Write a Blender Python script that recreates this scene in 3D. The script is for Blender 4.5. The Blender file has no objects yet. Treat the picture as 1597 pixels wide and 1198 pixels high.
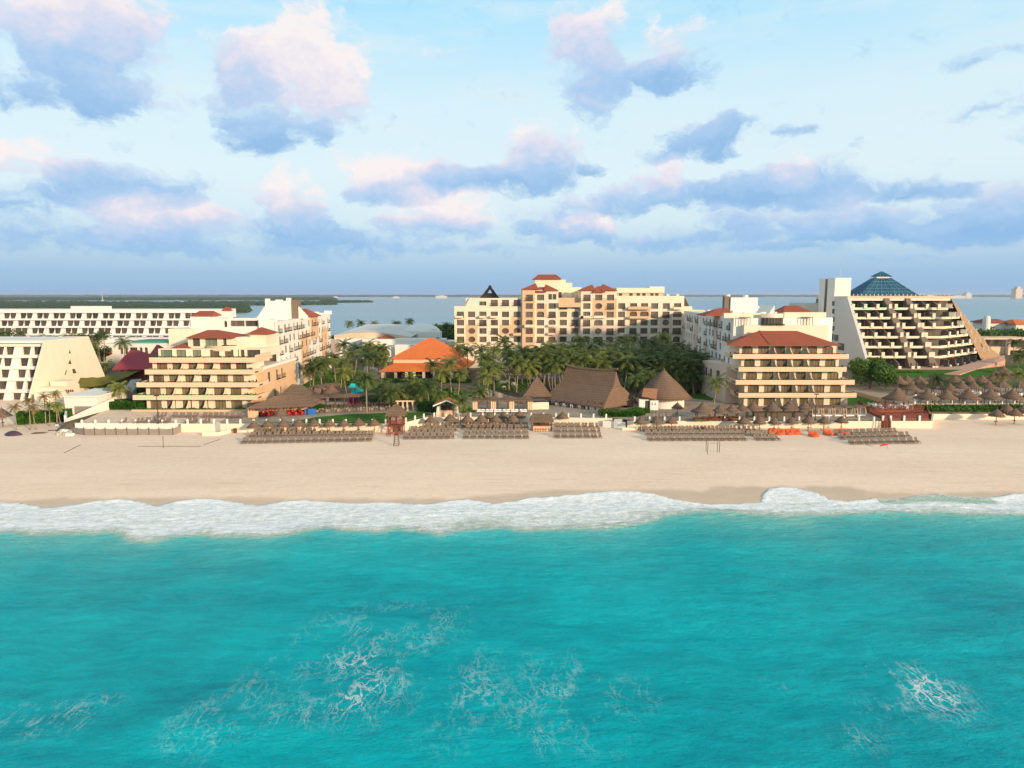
import bpy, math, random
from math import sin, cos, pi, radians, atan2, asin, sqrt, exp
from mathutils import Vector, noise as mnoise
random.seed(7)
S = bpy.context.scene
COL = S.collection
# ------------------------------------------------------------------ camera
CAM_H, PITCH, FPX = 31.0, radians(7.44), 1064.0
cam = bpy.data.cameras.new('camera'); cam_o = bpy.data.objects.new('camera', cam); COL.objects.link(cam_o)
cam.sensor_width = 36; cam.lens = 36*FPX/1597; cam.clip_end = 90000; cam.clip_start = .5
cam_o.location = (0, 0, CAM_H); cam_o.rotation_euler = (pi/2-PITCH, 0, 0)
S.camera = cam_o

def ray(px, py):
    a, b = px-798.5, 599-py
    return a, FPX*cos(PITCH)+b*sin(PITCH), -FPX*sin(PITCH)+b*cos(PITCH)
def at(px, py, z=3.9):                    # ground point seen at a photo pixel, at height z
    x, y, w = ray(px, py); t = (z-CAM_H)/w
    return x*t, y*t
def atY(px, py, Y):                       # point at distance Y seen at a photo pixel
    x, y, w = ray(px, py); t = Y/y
    return x*t, CAM_H+w*t
def Xat(px, Y, z=3.9):                    # x of a photo column at distance Y and height z
    return (px-798.5)*(Y*cos(PITCH)+(CAM_H-z)*sin(PITCH))/FPX
def lerp(a, b, t): return a+(b-a)*t
def interp(tab, x):
    if x <= tab[0][0]: return tab[0][1]
    for (a, va), (b, vb) in zip(tab, tab[1:]):
        if x <= b: return va+(vb-va)*(x-a)/(b-a)
    return tab[-1][1]
def sstep(a, b, x):
    t = min(1, max(0, (x-a)/(b-a))); return t*t*(3-2*t)

# ------------------------------------------------------------------ light
SUN_EL, SUN_AZ = radians(11.5), radians(136)      # azimuth clockwise from +Y: behind the camera, to the right
sl = bpy.data.lights.new('sun', 'SUN'); so = bpy.data.objects.new('sun', sl); COL.objects.link(so)
sl.energy = 5.0; sl.angle = radians(3); sl.color = (1, .745, .49)
so.rotation_euler = Vector((sin(SUN_AZ)*cos(SUN_EL), cos(SUN_AZ)*cos(SUN_EL), sin(SUN_EL))).to_track_quat('Z', 'Y').to_euler()
S.view_settings.view_transform = 'Standard'; S.view_settings.look = 'None'
S.view_settings.exposure = 0.12; S.view_settings.gamma = 1; S.view_settings.use_curve_mapping = False
S.cycles.max_bounces = 6; S.cycles.diffuse_bounces = 4; S.cycles.glossy_bounces = 3
S.cycles.transparent_max_bounces = 8; S.cycles.volume_bounces = 0
S.cycles.use_denoising = True; S.cycles.sample_clamp_indirect = 6

# ------------------------------------------------------------------ sky (world)
class NT:
    """small helper to write node trees"""
    def __init__(s, tree): s.t = tree; s.n = tree.nodes; s.l = tree.links
    def put(s, node, i, v):
        if v is None: return
        if isinstance(v, bpy.types.NodeSocket): s.l.new(v, node.inputs[i])
        else: node.inputs[i].default_value = v
    def math(s, op, a, b=None, c=None, clamp=False):
        n = s.n.new('ShaderNodeMath'); n.operation = op; n.use_clamp = clamp
        s.put(n, 0, a); s.put(n, 1, b); s.put(n, 2, c); return n.outputs[0]
    def vec(s, op, a, b=None, c=None):
        n = s.n.new('ShaderNodeVectorMath'); n.operation = op
        s.put(n, 0, a); s.put(n, 1, b); s.put(n, 2, c)
        return n.outputs['Value'] if op in ('LENGTH', 'DOT_PRODUCT', 'DISTANCE') else n.outputs[0]
    def sep(s, v):
        n = s.n.new('ShaderNodeSeparateXYZ'); s.put(n, 0, v); return n.outputs
    def comb(s, x, y, z=0.0):
        n = s.n.new('ShaderNodeCombineXYZ'); s.put(n, 0, x); s.put(n, 1, y); s.put(n, 2, z); return n.outputs[0]
    def mix(s, f, a, b, blend='MIX'):
        n = s.n.new('ShaderNodeMix'); n.data_type = 'RGBA'; n.blend_type = blend; n.clamp_factor = True
        s.put(n, 0, f)
        for i, v in ((6, a), (7, b)): s.put(n, i, v if isinstance(v, bpy.types.NodeSocket) else (*v[:3], 1))
        return n.outputs[2]
    def noise(s, vec, scale, detail=3, rough=.5, dist=0, color=False, lac=2.0):
        n = s.n.new('ShaderNodeTexNoise'); s.put(n, 'Vector', vec)
        n.inputs['Scale'].default_value = scale; n.inputs['Detail'].default_value = detail
        n.inputs['Roughness'].default_value = rough; n.inputs['Distortion'].default_value = dist
        n.inputs['Lacunarity'].default_value = lac
        return n.outputs['Color' if color else 0]
    def ramp(s, f, stops, interp='LINEAR'):
        n = s.n.new('ShaderNodeValToRGB'); s.put(n, 0, f); r = n.color_ramp; r.interpolation = interp
        while len(r.elements) < len(stops): r.elements.new(.5)
        for e, (p, c) in zip(r.elements, stops):
            e.position = p; e.color = (*c, 1) if isinstance(c, tuple) else (c, c, c, 1)
        return n.outputs[0]
    def rng(s, v, a, b, c=0.0, d=1.0, smooth=False):
        n = s.n.new('ShaderNodeMapRange'); n.clamp = True
        if smooth: n.interpolation_type = 'SMOOTHSTEP'
        for i, x in enumerate((v, a, b, c, d)): s.put(n, i, x)
        return n.outputs[0]

def azel(px, py):
    x, y, z = ray(px, py); return atan2(x, y), atan2(z, sqrt(x*x+y*y))
CLOUDS = [  # where each cloud stands in the sky: column, row, half width, half height, weight, how much sunrise light it catches
 (60,15,130,40,.78,.85),(185,25,80,50,.75,.7),(95,70,70,34,.75,.45),(150,105,62,54,.78,.2),(118,145,56,32,.75,.12),(8,138,40,30,.7,.05),(215,135,60,40,.42,.6),
 (470,50,66,48,1.0,1.0),(440,100,92,46,.95,.95),(530,125,66,46,.85,.9),(510,168,70,30,.7,.75),(375,105,36,34,.7,.25),(372,155,58,30,.8,.38),(440,205,66,28,.95,.05),(405,222,40,18,.7,.05),(500,215,16,22,.4,.15),(560,195,18,12,.4,.2),
 (15,243,85,24,.9,.98),(130,258,30,14,.4,.5),
 (215,285,100,20,1.05,.12),(110,302,48,16,.8,.15),(35,322,52,20,.8,.1),(245,325,80,20,1.05,.9),(250,352,105,22,1.05,.4),(205,378,110,16,1,.08),(10,372,50,16,.9,.2),(345,392,46,11,.75,.1),
 (450,300,58,26,1.05,.88),(455,335,66,20,1.05,.35),(480,360,86,14,1,.08),(600,265,72,30,1.15,1.02),(615,300,72,14,.9,.12),(690,270,46,20,.85,.45),(800,278,110,22,1.15,.08),(790,262,60,16,.6,.5),
 (540,384,140,13,1.05,.08),(690,325,86,24,1.15,1.05),(690,358,90,14,.95,.25),(850,228,62,28,1.05,.72),(835,256,60,18,.7,.25),(925,256,24,10,.95,.05),(770,392,100,9,.7,.15),(835,342,36,15,.75,.3),
 (920,50,52,40,.95,.75),(905,95,46,42,.9,.5),(1045,62,44,34,.75,.8),(1060,108,70,22,1.05,.12),(985,118,66,26,.9,.2),(930,160,52,30,.95,.28),
 (1092,215,78,32,1.15,.06),(1130,195,40,24,.6,.12),(1250,203,28,11,.9,.05),(1012,246,34,11,.55,.05),
 (1290,282,62,22,1.15,.15),(1195,292,72,22,1.15,.15),(1105,308,95,15,1.05,.06),(1038,278,32,24,1.0,.75),(1235,260,36,18,.85,.7),
 (975,308,46,22,1.05,.25),(900,322,44,15,.8,.3),(915,350,42,15,1.1,1.02),(880,362,76,16,.85,.2),(1000,378,120,12,.95,.12),(1140,350,70,20,1.0,.2),(1300,330,74,24,1.1,.4),(1305,358,80,14,1.0,.08),(1385,350,50,18,.9,.15),(1230,378,90,11,.9,.1),
 (1420,290,52,14,1.05,.0),(1500,288,22,9,.65,.05),(1450,365,50,12,.85,.1),(1545,325,78,26,1.15,.2),(1550,352,80,14,1.0,.0),(1550,178,42,20,.55,.1),(1515,95,46,12,.45,.1),(1595,78,20,10,.6,.1),
 (1180,392,160,7,.6,.12),(1450,396,170,7,.55,.15),(680,75,40,14,.25,.9)]
W = bpy.data.worlds.new('World'); S.world = W; W.use_nodes = True
W.node_tree.nodes.clear(); w = NT(W.node_tree)
tc = w.n.new('ShaderNodeTexCoord').outputs['Generated']
dx, dy, dz = w.sep(w.vec('NORMALIZE', tc))
az = w.math('ARCTAN2', dx, dy); el = w.math('ARCSINE', dz)
p0 = w.comb(az, el)
warp = w.vec('SUBTRACT', w.noise(w.vec('MULTIPLY', p0, (1, 1.45, 1)), 11, 5, .6, color=True), (.5, .5, .5))
p1 = w.vec('MULTIPLY_ADD', warp, (.13, .06, 0), p0)
dens, shade, pk = 0.0, 0.0, p1
for k, (px, py, rx, ry, wt, lit) in enumerate(CLOUDS):
    a, e = azel(px, py); sx, sy = FPX/(rx*1.25), FPX/(ry*(1.62 if 250 < py < 388 else 1.25))
    q = w.vec('MULTIPLY_ADD', pk, (sx, sy, 0), (-a*sx, -e*sy, 0))
    m = w.math('SUBTRACT', 1.0, w.vec('DOT_PRODUCT', q, q), clamp=True)
    t = w.math('MULTIPLY_ADD', w.sep(q)[1], .5*wt, lit*wt)
    dens = w.math('MULTIPLY_ADD', m, wt, dens)
    shade = w.math('MULTIPLY_ADD', m, t, shade)
    if k % 5 == 4: pk = w.vec('MULTIPLY_ADD', w.comb(dens, shade), (1e-9, 1e-9, 0), pk)     # keeps the evaluation in this order
tone = w.math('DIVIDE', shade, w.math('MAXIMUM', dens, .02))
# clouds anywhere else round the horizon, out of the photograph's view
off = w.rng(w.math('ABSOLUTE', az), .75, 1.0, 0, 1, True)
gen = w.rng(w.noise(w.vec('MULTIPLY', p0, (1, 2.6, 1)), 3.2, 6, .6), .52, .72, 0, 1, True)
dens = w.math('ADD', dens, w.math('MULTIPLY', w.math('MULTIPLY', gen, off), .9))
n1 = w.noise(w.vec('MULTIPLY', p1, (1, 1.35, 1)), 26, 5, .62)
n2 = w.noise(w.vec('MULTIPLY', p0, (1, 1.3, 1)), 62, 3, .6)
d2 = w.math('ADD', dens, w.math('MULTIPLY_ADD', n1, 2.6, -1.5))
d2 = w.math('ADD', d2, w.math('MULTIPLY_ADD', n2, .34, -.17))
alpha = w.rng(d2, -.04, .98, 0, 1, True)
tone = w.math('ADD', tone, w.math('MULTIPLY_ADD', n1, .7, -.35))
tone = w.math('ADD', tone, w.math('MULTIPLY_ADD', n2, .3, -.15))
tone = w.rng(tone, -.1, 1.05, 0, 1)
ccol = w.ramp(tone, [(0, (.265, .49, .79)), (.3, (.385, .585, .85)), (.55, (.57, .665, .86)), (.78, (.80, .76, .86)), (1, (.97, .88, .87))])
# clear sky: physical sky under a thin bright veil of high haze
nis = w.n.new('ShaderNodeTexSky'); nis.sky_type = 'NISHITA'; nis.sun_disc = False
nis.sun_elevation = SUN_EL; nis.sun_rotation = SUN_AZ; nis.air_density = 1; nis.dust_density = 1.2; nis.ozone_density = 1.5
phys = w.vec('SCALE', nis.outputs[0]); phys.node.inputs['Scale'].default_value = .10
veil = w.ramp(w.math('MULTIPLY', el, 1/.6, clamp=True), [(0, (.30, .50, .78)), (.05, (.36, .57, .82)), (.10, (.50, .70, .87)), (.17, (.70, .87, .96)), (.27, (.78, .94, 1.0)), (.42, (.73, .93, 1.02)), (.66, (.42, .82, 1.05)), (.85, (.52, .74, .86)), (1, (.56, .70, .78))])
cir = w.noise(w.vec('MULTIPLY', w.comb(w.math('MULTIPLY_ADD', el, -.35, az), el), (1.0, 5.0, 1)), 5, 6, .6)
cirm = w.math('MULTIPLY', w.rng(cir, .42, .72, 0, .55, True), w.rng(el, .1, .22, 0, 1))
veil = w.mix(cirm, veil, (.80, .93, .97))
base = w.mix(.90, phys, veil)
alpha = w.math('MULTIPLY', alpha, w.rng(el, .03, .07, .35, .93))
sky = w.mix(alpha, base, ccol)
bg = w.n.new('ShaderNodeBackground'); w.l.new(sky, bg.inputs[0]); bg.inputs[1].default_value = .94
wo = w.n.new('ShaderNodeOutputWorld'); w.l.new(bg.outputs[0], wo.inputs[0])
W.cycles.sampling_method = 'MANUAL'; W.cycles.sample_map_resolution = 512

# ------------------------------------------------------------------ materials
def material(name):
    m = bpy.data.materials.new(name); m.use_nodes = True
    b = m.node_tree.nodes['Principled BSDF']; return m, NT(m.node_tree), b
def objco(t): return t.n.new('ShaderNodeTexCoord').outputs['Object']
def geopos(t): return t.n.new('ShaderNodeNewGeometry').outputs['Position']
def bump(t, b, h, strength=.3, dist=.1):
    n = t.n.new('ShaderNodeBump'); n.inputs['Strength'].default_value = strength; n.inputs['Distance'].default_value = dist
    t.put(n, 'Height', h); t.l.new(n.outputs[0], b.inputs['Normal'])
def simple(name, c, rough=.7, var=.12, scale=.6, spec=.3, bmp=0, bscale=8, stain=0):
    """painted or plain surface: base colour with weathering; bump if wanted"""
    m, t, b = material(name); p = geopos(t)
    n = t.noise(p, scale, 5, .6)
    d = tuple(x*(1-var) for x in c); l = tuple(min(1, x*(1+var*.7)) for x in c)
    col = t.mix(t.rng(n, .3, .7), d, l)
    if stain:     # rain streaks
        s = t.noise(t.vec('MULTIPLY', p, (1.1, 1.1, .12)), 1.6, 4, .65)
        col = t.mix(t.rng(s, .5, .8, 0, stain), col, tuple(x*.55 for x in c))
    t.put(b, 'Base Color', col); b.inputs['Roughness'].default_value = rough; b.inputs['Specular IOR Level'].default_value = spec
    if bmp: bump(t, b, t.noise(p, bscale, 4, .6), bmp, .05)
    return m
M = {}
M['cream'] = simple('cream_stucco', (.77, .655, .50), .85, .05, .3, .2, .1, 6, .12)
M['white'] = simple('white_stucco', (.77, .72, .645), .85, .04, .3, .2, .1, 6, .12)
M['slab'] = simple('parapet_paint', (.69, .505, .34), .85, .05, .5, .2, 0, 6, .10)
M['tan'] = simple('tan_stucco', (.66, .44, .27), .85, .06, .4, .2, .1, 6, .10)
M['rose'] = simple('rose_stucco', (.70, .52, .41), .85, .05, .4, .2, .1, 6, .08)
M['brown'] = simple('shade_toned_brown_stucco', (.20, .15, .115), .9, .08, .4, .15, .1, 6, .1)  # darkened to carry the shade on the terraced hotel's slanted bands
M['pale'] = simple('pale_shade_toned_paint', (.56, .545, .52), .8, .05, .3, .2, 0, 6, .12)  # greyed to carry the shade on the terraced hotel's side wall
M['coolwhite'] = simple('cool_white_paint', (.74, .71, .66), .8, .04, .3, .2, 0, 6, .08)
M['roofdeck'] = simple('flat_roof_membrane', (.62, .585, .53), .9, .1, .35, .15)
M['dark'] = simple('dark_metal', (.035, .03, .028), .5, .1, 3, .4)
M['wood'] = simple('dark_timber', (.10, .055, .032), .7, .25, 2.5, .25)
M['redwood'] = simple('red_timber', (.23, .055, .028), .6, .25, 2.5, .25)
M['pole'] = simple('weathered_pole', (.13, .095, .07), .8, .2, 3, .2)
M['frame'] = simple('window_frame', (.12, .10, .08), .5, .1, 2, .3)
M['sling'] = simple('brown_sling', (.205, .152, .112), .7, .16, .8, .25)
M['orange'] = simple('orange_cushion', (.72, .13, .045), .8, .12, 1.2, .2)
M['redcloth'] = simple('red_cloth', (.55, .03, .03), .8, .1, 1, .2)
M['whitecloth'] = simple('white_cloth', (.78, .75, .70), .85, .05, 1, .15)
M['purple'] = simple('purple_tarp', (.06, .035, .06), .6, .2, 1, .3, .4, 2)
M['teal'] = simple('teal_canvas', (.03, .42, .42), .7, .1, 1, .2)
M['blue'] = simple('blue_panel', (.03, .16, .48), .6, .1, 1, .3)
M['bluewater'] = simple('pool_cover', (.012, .05, .17), .3, .2, .6, .5)
M['poolwater'] = simple('pool_water', (.035, .075, .10), .12, .25, .5, .5)
M['greymesh'] = simple('grey_mesh', (.27, .235, .205), .9, .12, 1.5, .1)
M['greywall'] = simple('grey_render', (.30, .285, .27), .9, .1, .6, .1)
M['rock'] = simple('pale_rock', (.52, .45, .37), .95, .3, .9, .1, .6, 2)
M['grey'] = simple('galvanised_metal', (.42, .42, .41), .5, .1, 1, .4)

def windowglass(name, dk, lt, lo=.25, hi=.8):
    m, t, b = material(name); oi = t.n.new('ShaderNodeObjectInfo')
    p = t.vec('ADD', objco(t), t.comb(oi.outputs['Random'], 0, 0))
    st = t.noise(t.vec('MULTIPLY', p, (7, 1, .15)), 2.4, 3, .6)
    cl = t.noise(t.vec('ADD', t.vec('MULTIPLY', objco(t), (.8, 1, .2)), t.comb(t.math('MULTIPLY', oi.outputs['Random'], 57), 0, 0)), .9, 1)
    f = t.math('MULTIPLY', t.rng(st, .3, .7), t.rng(t.math('MULTIPLY_ADD', oi.outputs['Random'], .45, t.math('SUBTRACT', cl, .2)), lo, hi))
    t.put(b, 'Base Color', t.mix(f, dk, lt)); b.inputs['Roughness'].default_value = .12; b.inputs['Specular IOR Level'].default_value = .35
    return m
M['glass'] = windowglass('curtained_glass', (.065, .048, .028), (.36, .27, .155), .1, .65)
M['hotelglass'] = windowglass('bronze_glass', (.075, .058, .044), (.29, .23, .175), .1, .7)
M['greenglass'] = windowglass('pale_green_glass', (.07, .10, .075), (.30, .34, .24), .1, .6)
M['darkglass'] = windowglass('dark_glass', (.030, .026, .024), (.20, .155, .125), .2, .8)

def tile(name, c):
    m, t, b = material(name); p = geopos(t)
    row = t.math('SINE', t.math('MULTIPLY', t.sep(p)[2], 26))
    n = t.noise(p, 1.6, 5, .7); n2 = t.noise(p, .35, 3, .6)
    f = t.math('ADD', t.math('MULTIPLY_ADD', row, .14, t.rng(n, .2, .8, .2, .8)), t.math('MULTIPLY_ADD', n2, .6, -.3))
    t.put(b, 'Base Color', t.mix(f, tuple(x*.72 for x in c), tuple(min(1, x*1.15) for x in c)))
    b.inputs['Roughness'].default_value = .8; b.inputs['Specular IOR Level'].default_value = .2
    bump(t, b, row, .35, .05); return m
M['tile'] = tile('red_roof_tile', (.335, .085, .045)); M['orangetile'] = tile('orange_roof_tile', (.66, .17, .045))
M['crimson'] = tile('crimson_roof', (.34, .05, .065))

def thatchmat(name, c, moss=None):
    m, t, b = material(name); p = geopos(t)
    n = t.noise(t.vec('MULTIPLY', p, (3.2, 3.2, .55)), 2.2, 5, .7); n2 = t.noise(p, .5, 4, .6)
    z = t.math('SINE', t.math('MULTIPLY_ADD', n2, 5, t.math('MULTIPLY', t.sep(p)[2], 13)))
    f = t.math('ADD', t.rng(n, .3, .7, 0, .8), t.math('MULTIPLY', z, .12))
    col = t.mix(f, tuple(x*.5 for x in c), tuple(x*1.35 for x in c))
    col = t.mix(t.rng(n2, .45, .75, 0, .45), col, tuple(x*.62 for x in c))
    if moss: col = t.mix(t.rng(t.noise(p, .35, 3, .6), .35, .6), col, moss)
    t.put(b, 'Base Color', col); b.inputs['Roughness'].default_value = .95; b.inputs['Specular IOR Level'].default_value = .1
    bump(t, b, n, .8, .15); return m
M['thatch'] = thatchmat('palm_thatch', (.215, .137, .094)); M['thatch2'] = thatchmat('grey_brown_thatch', (.20, .135, .092))
M['moss'] = thatchmat('mossy_thatch', (.20, .17, .06), (.13, .135, .02))
M['blackthatch'] = thatchmat('blackened_thatch', (.055, .04, .033))

def leafmat(name, dk, lt, gl=.45):
    m, t, b = material(name); p = geopos(t); oi = t.n.new('ShaderNodeObjectInfo')
    n = t.noise(p, 1.3, 3, .65)
    f = t.math('ADD', t.rng(n, .3, .7), t.math('MULTIPLY_ADD', oi.outputs['Random'], .6, -.3))
    c = t.mix(f, dk, lt); t.put(b, 'Base Color', c); b.inputs['Roughness'].default_value = gl; b.inputs['Specular IOR Level'].default_value = .25
    tr = t.n.new('ShaderNodeBsdfTranslucent'); t.put(tr, 0, c)
    mx = t.n.new('ShaderNodeMixShader'); mx.inputs[0].default_value = .25
    t.l.new(b.outputs[0], mx.inputs[1]); t.l.new(tr.outputs[0], mx.inputs[2])
    t.l.new(mx.outputs[0], t.n['Material Output'].inputs[0]); return m
M['palm'] = leafmat('palm_leaf', (.075, .108, .018), (.25, .265, .05)); M['palm2'] = leafmat('dry_palm_leaf', (.13, .105, .03), (.27, .20, .07))
M['palmd'] = leafmat('dark_palm_leaf', (.038, .066, .014), (.135, .17, .032))
M['leaf'] = leafmat('broad_leaf', (.030, .080, .010), (.105, .20, .022)); M['hedge'] = leafmat('hedge_leaf', (.020, .075, .006), (.060, .165, .012))
M['mangrove'] = leafmat('mangrove_leaf', (.022, .046, .020), (.052, .088, .034), .8)
M['flower'] = leafmat('planter_leaf', (.03, .06, .012), (.10, .15, .025))
M['trunk'] = simple('palm_trunk', (.30, .235, .17), .9, .25, 1.5, .1); M['bark'] = simple('grey_bark', (.12, .09, .065), .9, .25, 1.5, .1)
def lawnmat(name, dk, lt):
    m, t, b = material(name); p = geopos(t)
    f = t.math('ADD', t.rng(t.noise(p, .22, 4, .6), .3, .7, 0, .7), t.rng(t.noise(p, 3.5, 4, .7), .3, .7, 0, .4))
    t.put(b, 'Base Color', t.mix(f, dk, lt)); b.inputs['Roughness'].default_value = .95; b.inputs['Specular IOR Level'].default_value = .1
    bump(t, b, t.noise(p, 6, 4, .7), .8, .15); return m
M['grass'] = lawnmat('mown_grass', (.025, .085, .006), (.065, .155, .014))
M['sandpave'] = simple('sand_coloured_paving', (.76, .575, .42), .95, .12, .35, .1, .2, 3)
M['paving'] = simple('stone_paving', (.37, .285, .21), .9, .22, .35, .15, .2, 3)
M['pinkpave'] = simple('pink_paving', (.50, .30, .22), .9, .15, .5, .15)
M['soil'] = simple('planted_soil', (.15, .115, .07), .95, .35, .25, .1, .4, 2)

# ------------------------------------------------------------------ geometry helpers
WORLD0 = {}
class MB:
    """collects faces, then links them as one mesh object"""
    def __init__(s): s.v = []; s.f = []; s.m = []; s.mi = 0
    def P(s, p): s.v.append(tuple(p)); return len(s.v)-1
    def face(s, *pts): s.f.append([s.P(p) for p in pts]); s.m.append(s.mi)
    def idx(s, ids): s.f.append(list(ids)); s.m.append(s.mi)
    def prism(s, poly, z0, z1, top=None, cap=True):
        """poly counter-clockwise seen from above; z0, z1 numbers or per-corner lists; top = another outline"""
        n = len(poly); top = top or poly
        a = [s.P((*poly[i], z0[i] if isinstance(z0, (list, tuple)) else z0)) for i in range(n)]
        b = [s.P((*top[i], z1[i] if isinstance(z1, (list, tuple)) else z1)) for i in range(n)]
        for i in range(n): j = (i+1) % n; s.idx((a[i], a[j], b[j], b[i]))
        if cap: s.idx(b); s.idx(a[::-1])
    def box(s, x0, y0, z0, x1, y1, z1):
        x0, x1 = sorted((x0, x1)); y0, y1 = sorted((y0, y1))
        s.prism([(x0, y0), (x1, y0), (x1, y1), (x0, y1)], z0, z1)
    def obox(s, c, L, Wd, ang, z0, z1):
        ca, sa = cos(ang), sin(ang)
        s.prism([(c[0]+a*L/2*ca-b*Wd/2*sa, c[1]+a*L/2*sa+b*Wd/2*ca) for a, b in ((-1,-1),(1,-1),(1,1),(-1,1))], z0, z1)
    def tube(s, p, q, r0, r1=None, n=6):
        r1 = r0 if r1 is None else r1; p, q = Vector(p), Vector(q); d = (q-p).normalized()
        a = d.orthogonal().normalized(); b = d.cross(a)
        A = [s.P(p+(a*cos(2*pi*i/n)+b*sin(2*pi*i/n))*r0) for i in range(n)]
        B = [s.P(q+(a*cos(2*pi*i/n)+b*sin(2*pi*i/n))*r1) for i in range(n)]
        for i in range(n): j = (i+1) % n; s.idx((A[i], A[j], B[j], B[i]))
        s.idx(B); s.idx(A[::-1])
    def loft(s, rings, close=True, cap=True):
        R = [[s.P(p) for p in r] for r in rings]; n = len(R[0])
        for a, b in zip(R, R[1:]):
            for i in range(n if close else n-1): j = (i+1) % n; s.idx((a[i], a[j], b[j], b[i]))
        if cap: s.idx(R[-1]); s.idx(R[0][::-1])
    def lathe(s, c, prof, n=16, wob=0, sq=0):
        """prof: (radius, z) from bottom to top"""
        rings = []
        for r, z in prof:
            rings.append([(c[0]+(r*(1+random.uniform(-wob, wob)))*cos(2*pi*i/n), c[1]+(r*(1+random.uniform(-wob, wob)))*sin(2*pi*i/n), c[2]+z+random.uniform(-wob, wob)*.6*r) for i in range(n)])
        s.loft(rings)
    def hip(s, poly4, z0, z1, ridge, th=.18):
        """hipped roof over four eave corners (ccw), ridge = two points; with an eave board below"""
        a, b, c, d = [(*p, z0) for p in poly4]; r, q = (*ridge[0], z1), (*ridge[1], z1)
        s.face(a, b, q, r); s.face(b, c, q); s.face(c, d, r, q); s.face(d, a, r)
        s.prism(poly4, z0-th, z0-.004)
    def build(s, name, mats, parent=None, smooth=False, org=None):
        me = bpy.data.meshes.new(name); o = bpy.data.objects.new(name, me); COL.objects.link(o)
        if parent is not None: w0 = WORLD0[parent]; o.parent = parent
        else: w0 = Vector(org) if org else Vector((0, 0, 0)); o.location = w0
        WORLD0[o] = w0
        me.from_pydata([(x-w0[0], y-w0[1], z-w0[2]) for x, y, z in s.v], [], s.f)
        mats = mats if isinstance(mats, (list, tuple)) else [mats]
        for m in mats: me.materials.append(M[m] if isinstance(m, str) else m)
        if len(mats) > 1: me.polygons.foreach_set('material_index', s.m)
        if smooth: me.polygons.foreach_set('use_smooth', [True]*len(s.f))
        me.update(); return o
def tag(o, label=None, cat=None, group=None, kind=None):
    for k, v in (('label', label), ('category', cat), ('group', group), ('kind', kind)):
        if v: o[k] = v
    return o
def thing(name, label, cat, loc=(0, 0, 0), group=None):
    o = bpy.data.objects.new(name, None); COL.objects.link(o); o.location = loc; o.empty_display_size = .5
    WORLD0[o] = Vector(loc); return tag(o, label, cat, group)
def struct(o): o['kind'] = 'structure'; return o
def dup(root, loc, rot=0, scale=1, label=None, group=None):
    r = root.copy(); COL.objects.link(r); r.location = loc; r.rotation_euler = (0, 0, rot)
    r.scale = scale if isinstance(scale, tuple) else (scale,)*3
    if label: r['label'] = label
    if group: r['group'] = group
    for ch in list(root.children):
        c = ch.copy(); COL.objects.link(c); c.parent = r
        for g in ch.children: d = g.copy(); COL.objects.link(d); d.parent = c
    return r
ORD = ['first','second','third','fourth','fifth','sixth','seventh','eighth','ninth','tenth','eleventh','twelfth','thirteenth','fourteenth','fifteenth','sixteenth','seventeenth','eighteenth','nineteenth','twentieth']
def nth(i):
    if i < 20: return ORD[i]
    t, u = divmod(i+1, 10); T = {2: 'twenty', 3: 'thirty', 4: 'forty', 5: 'fifty'}[t]
    return T[:-1]+'ieth' if u == 0 else T+'-'+ORD[u-1]
def grid_mesh(name, xs, ys, zf, mats, attr=None):
    """one sheet over a rectangular grid of x and y stations; attr = {name: function(x, y)}"""
    nx, ny = len(xs), len(ys); vs = [(x, y, zf(x, y)) for y in ys for x in xs]
    fs = [(j*nx+i, j*nx+i+1, (j+1)*nx+i+1, (j+1)*nx+i) for j in range(ny-1) for i in range(nx-1)]
    me = bpy.data.meshes.new(name); me.from_pydata(vs, [], fs); me.materials.append(M[mats])
    me.polygons.foreach_set('use_smooth', [True]*len(fs))
    for k, f in (attr or {}).items():
        a = me.attributes.new(k, 'FLOAT', 'POINT'); a.data.foreach_set('value', [f(x, y) for x, y, z in vs])
    me.update(); o = bpy.data.objects.new(name, me); COL.objects.link(o); WORLD0[o] = Vector((0, 0, 0)); return struct(o)
def stations(lo, hi, step, outer):
    n = int(round((hi-lo)/step)); c = [lo+i*(hi-lo)/n for i in range(n+1)]
    return [v for v in outer if v < lo-1e-6]+c+[v for v in outer if v > hi+1e-6]
def attrnode(t, name):
    n = t.n.new('ShaderNodeAttribute'); n.attribute_name = name; return n.outputs['Fac']

# ------------------------------------------------------------------ beach, sea, land
Z_T = 3.9                                   # level of the resort terraces
HAZE = True
BEACH = [(40, -5), (80, -1.6), (92, -.55), (98, 0), (104, .5), (115, 1.15), (130, 1.8), (142, 2.15), (165, 2.4)]
def beach_z(x, y):
    z = interp(BEACH, y)
    if x < -96: z += sstep(-96, -104, x)*(interp([(150, 0), (165, 1.75), (175, 2.0)], y))
    return z + .10*mnoise.noise((x*.05, y*.09, 0)) + .035*mnoise.noise((x*.33, y*.4, 3))
SHORE = [(-200,787),(0,783),(40,787),(75,795),(110,789),(150,782),(190,778),(218,783),(245,791),(275,782),(310,778),(340,779),(375,785),(405,790),(440,782),(480,780),(520,784),(560,786),(600,783),(640,787),(665,788),(700,781),(730,779),(770,785),(800,782),(830,776),(870,774),(910,770),(950,766),(985,766),(1020,770),(1050,779),(1100,787),(1150,786),(1186,784),(1190,770),(1200,762),(1225,760),(1250,763),(1275,770),(1297,780),(1320,783),(1360,778),(1400,779),(1435,772),(1460,770),(1500,775),(1550,776),(1580,770),(1620,768),(1800,775)]
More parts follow.
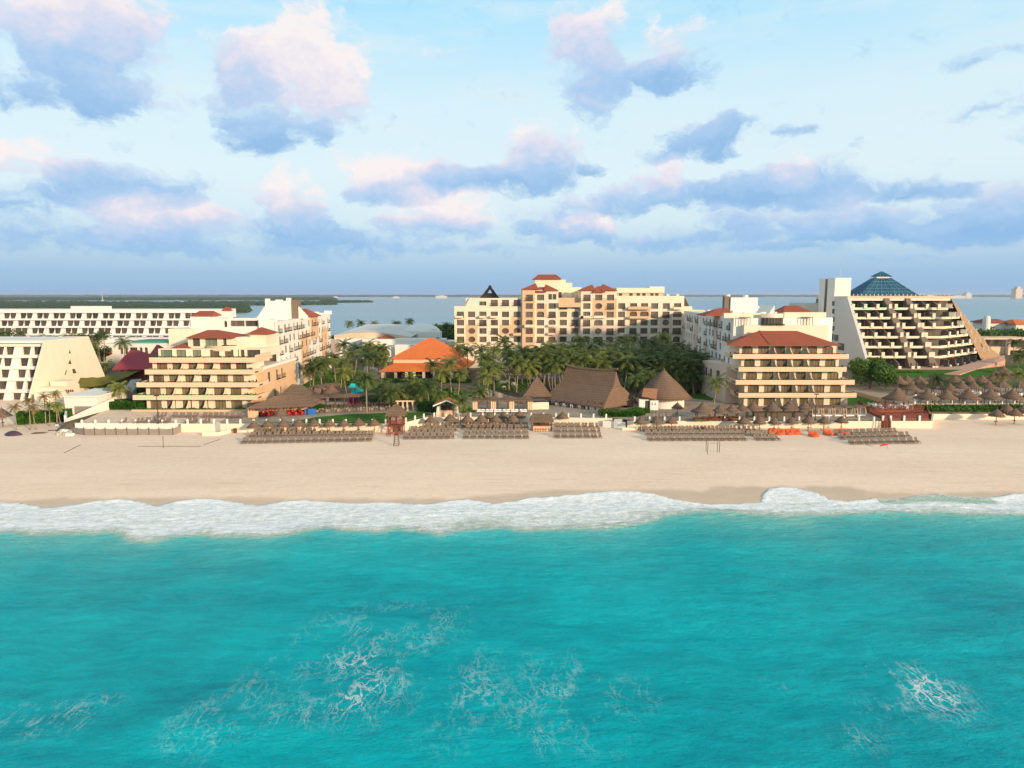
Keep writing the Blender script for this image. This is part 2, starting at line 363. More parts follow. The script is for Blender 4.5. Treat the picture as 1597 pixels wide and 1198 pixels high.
BREAK = [(-200,830),(0,829),(60,828),(110,829),(150,825),(185,827),(215,838),(250,840),(290,833),(320,829),(380,833),(430,834),(470,825),(520,822),(560,826),(610,825),(650,824),(690,832),(730,824),(780,823),(830,826),(880,824),(930,823),(975,820),(1010,812),(1040,804),(1080,798),(1120,798),(1180,801),(1240,803),(1300,800),(1360,799),(1400,797),(1450,795),(1500,798),(1540,802),(1597,799),(1800,800)]
def shore_tab(tab, zf):
    out = []
    for px, py in tab:
        z = 0
        for _ in range(6): x, y = at(px, py, z); z = zf(x, y)
        out.append((x, y))
    return sorted(out)
SH = shore_tab(SHORE, lambda x, y: interp(BEACH, y)+.03); BR = shore_tab(BREAK, lambda x, y: .15)
def shore(x): return interp(SH, x) + .35*mnoise.noise((x*.55, 5, 1)) + .16*mnoise.noise((x*1.7, 9, 1))
def brk(x): return interp(BR, x) + .8*mnoise.noise((x*.3, 2, 8)) + .5*mnoise.noise((x*1.0, 7, 8)) + .25*mnoise.noise((x*2.6, 7, 3))
def swell(x, y):
    f = mnoise.noise; k = sstep(98, 84, y)
    a = .15*f((x*.055+y*.012, y*.19, 2)) + .08*f((x*.16-y*.05, y*.38, 5)) + .035*f((x*.5, y*.85+x*.12, 9)) + .02*f((x*1.2+y*.3, y*1.7, 4))
    return 1.5*a*(.25+.75*k)
def sea_z(x, y):
    s, b = shore(x), brk(x); z = swell(x, y)
    d = y-b                                           # behind the breaking front
    z += .42*exp(-((d-.2)/(.75 if d > .2 else 1.8))**2)*(.7+.5*mnoise.noise((x*.12, 1, 1)))
    if y > b-1: z = z*.6+.10
    if b-1.5 < y < s: z += .16*sstep(b-1.5, b+.5, y)*(abs(mnoise.noise((x*.55, y*.8, 6)))+.6*abs(mnoise.noise((x*1.3, y*1.9, 7))))
    film = interp(BEACH, y)+.10*mnoise.noise((x*.05, y*.09, 0))+.035*mnoise.noise((x*.33, y*.4, 3))+.05+.06*abs(mnoise.noise((x*.9, y*1.1, 1)))+.10*sstep(s-1.6, s-.5, y)*sstep(s, s-.4, y)
    if y <= s: z = max(z, film)
    else: z = film-.05-.22*min(1.5, y-s)
    return z
def foam_a(x, y):
    s, b = shore(x), brk(x)
    if y > s or y < b-4: return 0
    w_ = s-b; u = (y-b)/max(w_, .1)
    f = sstep(-2.6, 1.2, y-b)*(1.0-.10*sin(pi*min(1, max(0, u))))+.25*sstep(1.4, .2, s-y)
    thin = sstep(-30, 0, x)*sstep(62, 30, x)*.22 + .5*max(0, mnoise.noise((x*.11, y*.4, 3)))    # thinner, see-through wash
    if w_ > 3: f -= thin*sstep(.55, .15, u)
    if 55 < x < 73 and u > .5: f -= .62*sstep(.5, .7, u)*sstep(1.02, .9, u)     # old wash sheet left on the sand
    return max(0, min(1, f))
def wash_a(x, y):                                      # sandy, churned water just outside the breaking front
    b = brk(x); d = b-y
    k = .35+.5*sstep(-.1, .5, mnoise.noise((x*.045, 3, 3)))+.35*exp(-((x+62)/26)**2)+.5*exp(-((x-62)/24)**2)+.3*exp(-((x-13)/9)**2)
    return max(0, min(1, 1.15*k*exp(-max(0, d)/(3.6+2.2*k))))
LACE = [(560,1055,75,52,1),(500,1020,60,45,.55),(640,1000,70,50,.45),(600,985,120,45,.5),(720,1075,90,75,.45),(880,1080,110,60,.55),(930,1110,55,55,.55),(1000,1080,35,30,.35),(410,1060,40,50,.5),(330,1130,70,45,.5),(80,1120,75,28,.75),(140,1100,50,20,.5),(450,1120,60,30,.5),(345,1180,25,14,.7),(1400,1055,38,26,1),(1450,1075,52,38,1.05),(1400,1110,60,35,.5),(1200,1065,60,32,.25),(700,965,50,30,.35),(1340,1150,50,30,.35),(820,1150,60,35,.4)]
LW_ = []
for px, py, rx, ry, k in LACE:
    x, y = at(px, py, 0); x2, _ = at(px+rx, py, 0); _, y2 = at(px, py-ry, 0); LW_.append((x, y, x2-x, y2-y, k))
def lace_a(x, y):
    v = 0
    for a, b, rx, ry, k in LW_:
        d = ((x-a)/rx)**2+((y-b)/ry)**2
        if d < 4: v = max(v, k*exp(-d*.9))
    return v
def seamat():
    m, t, b = material('turquoise_sea'); p = geopos(t); X, Y, Z = t.sep(p)
    big = t.noise(t.vec('MULTIPLY', p, (.016, .045, 1)), 1, 4, .6); mid = t.noise(t.vec('MULTIPLY', p, (.07, .22, 1)), 1, 4, .6)
    ripple_tone = t.noise(t.vec('MULTIPLY', t.vec('MULTIPLY_ADD', t.vec('SUBTRACT', t.noise(p, .12, 2, .5, color=True), (.5, .5, .5)), (5, 5, 0), p), (.26, .95, 1)), 1, 6, .68)  # light and dark of the wave facets, painted into the water colour
    f = t.math('ADD', t.rng(big, .32, .68, 0, .55), t.math('ADD', t.rng(mid, .3, .72, 0, .34), t.rng(ripple_tone, .3, .7, -.2, .26)))
    col = t.mix(f, (.0, .31, .385), (.0, .68, .735))
    col = t.mix(t.rng(Y, 66, 92, 0, .35), col, (.001, .62, .60))
    wash = t.math('MULTIPLY', attrnode(t, 'wash'), t.rng(t.noise(t.vec('MULTIPLY', p, (.35, 1, 1)), 1.1, 4, .65), .15, .58))
    col = t.mix(t.math('MULTIPLY', wash, .85), col, (.38, .66, .54))
    # foam, with painted sparkle mixed in
    wv = t.vec('MULTIPLY_ADD', t.vec('SUBTRACT', t.noise(t.vec('MULTIPLY', p, (1, .6, 1)), .42, 5, .62, color=True), (.5, .5, .5)), (3.4, 3.4, 0), t.vec('MULTIPLY', p, (1, .5, 1)))
    def lace(scale, wd):
        v = t.n.new('ShaderNodeTexVoronoi'); v.feature = 'DISTANCE_TO_EDGE'; t.put(v, 'Vector', wv); v.inputs['Scale'].default_value = scale
        return t.rng(v.outputs['Distance'], 0, wd, 1, 0)
    l1, l2 = lace(.62, .045), lace(1.5, .07)
    br = t.rng(t.noise(t.vec('MULTIPLY', p, (1, .6, 1)), .22, 5, .68), .46, .58)
    net = t.math('MULTIPLY', t.math('MAXIMUM', l1, t.math('MULTIPLY', l2, .8)), br)
    la = t.math('MULTIPLY', net, t.rng(attrnode(t, 'lace'), .12, .85))
    painted_glint = t.math('MULTIPLY', t.rng(t.noise(t.vec('MULTIPLY', p, (.8, 2.4, 1)), 1.5, 5, .75), .68, .80, 0, .12), t.rng(big, .35, .6))  # sun sparkle painted into the base colour along with the foam
    fo = attrnode(t, 'foam'); fn = t.noise(t.vec('MULTIPLY', p, (.8, 1.1, 1)), .95, 7, .70)
    hole = t.math('MULTIPLY', t.math('MAXIMUM', l1, l2), .25)
    ff = t.rng(t.math('ADD', t.math('ADD', fo, hole), t.math('MULTIPLY_ADD', fn, 1.5, -.95)), .30, .85, 0, 1)
    foam = t.math('MAXIMUM', t.math('MAXIMUM', ff, la), painted_glint, clamp=True)
    fn2 = t.noise(t.vec('MULTIPLY', p, (.22, .5, 1)), 1.3, 5, .65)
    fcol = t.mix(t.math('ADD', t.rng(fn, .3, .7, 0, .5), t.rng(fn2, .3, .7, 0, .6)), (.76, .80, .82), (.98, .96, .95))
    fcol = t.mix(t.rng(la, .1, .5), fcol, (.97, .98, .98))
    film = t.mix(t.rng(fo, .02, .5), col, (.52, .57, .47))       # thin sheet of water over sand under the foam
    t.put(b, 'Base Color', t.mix(foam, film, fcol))
    t.put(b, 'Roughness', t.rng(foam, 0, .5, .22, .8)); b.inputs['Specular IOR Level'].default_value = .035
    h = t.math('MULTIPLY_ADD', t.noise(t.vec('MULTIPLY', p, (.55, 1.3, 1)), 1.0, 6, .65), 1.0, t.math('MULTIPLY', t.noise(t.vec('MULTIPLY', p, (1.6, 3.4, 1)), 1.5, 4, .65), .35))
    h = t.math('MULTIPLY_ADD', fn, t.math('MULTIPLY', fo, .3), t.math('MULTIPLY', h, t.rng(fo, 0, .8, 1, .35)))
    bump(t, b, h, 1.0, .9); return m
M['sea'] = seamat()
def sandmat():
    m, t, b = material('pale_sand'); p = geopos(t)
    n = t.math('ADD', t.rng(t.noise(t.vec('MULTIPLY', p, (.03, .10, 1)), 1, 5, .6), .3, .7, 0, .6), t.rng(t.noise(p, 1.1, 5, .7), .35, .65, 0, .45))
    col = t.mix(n, (.76, .56, .41), (.90, .695, .53))
    track = t.noise(t.vec('MULTIPLY', p, (.12, 1.4, 1)), 1, 3, .5)
    col = t.mix(t.rng(track, .58, .70, 0, .22), col, (.52, .38, .26))
    foot = t.noise(p, 2.6, 2, .6)
    col = t.mix(t.math('MULTIPLY', t.rng(foot, .60, .70, 0, .35), attrnode(t, 'trod')), col, (.48, .34, .23))
    wet = t.math('MULTIPLY', attrnode(t, 'wet'), t.rng(t.noise(t.vec('MULTIPLY', p, (.25, .6, 1)), 1, 4, .6), .2, .6, .65, 1))
    col = t.mix(wet, col, (.60, .445, .32))
    t.put(b, 'Base Color', col); t.put(b, 'Roughness', t.rng(wet, 0, 1, .95, .5)); b.inputs['Specular IOR Level'].default_value = .15
    bump(t, b, t.math('ADD', t.noise(p, 1.6, 5, .7), t.math('MULTIPLY', t.noise(p, 7, 3, .6), .25)), .45, .12); return m
M['sand'] = sandmat()
def wet_a(x, y):
    d = y-shore(x); env = max(shore(x+o) for o in (-9, -5, 0, 5, 9))
    return max(0, min(1, sstep(env+1.6, env-.4, y)*1.0 if d > -3 else 1))
def trod_a(x, y): return sstep(120, 134, y)*(.55+.45*sstep(-60, -90, x))
OUT = [-3000, -1200, -600, -350, -220, -160, -125, 125, 160, 220, 350, 600, 1200, 3000]
grid_mesh('sea', stations(-100, 100, .55, OUT), stations(78, 106, .32, [-2500, -900, -300, -80, 0, 20]+[30+i*.8 for i in range(60)]), sea_z, 'sea', {'foam': foam_a, 'wash': wash_a, 'lace': lace_a})
grid_mesh('beach', stations(-110, 110, 1.1, OUT), stations(95, 112, .5, [86, 90]+[113+i*1.5 for i in range(42)]), beach_z, 'sand', {'wet': wet_a, 'trod': trod_a})

WALLY = [(-97.5, 143.3), (-70.3, 143.3), (-70.2, 142.1), (-25.8, 142.3), (-18.8, 150.15), (6, 150.15), (22.5, 148.4), (25.5, 146.7), (91.5, 146.5), (92.5, 156.35), (400, 156.35)]
def land_z(x, y):
    if x > -97.5 and y < interp(WALLY, x)+.05: return 1.0
    z = Z_T
    if y > 345: z = lerp(Z_T, -1.2, sstep(345, 405, y))
    if x < -97: z = lerp(1.6, z, sstep(150, 172, y))
    if x > 96 and y > 180: z += 2.6*sstep(186, 205, y)*sstep(96, 112, x)*sstep(360, 280, y)
    return z
grid_mesh('resort_ground', stations(-120, 200, 2, OUT+[400, 800]), [141.8, 142.15, 142.6, 144.5, 146.4, 146.9, 148.4, 148.9, 150, 150.5, 153, 156.2, 156.6, 160]+[165+i*5 for i in range(36)]+[355, 370, 385, 400, 415], land_z, 'soil')
# ------------------------------------------------------------------ lagoon and the far shores
def lagoonmat():
    m, t, b = material('lagoon_water'); p = geopos(t)
    f = t.rng(t.noise(t.vec('MULTIPLY', p, (.0012, .006, 1)), 1, 4, .6), .3, .7)
    t.put(b, 'Base Color', t.mix(f, (.085, .20, .24), (.13, .265, .30))); b.inputs['Roughness'].default_value = .25; b.inputs['Specular IOR Level'].default_value = .35
    bump(t, b, t.noise(t.vec('MULTIPLY', p, (.25, .7, 1)), 1, 4, .6), .5, .25); return m
M['lagoon'] = lagoonmat()
mb = MB(); mb.box(-40000, 345, -3, 40000, 60000, 0); struct(mb.build('lagoon', 'lagoon'))
def wood_on_water(name, outline, h, n, seed, size, kind='stuff', base=1.0):
    """a low wooded island: canopy of many small leafy clumps over a flat mound"""
    rnd = random.Random(seed); mb = MB()
    for _ in range(n):
        x, y = outline(rnd)
        r = size*rnd.uniform(.6, 1.5); z = h*rnd.uniform(.55, 1.1)
        k = 6; a0 = rnd.uniform(0, 6)
        ring0 = [(x+r*cos(a0+2*pi*i/k)*rnd.uniform(.85, 1.2), y+r*sin(a0+2*pi*i/k)*rnd.uniform(.8, 1.2), -.3) for i in range(k)]
        ring1 = [(x+.8*r*cos(a0+.4+2*pi*i/k)*rnd.uniform(.75, 1.25), y+.8*r*sin(a0+.4+2*pi*i/k)*rnd.uniform(.75, 1.25), z*rnd.uniform(.5, .8)) for i in range(k)]
        ring2 = [(x+.35*r*cos(a0+2*pi*i/k)*rnd.uniform(.6, 1.4), y+.35*r*sin(a0+2*pi*i/k)*rnd.uniform(.6, 1.4), z*rnd.uniform(.9, 1.12)) for i in range(k)]
        mb.loft([ring0, ring1, ring2])
    o = mb.build(name, 'mangrove'); o['kind'] = 'stuff'; return o
def strip(px0, px1, pyn, pyf, rag=.25):
    """random points of a shore strip: columns px0..px1, near edge row pyn(t), far edge row pyf(t)"""
    def pick(rnd):
        t = rnd.random(); px = lerp(px0, px1, t); a, b = pyn(t), pyf(t)
        u = rnd.random(); x0, y0 = at(px, a, 0); x1, y1 = at(px, b, 0); y = lerp(y0, y1, u)
        return Xat(px, y, 0), y
    return pick
tag(wood_on_water('mangrove_thicket', strip(-160, 385, lambda t: 488, lambda t: 473.2-.9*sin(t*5)), 8.5, 2600, 1, 10))
tag(wood_on_water('mangrove_thicket', strip(290, 520, lambda t: 477.5-1.8*t, lambda t: 472.3), 8, 700, 2, 13))
tag(wood_on_water('mangrove_thicket', strip(500, 578, lambda t: 473.0-1.2*t, lambda t: 470.6), 7, 260, 12, 11))
tag(wood_on_water('mangrove_thicket', strip(-160, 520, lambda t: 469.2-.6*t, lambda t: 464.5), 11, 2600, 3, 34))
tag(wood_on_water('far_wood', strip(-300, 1900, lambda t: 463.3, lambda t: 461.5), 30, 3000, 4, 90))
# pale towns on the far shore, each block a thing
for i, (px, w_, h_, wh, lab) in enumerate([(688, 17, 22, 'pale', 'long white building on the far lagoon shore left of the central hotel'), (617, 8, 15, 'pale', 'small pale building on the far shore above the lagoon water'), (1589, 10, 85, 'rose', 'pinkish tower block on the far shore at the right edge'), (1511, 9, 42, 'pale', 'hazy grey block on the far shore above the brown terrace slope'), (1452, 16, 26, 'pale', 'low pale block on the far shore right of the glass pyramid'), (1495, 24, 22, 'pale', 'wide low hazy building on the far shore right of the pyramid'), (522, 5, 15, 'pale', 'tiny white building on the far shore beyond the mangrove point')]):
    Y = 6100; x = Xat(px, Y, 10); s = Y/1064; mb = MB()
    mb.box(x-w_*s/2, Y, 0, x+w_*s/2, Y+60, h_); mb.box(x-w_*s*.22, Y+10, h_, x+w_*s*.25, Y+50, h_*1.22)
    tag(mb.build('far_building', wh, org=(x, Y, 0)), lab, 'building', 'buildings on the far shore')
mb = MB(); x, z = atY(160, 470, 3600); mb.tube((x, 3600, 0), (x, 3600, 62), 2.2, .6, 5); mb.box(x-6, 3596, 0, x+6, 3604, 6)
tag(mb.build('radio_mast', 'grey', org=(x, 3600, 0)), 'thin radio mast standing in the far mangroves', 'mast')

# ------------------------------------------------------------------ buildings
WIN = {}
def window_mesh(w, h, style, glass, rail, frame='frame'):
    key = (round(w, 2), round(h, 2), style, glass, rail, frame)
    if key in WIN: return WIN[key]
    mb = MB(); mb.mi = 0; mb.face((-w/2, 0, 0), (w/2, 0, 0), (w/2, 0, h), (-w/2, 0, h)); mb.mi = 1; t = .07
    if style != 'plain':
        for x0, z0, x1, z1 in ((-w/2, 0, -w/2+t, h), (w/2-t, 0, w/2, h), (-w/2+t, h-t, w/2-t, h), (-w/2+t, 0, w/2-t, t)): mb.box(x0, -.06, z0, x1, -.005, z1)
        n = max(2, int(round(w/1.0)))
        for i in range(1, n): mb.box(-w/2+w*i/n-.035, -.06, t, -w/2+w*i/n+.035, -.005, h-t)
    me = bpy.data.meshes.new('window'); me.from_pydata(mb.v, [], mb.f)
    me.materials.append(M[glass]); me.materials.append(M[frame]); me.polygons.foreach_set('material_index', mb.m); me.update()
    WIN[key] = me; return me
def put_window(parent, base, U, w, h, style='sash', glass='glass', rail=False, name='window', frame='frame'):
    """base = middle of the sill; U = horizontal direction, left to right seen from outside"""
    me = window_mesh(w, h, style, glass, rail, frame); o = bpy.data.objects.new(name, me); COL.objects.link(o)
    o.parent = parent; w0 = WORLD0[parent]; o.location = (base[0]-w0[0], base[1]-w0[1], base[2]-w0[2]); o.rotation_euler = (0, 0, atan2(U[1], U[0]))
    return o
RAIL = {}
def put_rail(parent, base, U, w, h=.95, d=.55, name='balcony_rail'):
    key = (round(w, 2), h, d)
    if key not in RAIL:
        mb = MB()
        for z in (.06, h): mb.box(-w/2, -d, z-.03, w/2, -d+.05, z+.03)
        for z in (h,):
            mb.box(-w/2, -d+.05, z-.03, -w/2+.05, 0, z+.03); mb.box(w/2-.05, -d+.05, z-.03, w/2, 0, z+.03)
        n = int(w/.28)
        for i in range(n+1): x = -w/2+.03+(w-.06)*i/n; mb.box(x-.022, -d+.01, .09, x+.022, -d+.04, h-.03)
        mb.box(-w/2-.06, -d-.06, -.12, w/2+.06, 0, .03)
        me = bpy.data.meshes.new(name); me.from_pydata(mb.v, [], mb.f); me.materials.append(M['dark']); me.update(); RAIL[key] = me
    o = bpy.data.objects.new(name, RAIL[key]); COL.objects.link(o); o.parent = parent; w0 = WORLD0[parent]
    o.location = (base[0]-w0[0], base[1]-w0[1], base[2]-w0[2]); o.rotation_euler = (0, 0, atan2(U[1], U[0])); return o
def facade(mb, O, U, w, h, holes, depth=.4, mi=0, accents=(), back=False):
    """wall sheet with real openings. O lower left corner, U unit direction; holes (u0, v0, u1, v1, style); accents (u0, v0, u1, v1, material index)"""
    N = Vector((U[1], -U[0], 0)); O = Vector(O); U = Vector(U)
    def pt(u, v, d=0): return O+U*u+Vector((0, 0, v))-N*d
    us = sorted({0, w, *[x for q in holes for x in (q[0], q[2])], *[x for q in accents for x in (q[0], q[2])]})
    vs = sorted({0, h, *[x for q in holes for x in (q[1], q[3])], *[x for q in accents for x in (q[1], q[3])]})
    us = [u for u in us if -1e-6 <= u <= w+1e-6]; vs = [v for v in vs if -1e-6 <= v <= h+1e-6]
    for u0, u1 in zip(us, us[1:]):
        for v0, v1 in zip(vs, vs[1:]):
            a, b = (u0+u1)/2, (v0+v1)/2
            if any(q[0] < a < q[2] and q[1] < b < q[3] for q in holes): continue
            mb.mi = mi
            for q in accents:
                if q[0] < a < q[2] and q[1] < b < q[3]: mb.mi = q[4]
            mb.face(pt(u0, v0), pt(u1, v0), pt(u1, v1), pt(u0, v1))
    for q in holes:
        u0, v0, u1, v1 = q[:4]; st = q[4] if len(q) > 4 else 'r'; mb.mi = mi
        for a in accents:
            if a[0] < (u0+u1)/2 < a[2] and a[1] < (v0+v1)/2 < a[3]: mb.mi = a[4]
        mb.face(pt(u0, v0), pt(u0, v0, depth), pt(u1, v0, depth), pt(u1, v0)); mb.face(pt(u0, v1), pt(u1, v1), pt(u1, v1, depth), pt(u0, v1, depth))
        mb.face(pt(u0, v0), pt(u0, v1), pt(u0, v1, depth), pt(u0, v0, depth)); mb.face(pt(u1, v0), pt(u1, v0, depth), pt(u1, v1, depth), pt(u1, v1))
        if back: mb.face(pt(u0, v0, depth), pt(u1, v0, depth), pt(u1, v1, depth), pt(u0, v1, depth))
        if st in 'ao':                                   # rounded head (and foot)
            r = min((u1-u0)*.5, (v1-v0)*(.5 if st == 'o' else .34)); rx = (u1-u0)*(.5 if st == 'o' else .30)
            for sx in (0, 1):
                for sv in ((1, 0) if st == 'o' else (1,)):
                    cu, cv = (u1 if sx else u0), (v1 if sv else v0); du, dv = (-1 if sx else 1), (-1 if sv else 1)
                    arc = [(cu+du*rx*(1-sin(k*pi/8)), cv+dv*r*(1-cos(k*pi/8))) for k in range(5)]
                    front = [pt(cu, cv, .02)]+[pt(a, b, .02) for a, b in arc]
                    if (sx == 1) != (sv == 1): front = front[::-1]
                    mb.face(*front)
                    for (a, b), (c, d) in zip(arc, arc[1:]): mb.face(pt(a, b, .02), pt(c, d, .02), pt(c, d, depth), pt(a, b, depth))
    mb.mi = mi
def windows_in(parent, O, U, holes, depth=.4, glass='glass', rails=(), name='window'):
    N = Vector((U[1], -U[0], 0)); O = Vector(O); U = Vector(U)
    for i, q in enumerate(holes):
        u = (q[0]+q[2])/2; b = O+U*u+Vector((0, 0, q[1]))-N*(depth-.03)
        put_window(parent, b, U, q[2]-q[0], q[3]-q[1], 'sash', q[5] if len(q) > 5 else glass, name=name)
        if len(q) > 6 and q[6]: put_rail(parent, O+U*u+Vector((0, 0, q[1]))+N*.01, U, q[2]-q[0]+.3)
def leafstrip(pts, w, h, n, seed, size=.35, mat='flower', hang=0):
    """bushy strip along a polyline: many leaf-sized faces"""
    rnd = random.Random(seed); mb = MB(); seg = list(zip(pts, pts[1:])); L = [(Vector(b)-Vector(a)).length for a, b in seg]; T = sum(L)
    for _ in range(n):
        d = rnd.uniform(0, T)
        for (a, b), l in zip(seg, L):
            if d <= l: p = Vector(a).lerp(Vector(b), d/max(l, 1e-6)); dr = (Vector(b)-Vector(a)).normalized(); break
            d -= l
        side = Vector((-dr.y, dr.x, 0)); hh = h*(.6+.4*mnoise.noise((p.x*.6, p.y*.6, seed)))
        p = p+side*rnd.uniform(-w/2, w/2)+Vector((0, 0, rnd.uniform(-hang, hh)))
        a, b = Vector((rnd.gauss(0, 1), rnd.gauss(0, 1), rnd.gauss(0, 1))).normalized()*size*rnd.uniform(.5, 1.1), Vector((rnd.gauss(0, 1), rnd.gauss(0, 1), rnd.gauss(0, 1))).normalized()*size*rnd.uniform(.4, .9)
        mb.face(p-a, p+b, p+a, p-b)
    return mb
def tilehip(parent, x0, y0, x1, y1, z0, z1, ridge, mat='tile', name='roof', th=.2):
    mb = MB(); mb.hip([(x0, y0), (x1, y0), (x1, y1), (x0, y1)], z0, z1, ridge, th); return mb.build(name, [mat], parent)
R_, B_ = (1, 0, 0), (-1, 0, 0)
def wallrun(mb, pts, z0, z1, th=.3):
    for (a, b) in zip(pts, pts[1:]):
        a, b = Vector((*a, 0)), Vector((*b, 0)); d = (b-a).normalized(); n = Vector((d.y, -d.x, 0))*th/2
        mb.prism([tuple((a-n)[:2])[:2], tuple((b-n)[:2]), tuple((b+n)[:2]), tuple((a+n)[:2])][::-1], z0, z1)

# ---- front blocks of the two wings: four or five balcony floors facing the sea
def wing_front(root, levels, wallY, parY, wins, par, walledge, hgt, seed, arch, fin_cols, side, lastz):
    """levels: floor heights; wins: per floor list of (px0, px1); par: per floor above the first (px0, px1) of its parapet"""
    wall = MB()
    for k, z in enumerate(levels):
        zt = levels[k+1] if k+1 < len(levels) else lastz
        xl, xr = Xat(walledge[k][0], wallY, z+1), Xat(walledge[k][1], wallY, z+1)
        holes = []
        for a, b in wins[k]:
            holes.append((Xat(a, wallY, z+1)-xl, .08, Xat(b, wallY, z+1)-xl, 2.32, 'a' if k >= arch and (a, b) in (wins[k][0], wins[k][-1]) else 'r'))
        facade(wall, (xl, wallY, z), R_, xr-xl, zt-z, holes, .2)
        windows_in(root, (xl, wallY, z), R_, holes, .2)
        mb = wall; D = 8
        mb.face((xl, wallY+D, z), (xl, wallY, z), (xl, wallY, zt), (xl, wallY+D, zt)); mb.face((xr, wallY, z), (xr, wallY+D, z), (xr, wallY+D, zt), (xr, wallY, zt))
        if k:                                            # balcony slab with a plain solid parapet and a planted edge
            pa, pb = Xat(par[k-1][0], parY, z), Xat(par[k-1][1], parY, z)
            mb = MB(); zb = z-.60; t = .22
            mb.box(pa, parY+t, z-.30, pb, wallY-.004, z-.02)
            mb.box(pa, parY, zb, pb, parY+t, z+.52)
            for q, sgn in ((pa, 1), (pb, -1)):
                mb.box(q, parY+t+.003, zb, q+sgn*t, wallY+4, z+.52)
            mb.box(pa+t+.003, wallY+.004, z-.30, max(xl-.003, pa+t+.01), wallY+4, z-.02); mb.box(min(xr+.003, pb-t-.01), wallY+.004, z-.30, pb-t-.003, wallY+4, z-.02)
            bal = mb.build('balcony', 'slab', root)
            leafstrip([(pa+.5, parY+.42, z+.45), (pb-.5, parY+.42, z+.45)], .3, .42, int((pb-pa)*30), seed+k, .17).build('planter', 'flower', bal)
        # curved partition walls between the rooms
        for c in fin_cols[k]:
            x = Xat(c, wallY, z+1); y0 = parY+.45 if k else wallY-1.9; y1 = wallY-.004; mb = MB(); prof = []
            prof = [(y1, z), (y1, min(zt-.32, z+2.6))]+[(lerp(y1, y0, u), z+.75+(min(zt-.32, z+2.6)-z-.75)*(.5+.5*cos(pi*min(1, u*1.05)))) for u in (.1, .3, .45, .6, .75, .9, 1)]+[(y0, z)]
            for sx in (0, 1): mb.face(*[(x+sx*.22, a, b) for a, b in (prof if sx else prof[::-1])])
            for (a, b), (c2, d) in zip(prof, prof[1:]+prof[:1]): mb.face((x, a, b), (x, c2, d), (x+.22, c2, d), (x+.22, a, b))
            mb.build('partition', 'cream', root)
    return wall
def table_set(name, x, y, z, label, group, seed):
    t = thing(name, label, 'table', (x, y, z), group); mb = MB()
    mb.lathe((x, y, z), [(.28, 0), (.05, .05), (.05, .7), (.45, .72), (.45, .76)], 10); mb.build('tabletop', 'dark', t)
    for k in range(2):
        a = seed+k*pi; cx, cy = x+.8*cos(a), y+.8*sin(a); mb = MB()
        mb.obox((cx, cy), .45, .45, a, z+.40, z+.46); mb.obox((cx+.22*cos(a), cy+.22*sin(a)), .05, .45, a, z+.46, z+.9)
        for u in (-.18, .18):
            for v in (-.18, .18): mb.tube((cx+u, cy+v, z), (cx+u, cy+v, z+.4), .02, n=4)
        mb.build('seat', 'dark', t)

# ======================= left wing
g = lambda zx: 200+zx/4.609
LWr = thing('hotel_wing', 'cream terraced hotel wing with several small red tile roofs, left of the palm garden', 'hotel wing', (-76, 162, Z_T), 'beachfront hotel wings')
LZ = [3.9, 6.95, 10.0, 13.05, 15.9]
wins = [[(234.7,252),(260.3,274.5),(285,299.5),(310,325),(335.6,352.5),(360.5,378)], [(233.6,250.5),(258.5,274.5),(284,300.5),(309,325.5),(334,351),(359.5,376.5)], [(239,256),(264,280),(289,305.5),(314,330),(338.4,355.5),(363.4,380.5)], [(244.5,261),(269,286),(294,310),(318,334.5),(343,360),(368,384.5)]]
par = [(207,402), (212.6,404), (225.6,397)]
edges = [(229,385), (228,386), (233,390), (238,393)]
fins = [[272,296,322], [275,300,325,353], [281,306,331], [286.5,311,336]]
wall = wing_front(LWr, LZ[:4], 162, 159.6, wins, par, edges, 3.05, 10, 1, fins, 1, LZ[4]-.03)
Lx = lambda px, Y, z: Xat(px, Y, z)
XLR = -61.6                                              # inner side of the wing
# parapet of the fifth floor and the set-back storeys above
mb = MB(); xa, xb = Lx(232.5, 159.8, 16), Lx(398, 159.8, 16)
mb.prism([(xa, 159.8), (xb, 159.8), (XLR+1.0, 171), (XLR+1.0, 172), (xa, 172)], 15.2, 15.8); mb.prism([(xa, 159.8), (xb, 159.8), (xb, 160.05), (xa, 160.05)], 15.805, 16.4)
mb.prism([(xb, 159.8), (XLR+1.0, 171), (XLR+.75, 171), (xb-.25, 160.05)], 15.805, 16.9)
b5 = mb.build('balcony', 'slab', LWr)
leafstrip([(xa+.4, 160.5, 16.3), (xb-1, 160.5, 16.3)], .4, .5, 900, 31, .2).build('planter', 'flower', b5)
holes = [(Lx(a, 166, 17)-Lx(247, 166, 17), .1, Lx(b, 166, 17)-Lx(247, 166, 17), 1.95, 'r', gl) for a, b, gl in ((250,268.5,'greenglass'),(274.5,290,'greenglass'),(300,313.5,'greenglass'),(327,342,'glass'),(350,364,'glass'),(370.5,372.5,'darkglass'),(375,381,'darkglass'),(385,406,'darkglass'))]
x0 = Lx(247, 166, 17); x1 = Lx(407.5, 166, 17)
facade(wall, (x0, 166, 15.81), R_, x1-x0, 2.2, holes, .4); windows_in(LWr, (x0, 166, 15.81), R_, holes, .4)
wall.box(x0, 166.45, 15.81, x1, 180, 17.96); 
wall.box(Lx(263, 177, 20), 177, 16, Lx(300, 177, 20), 184, 22.3)       # plain block at the back left
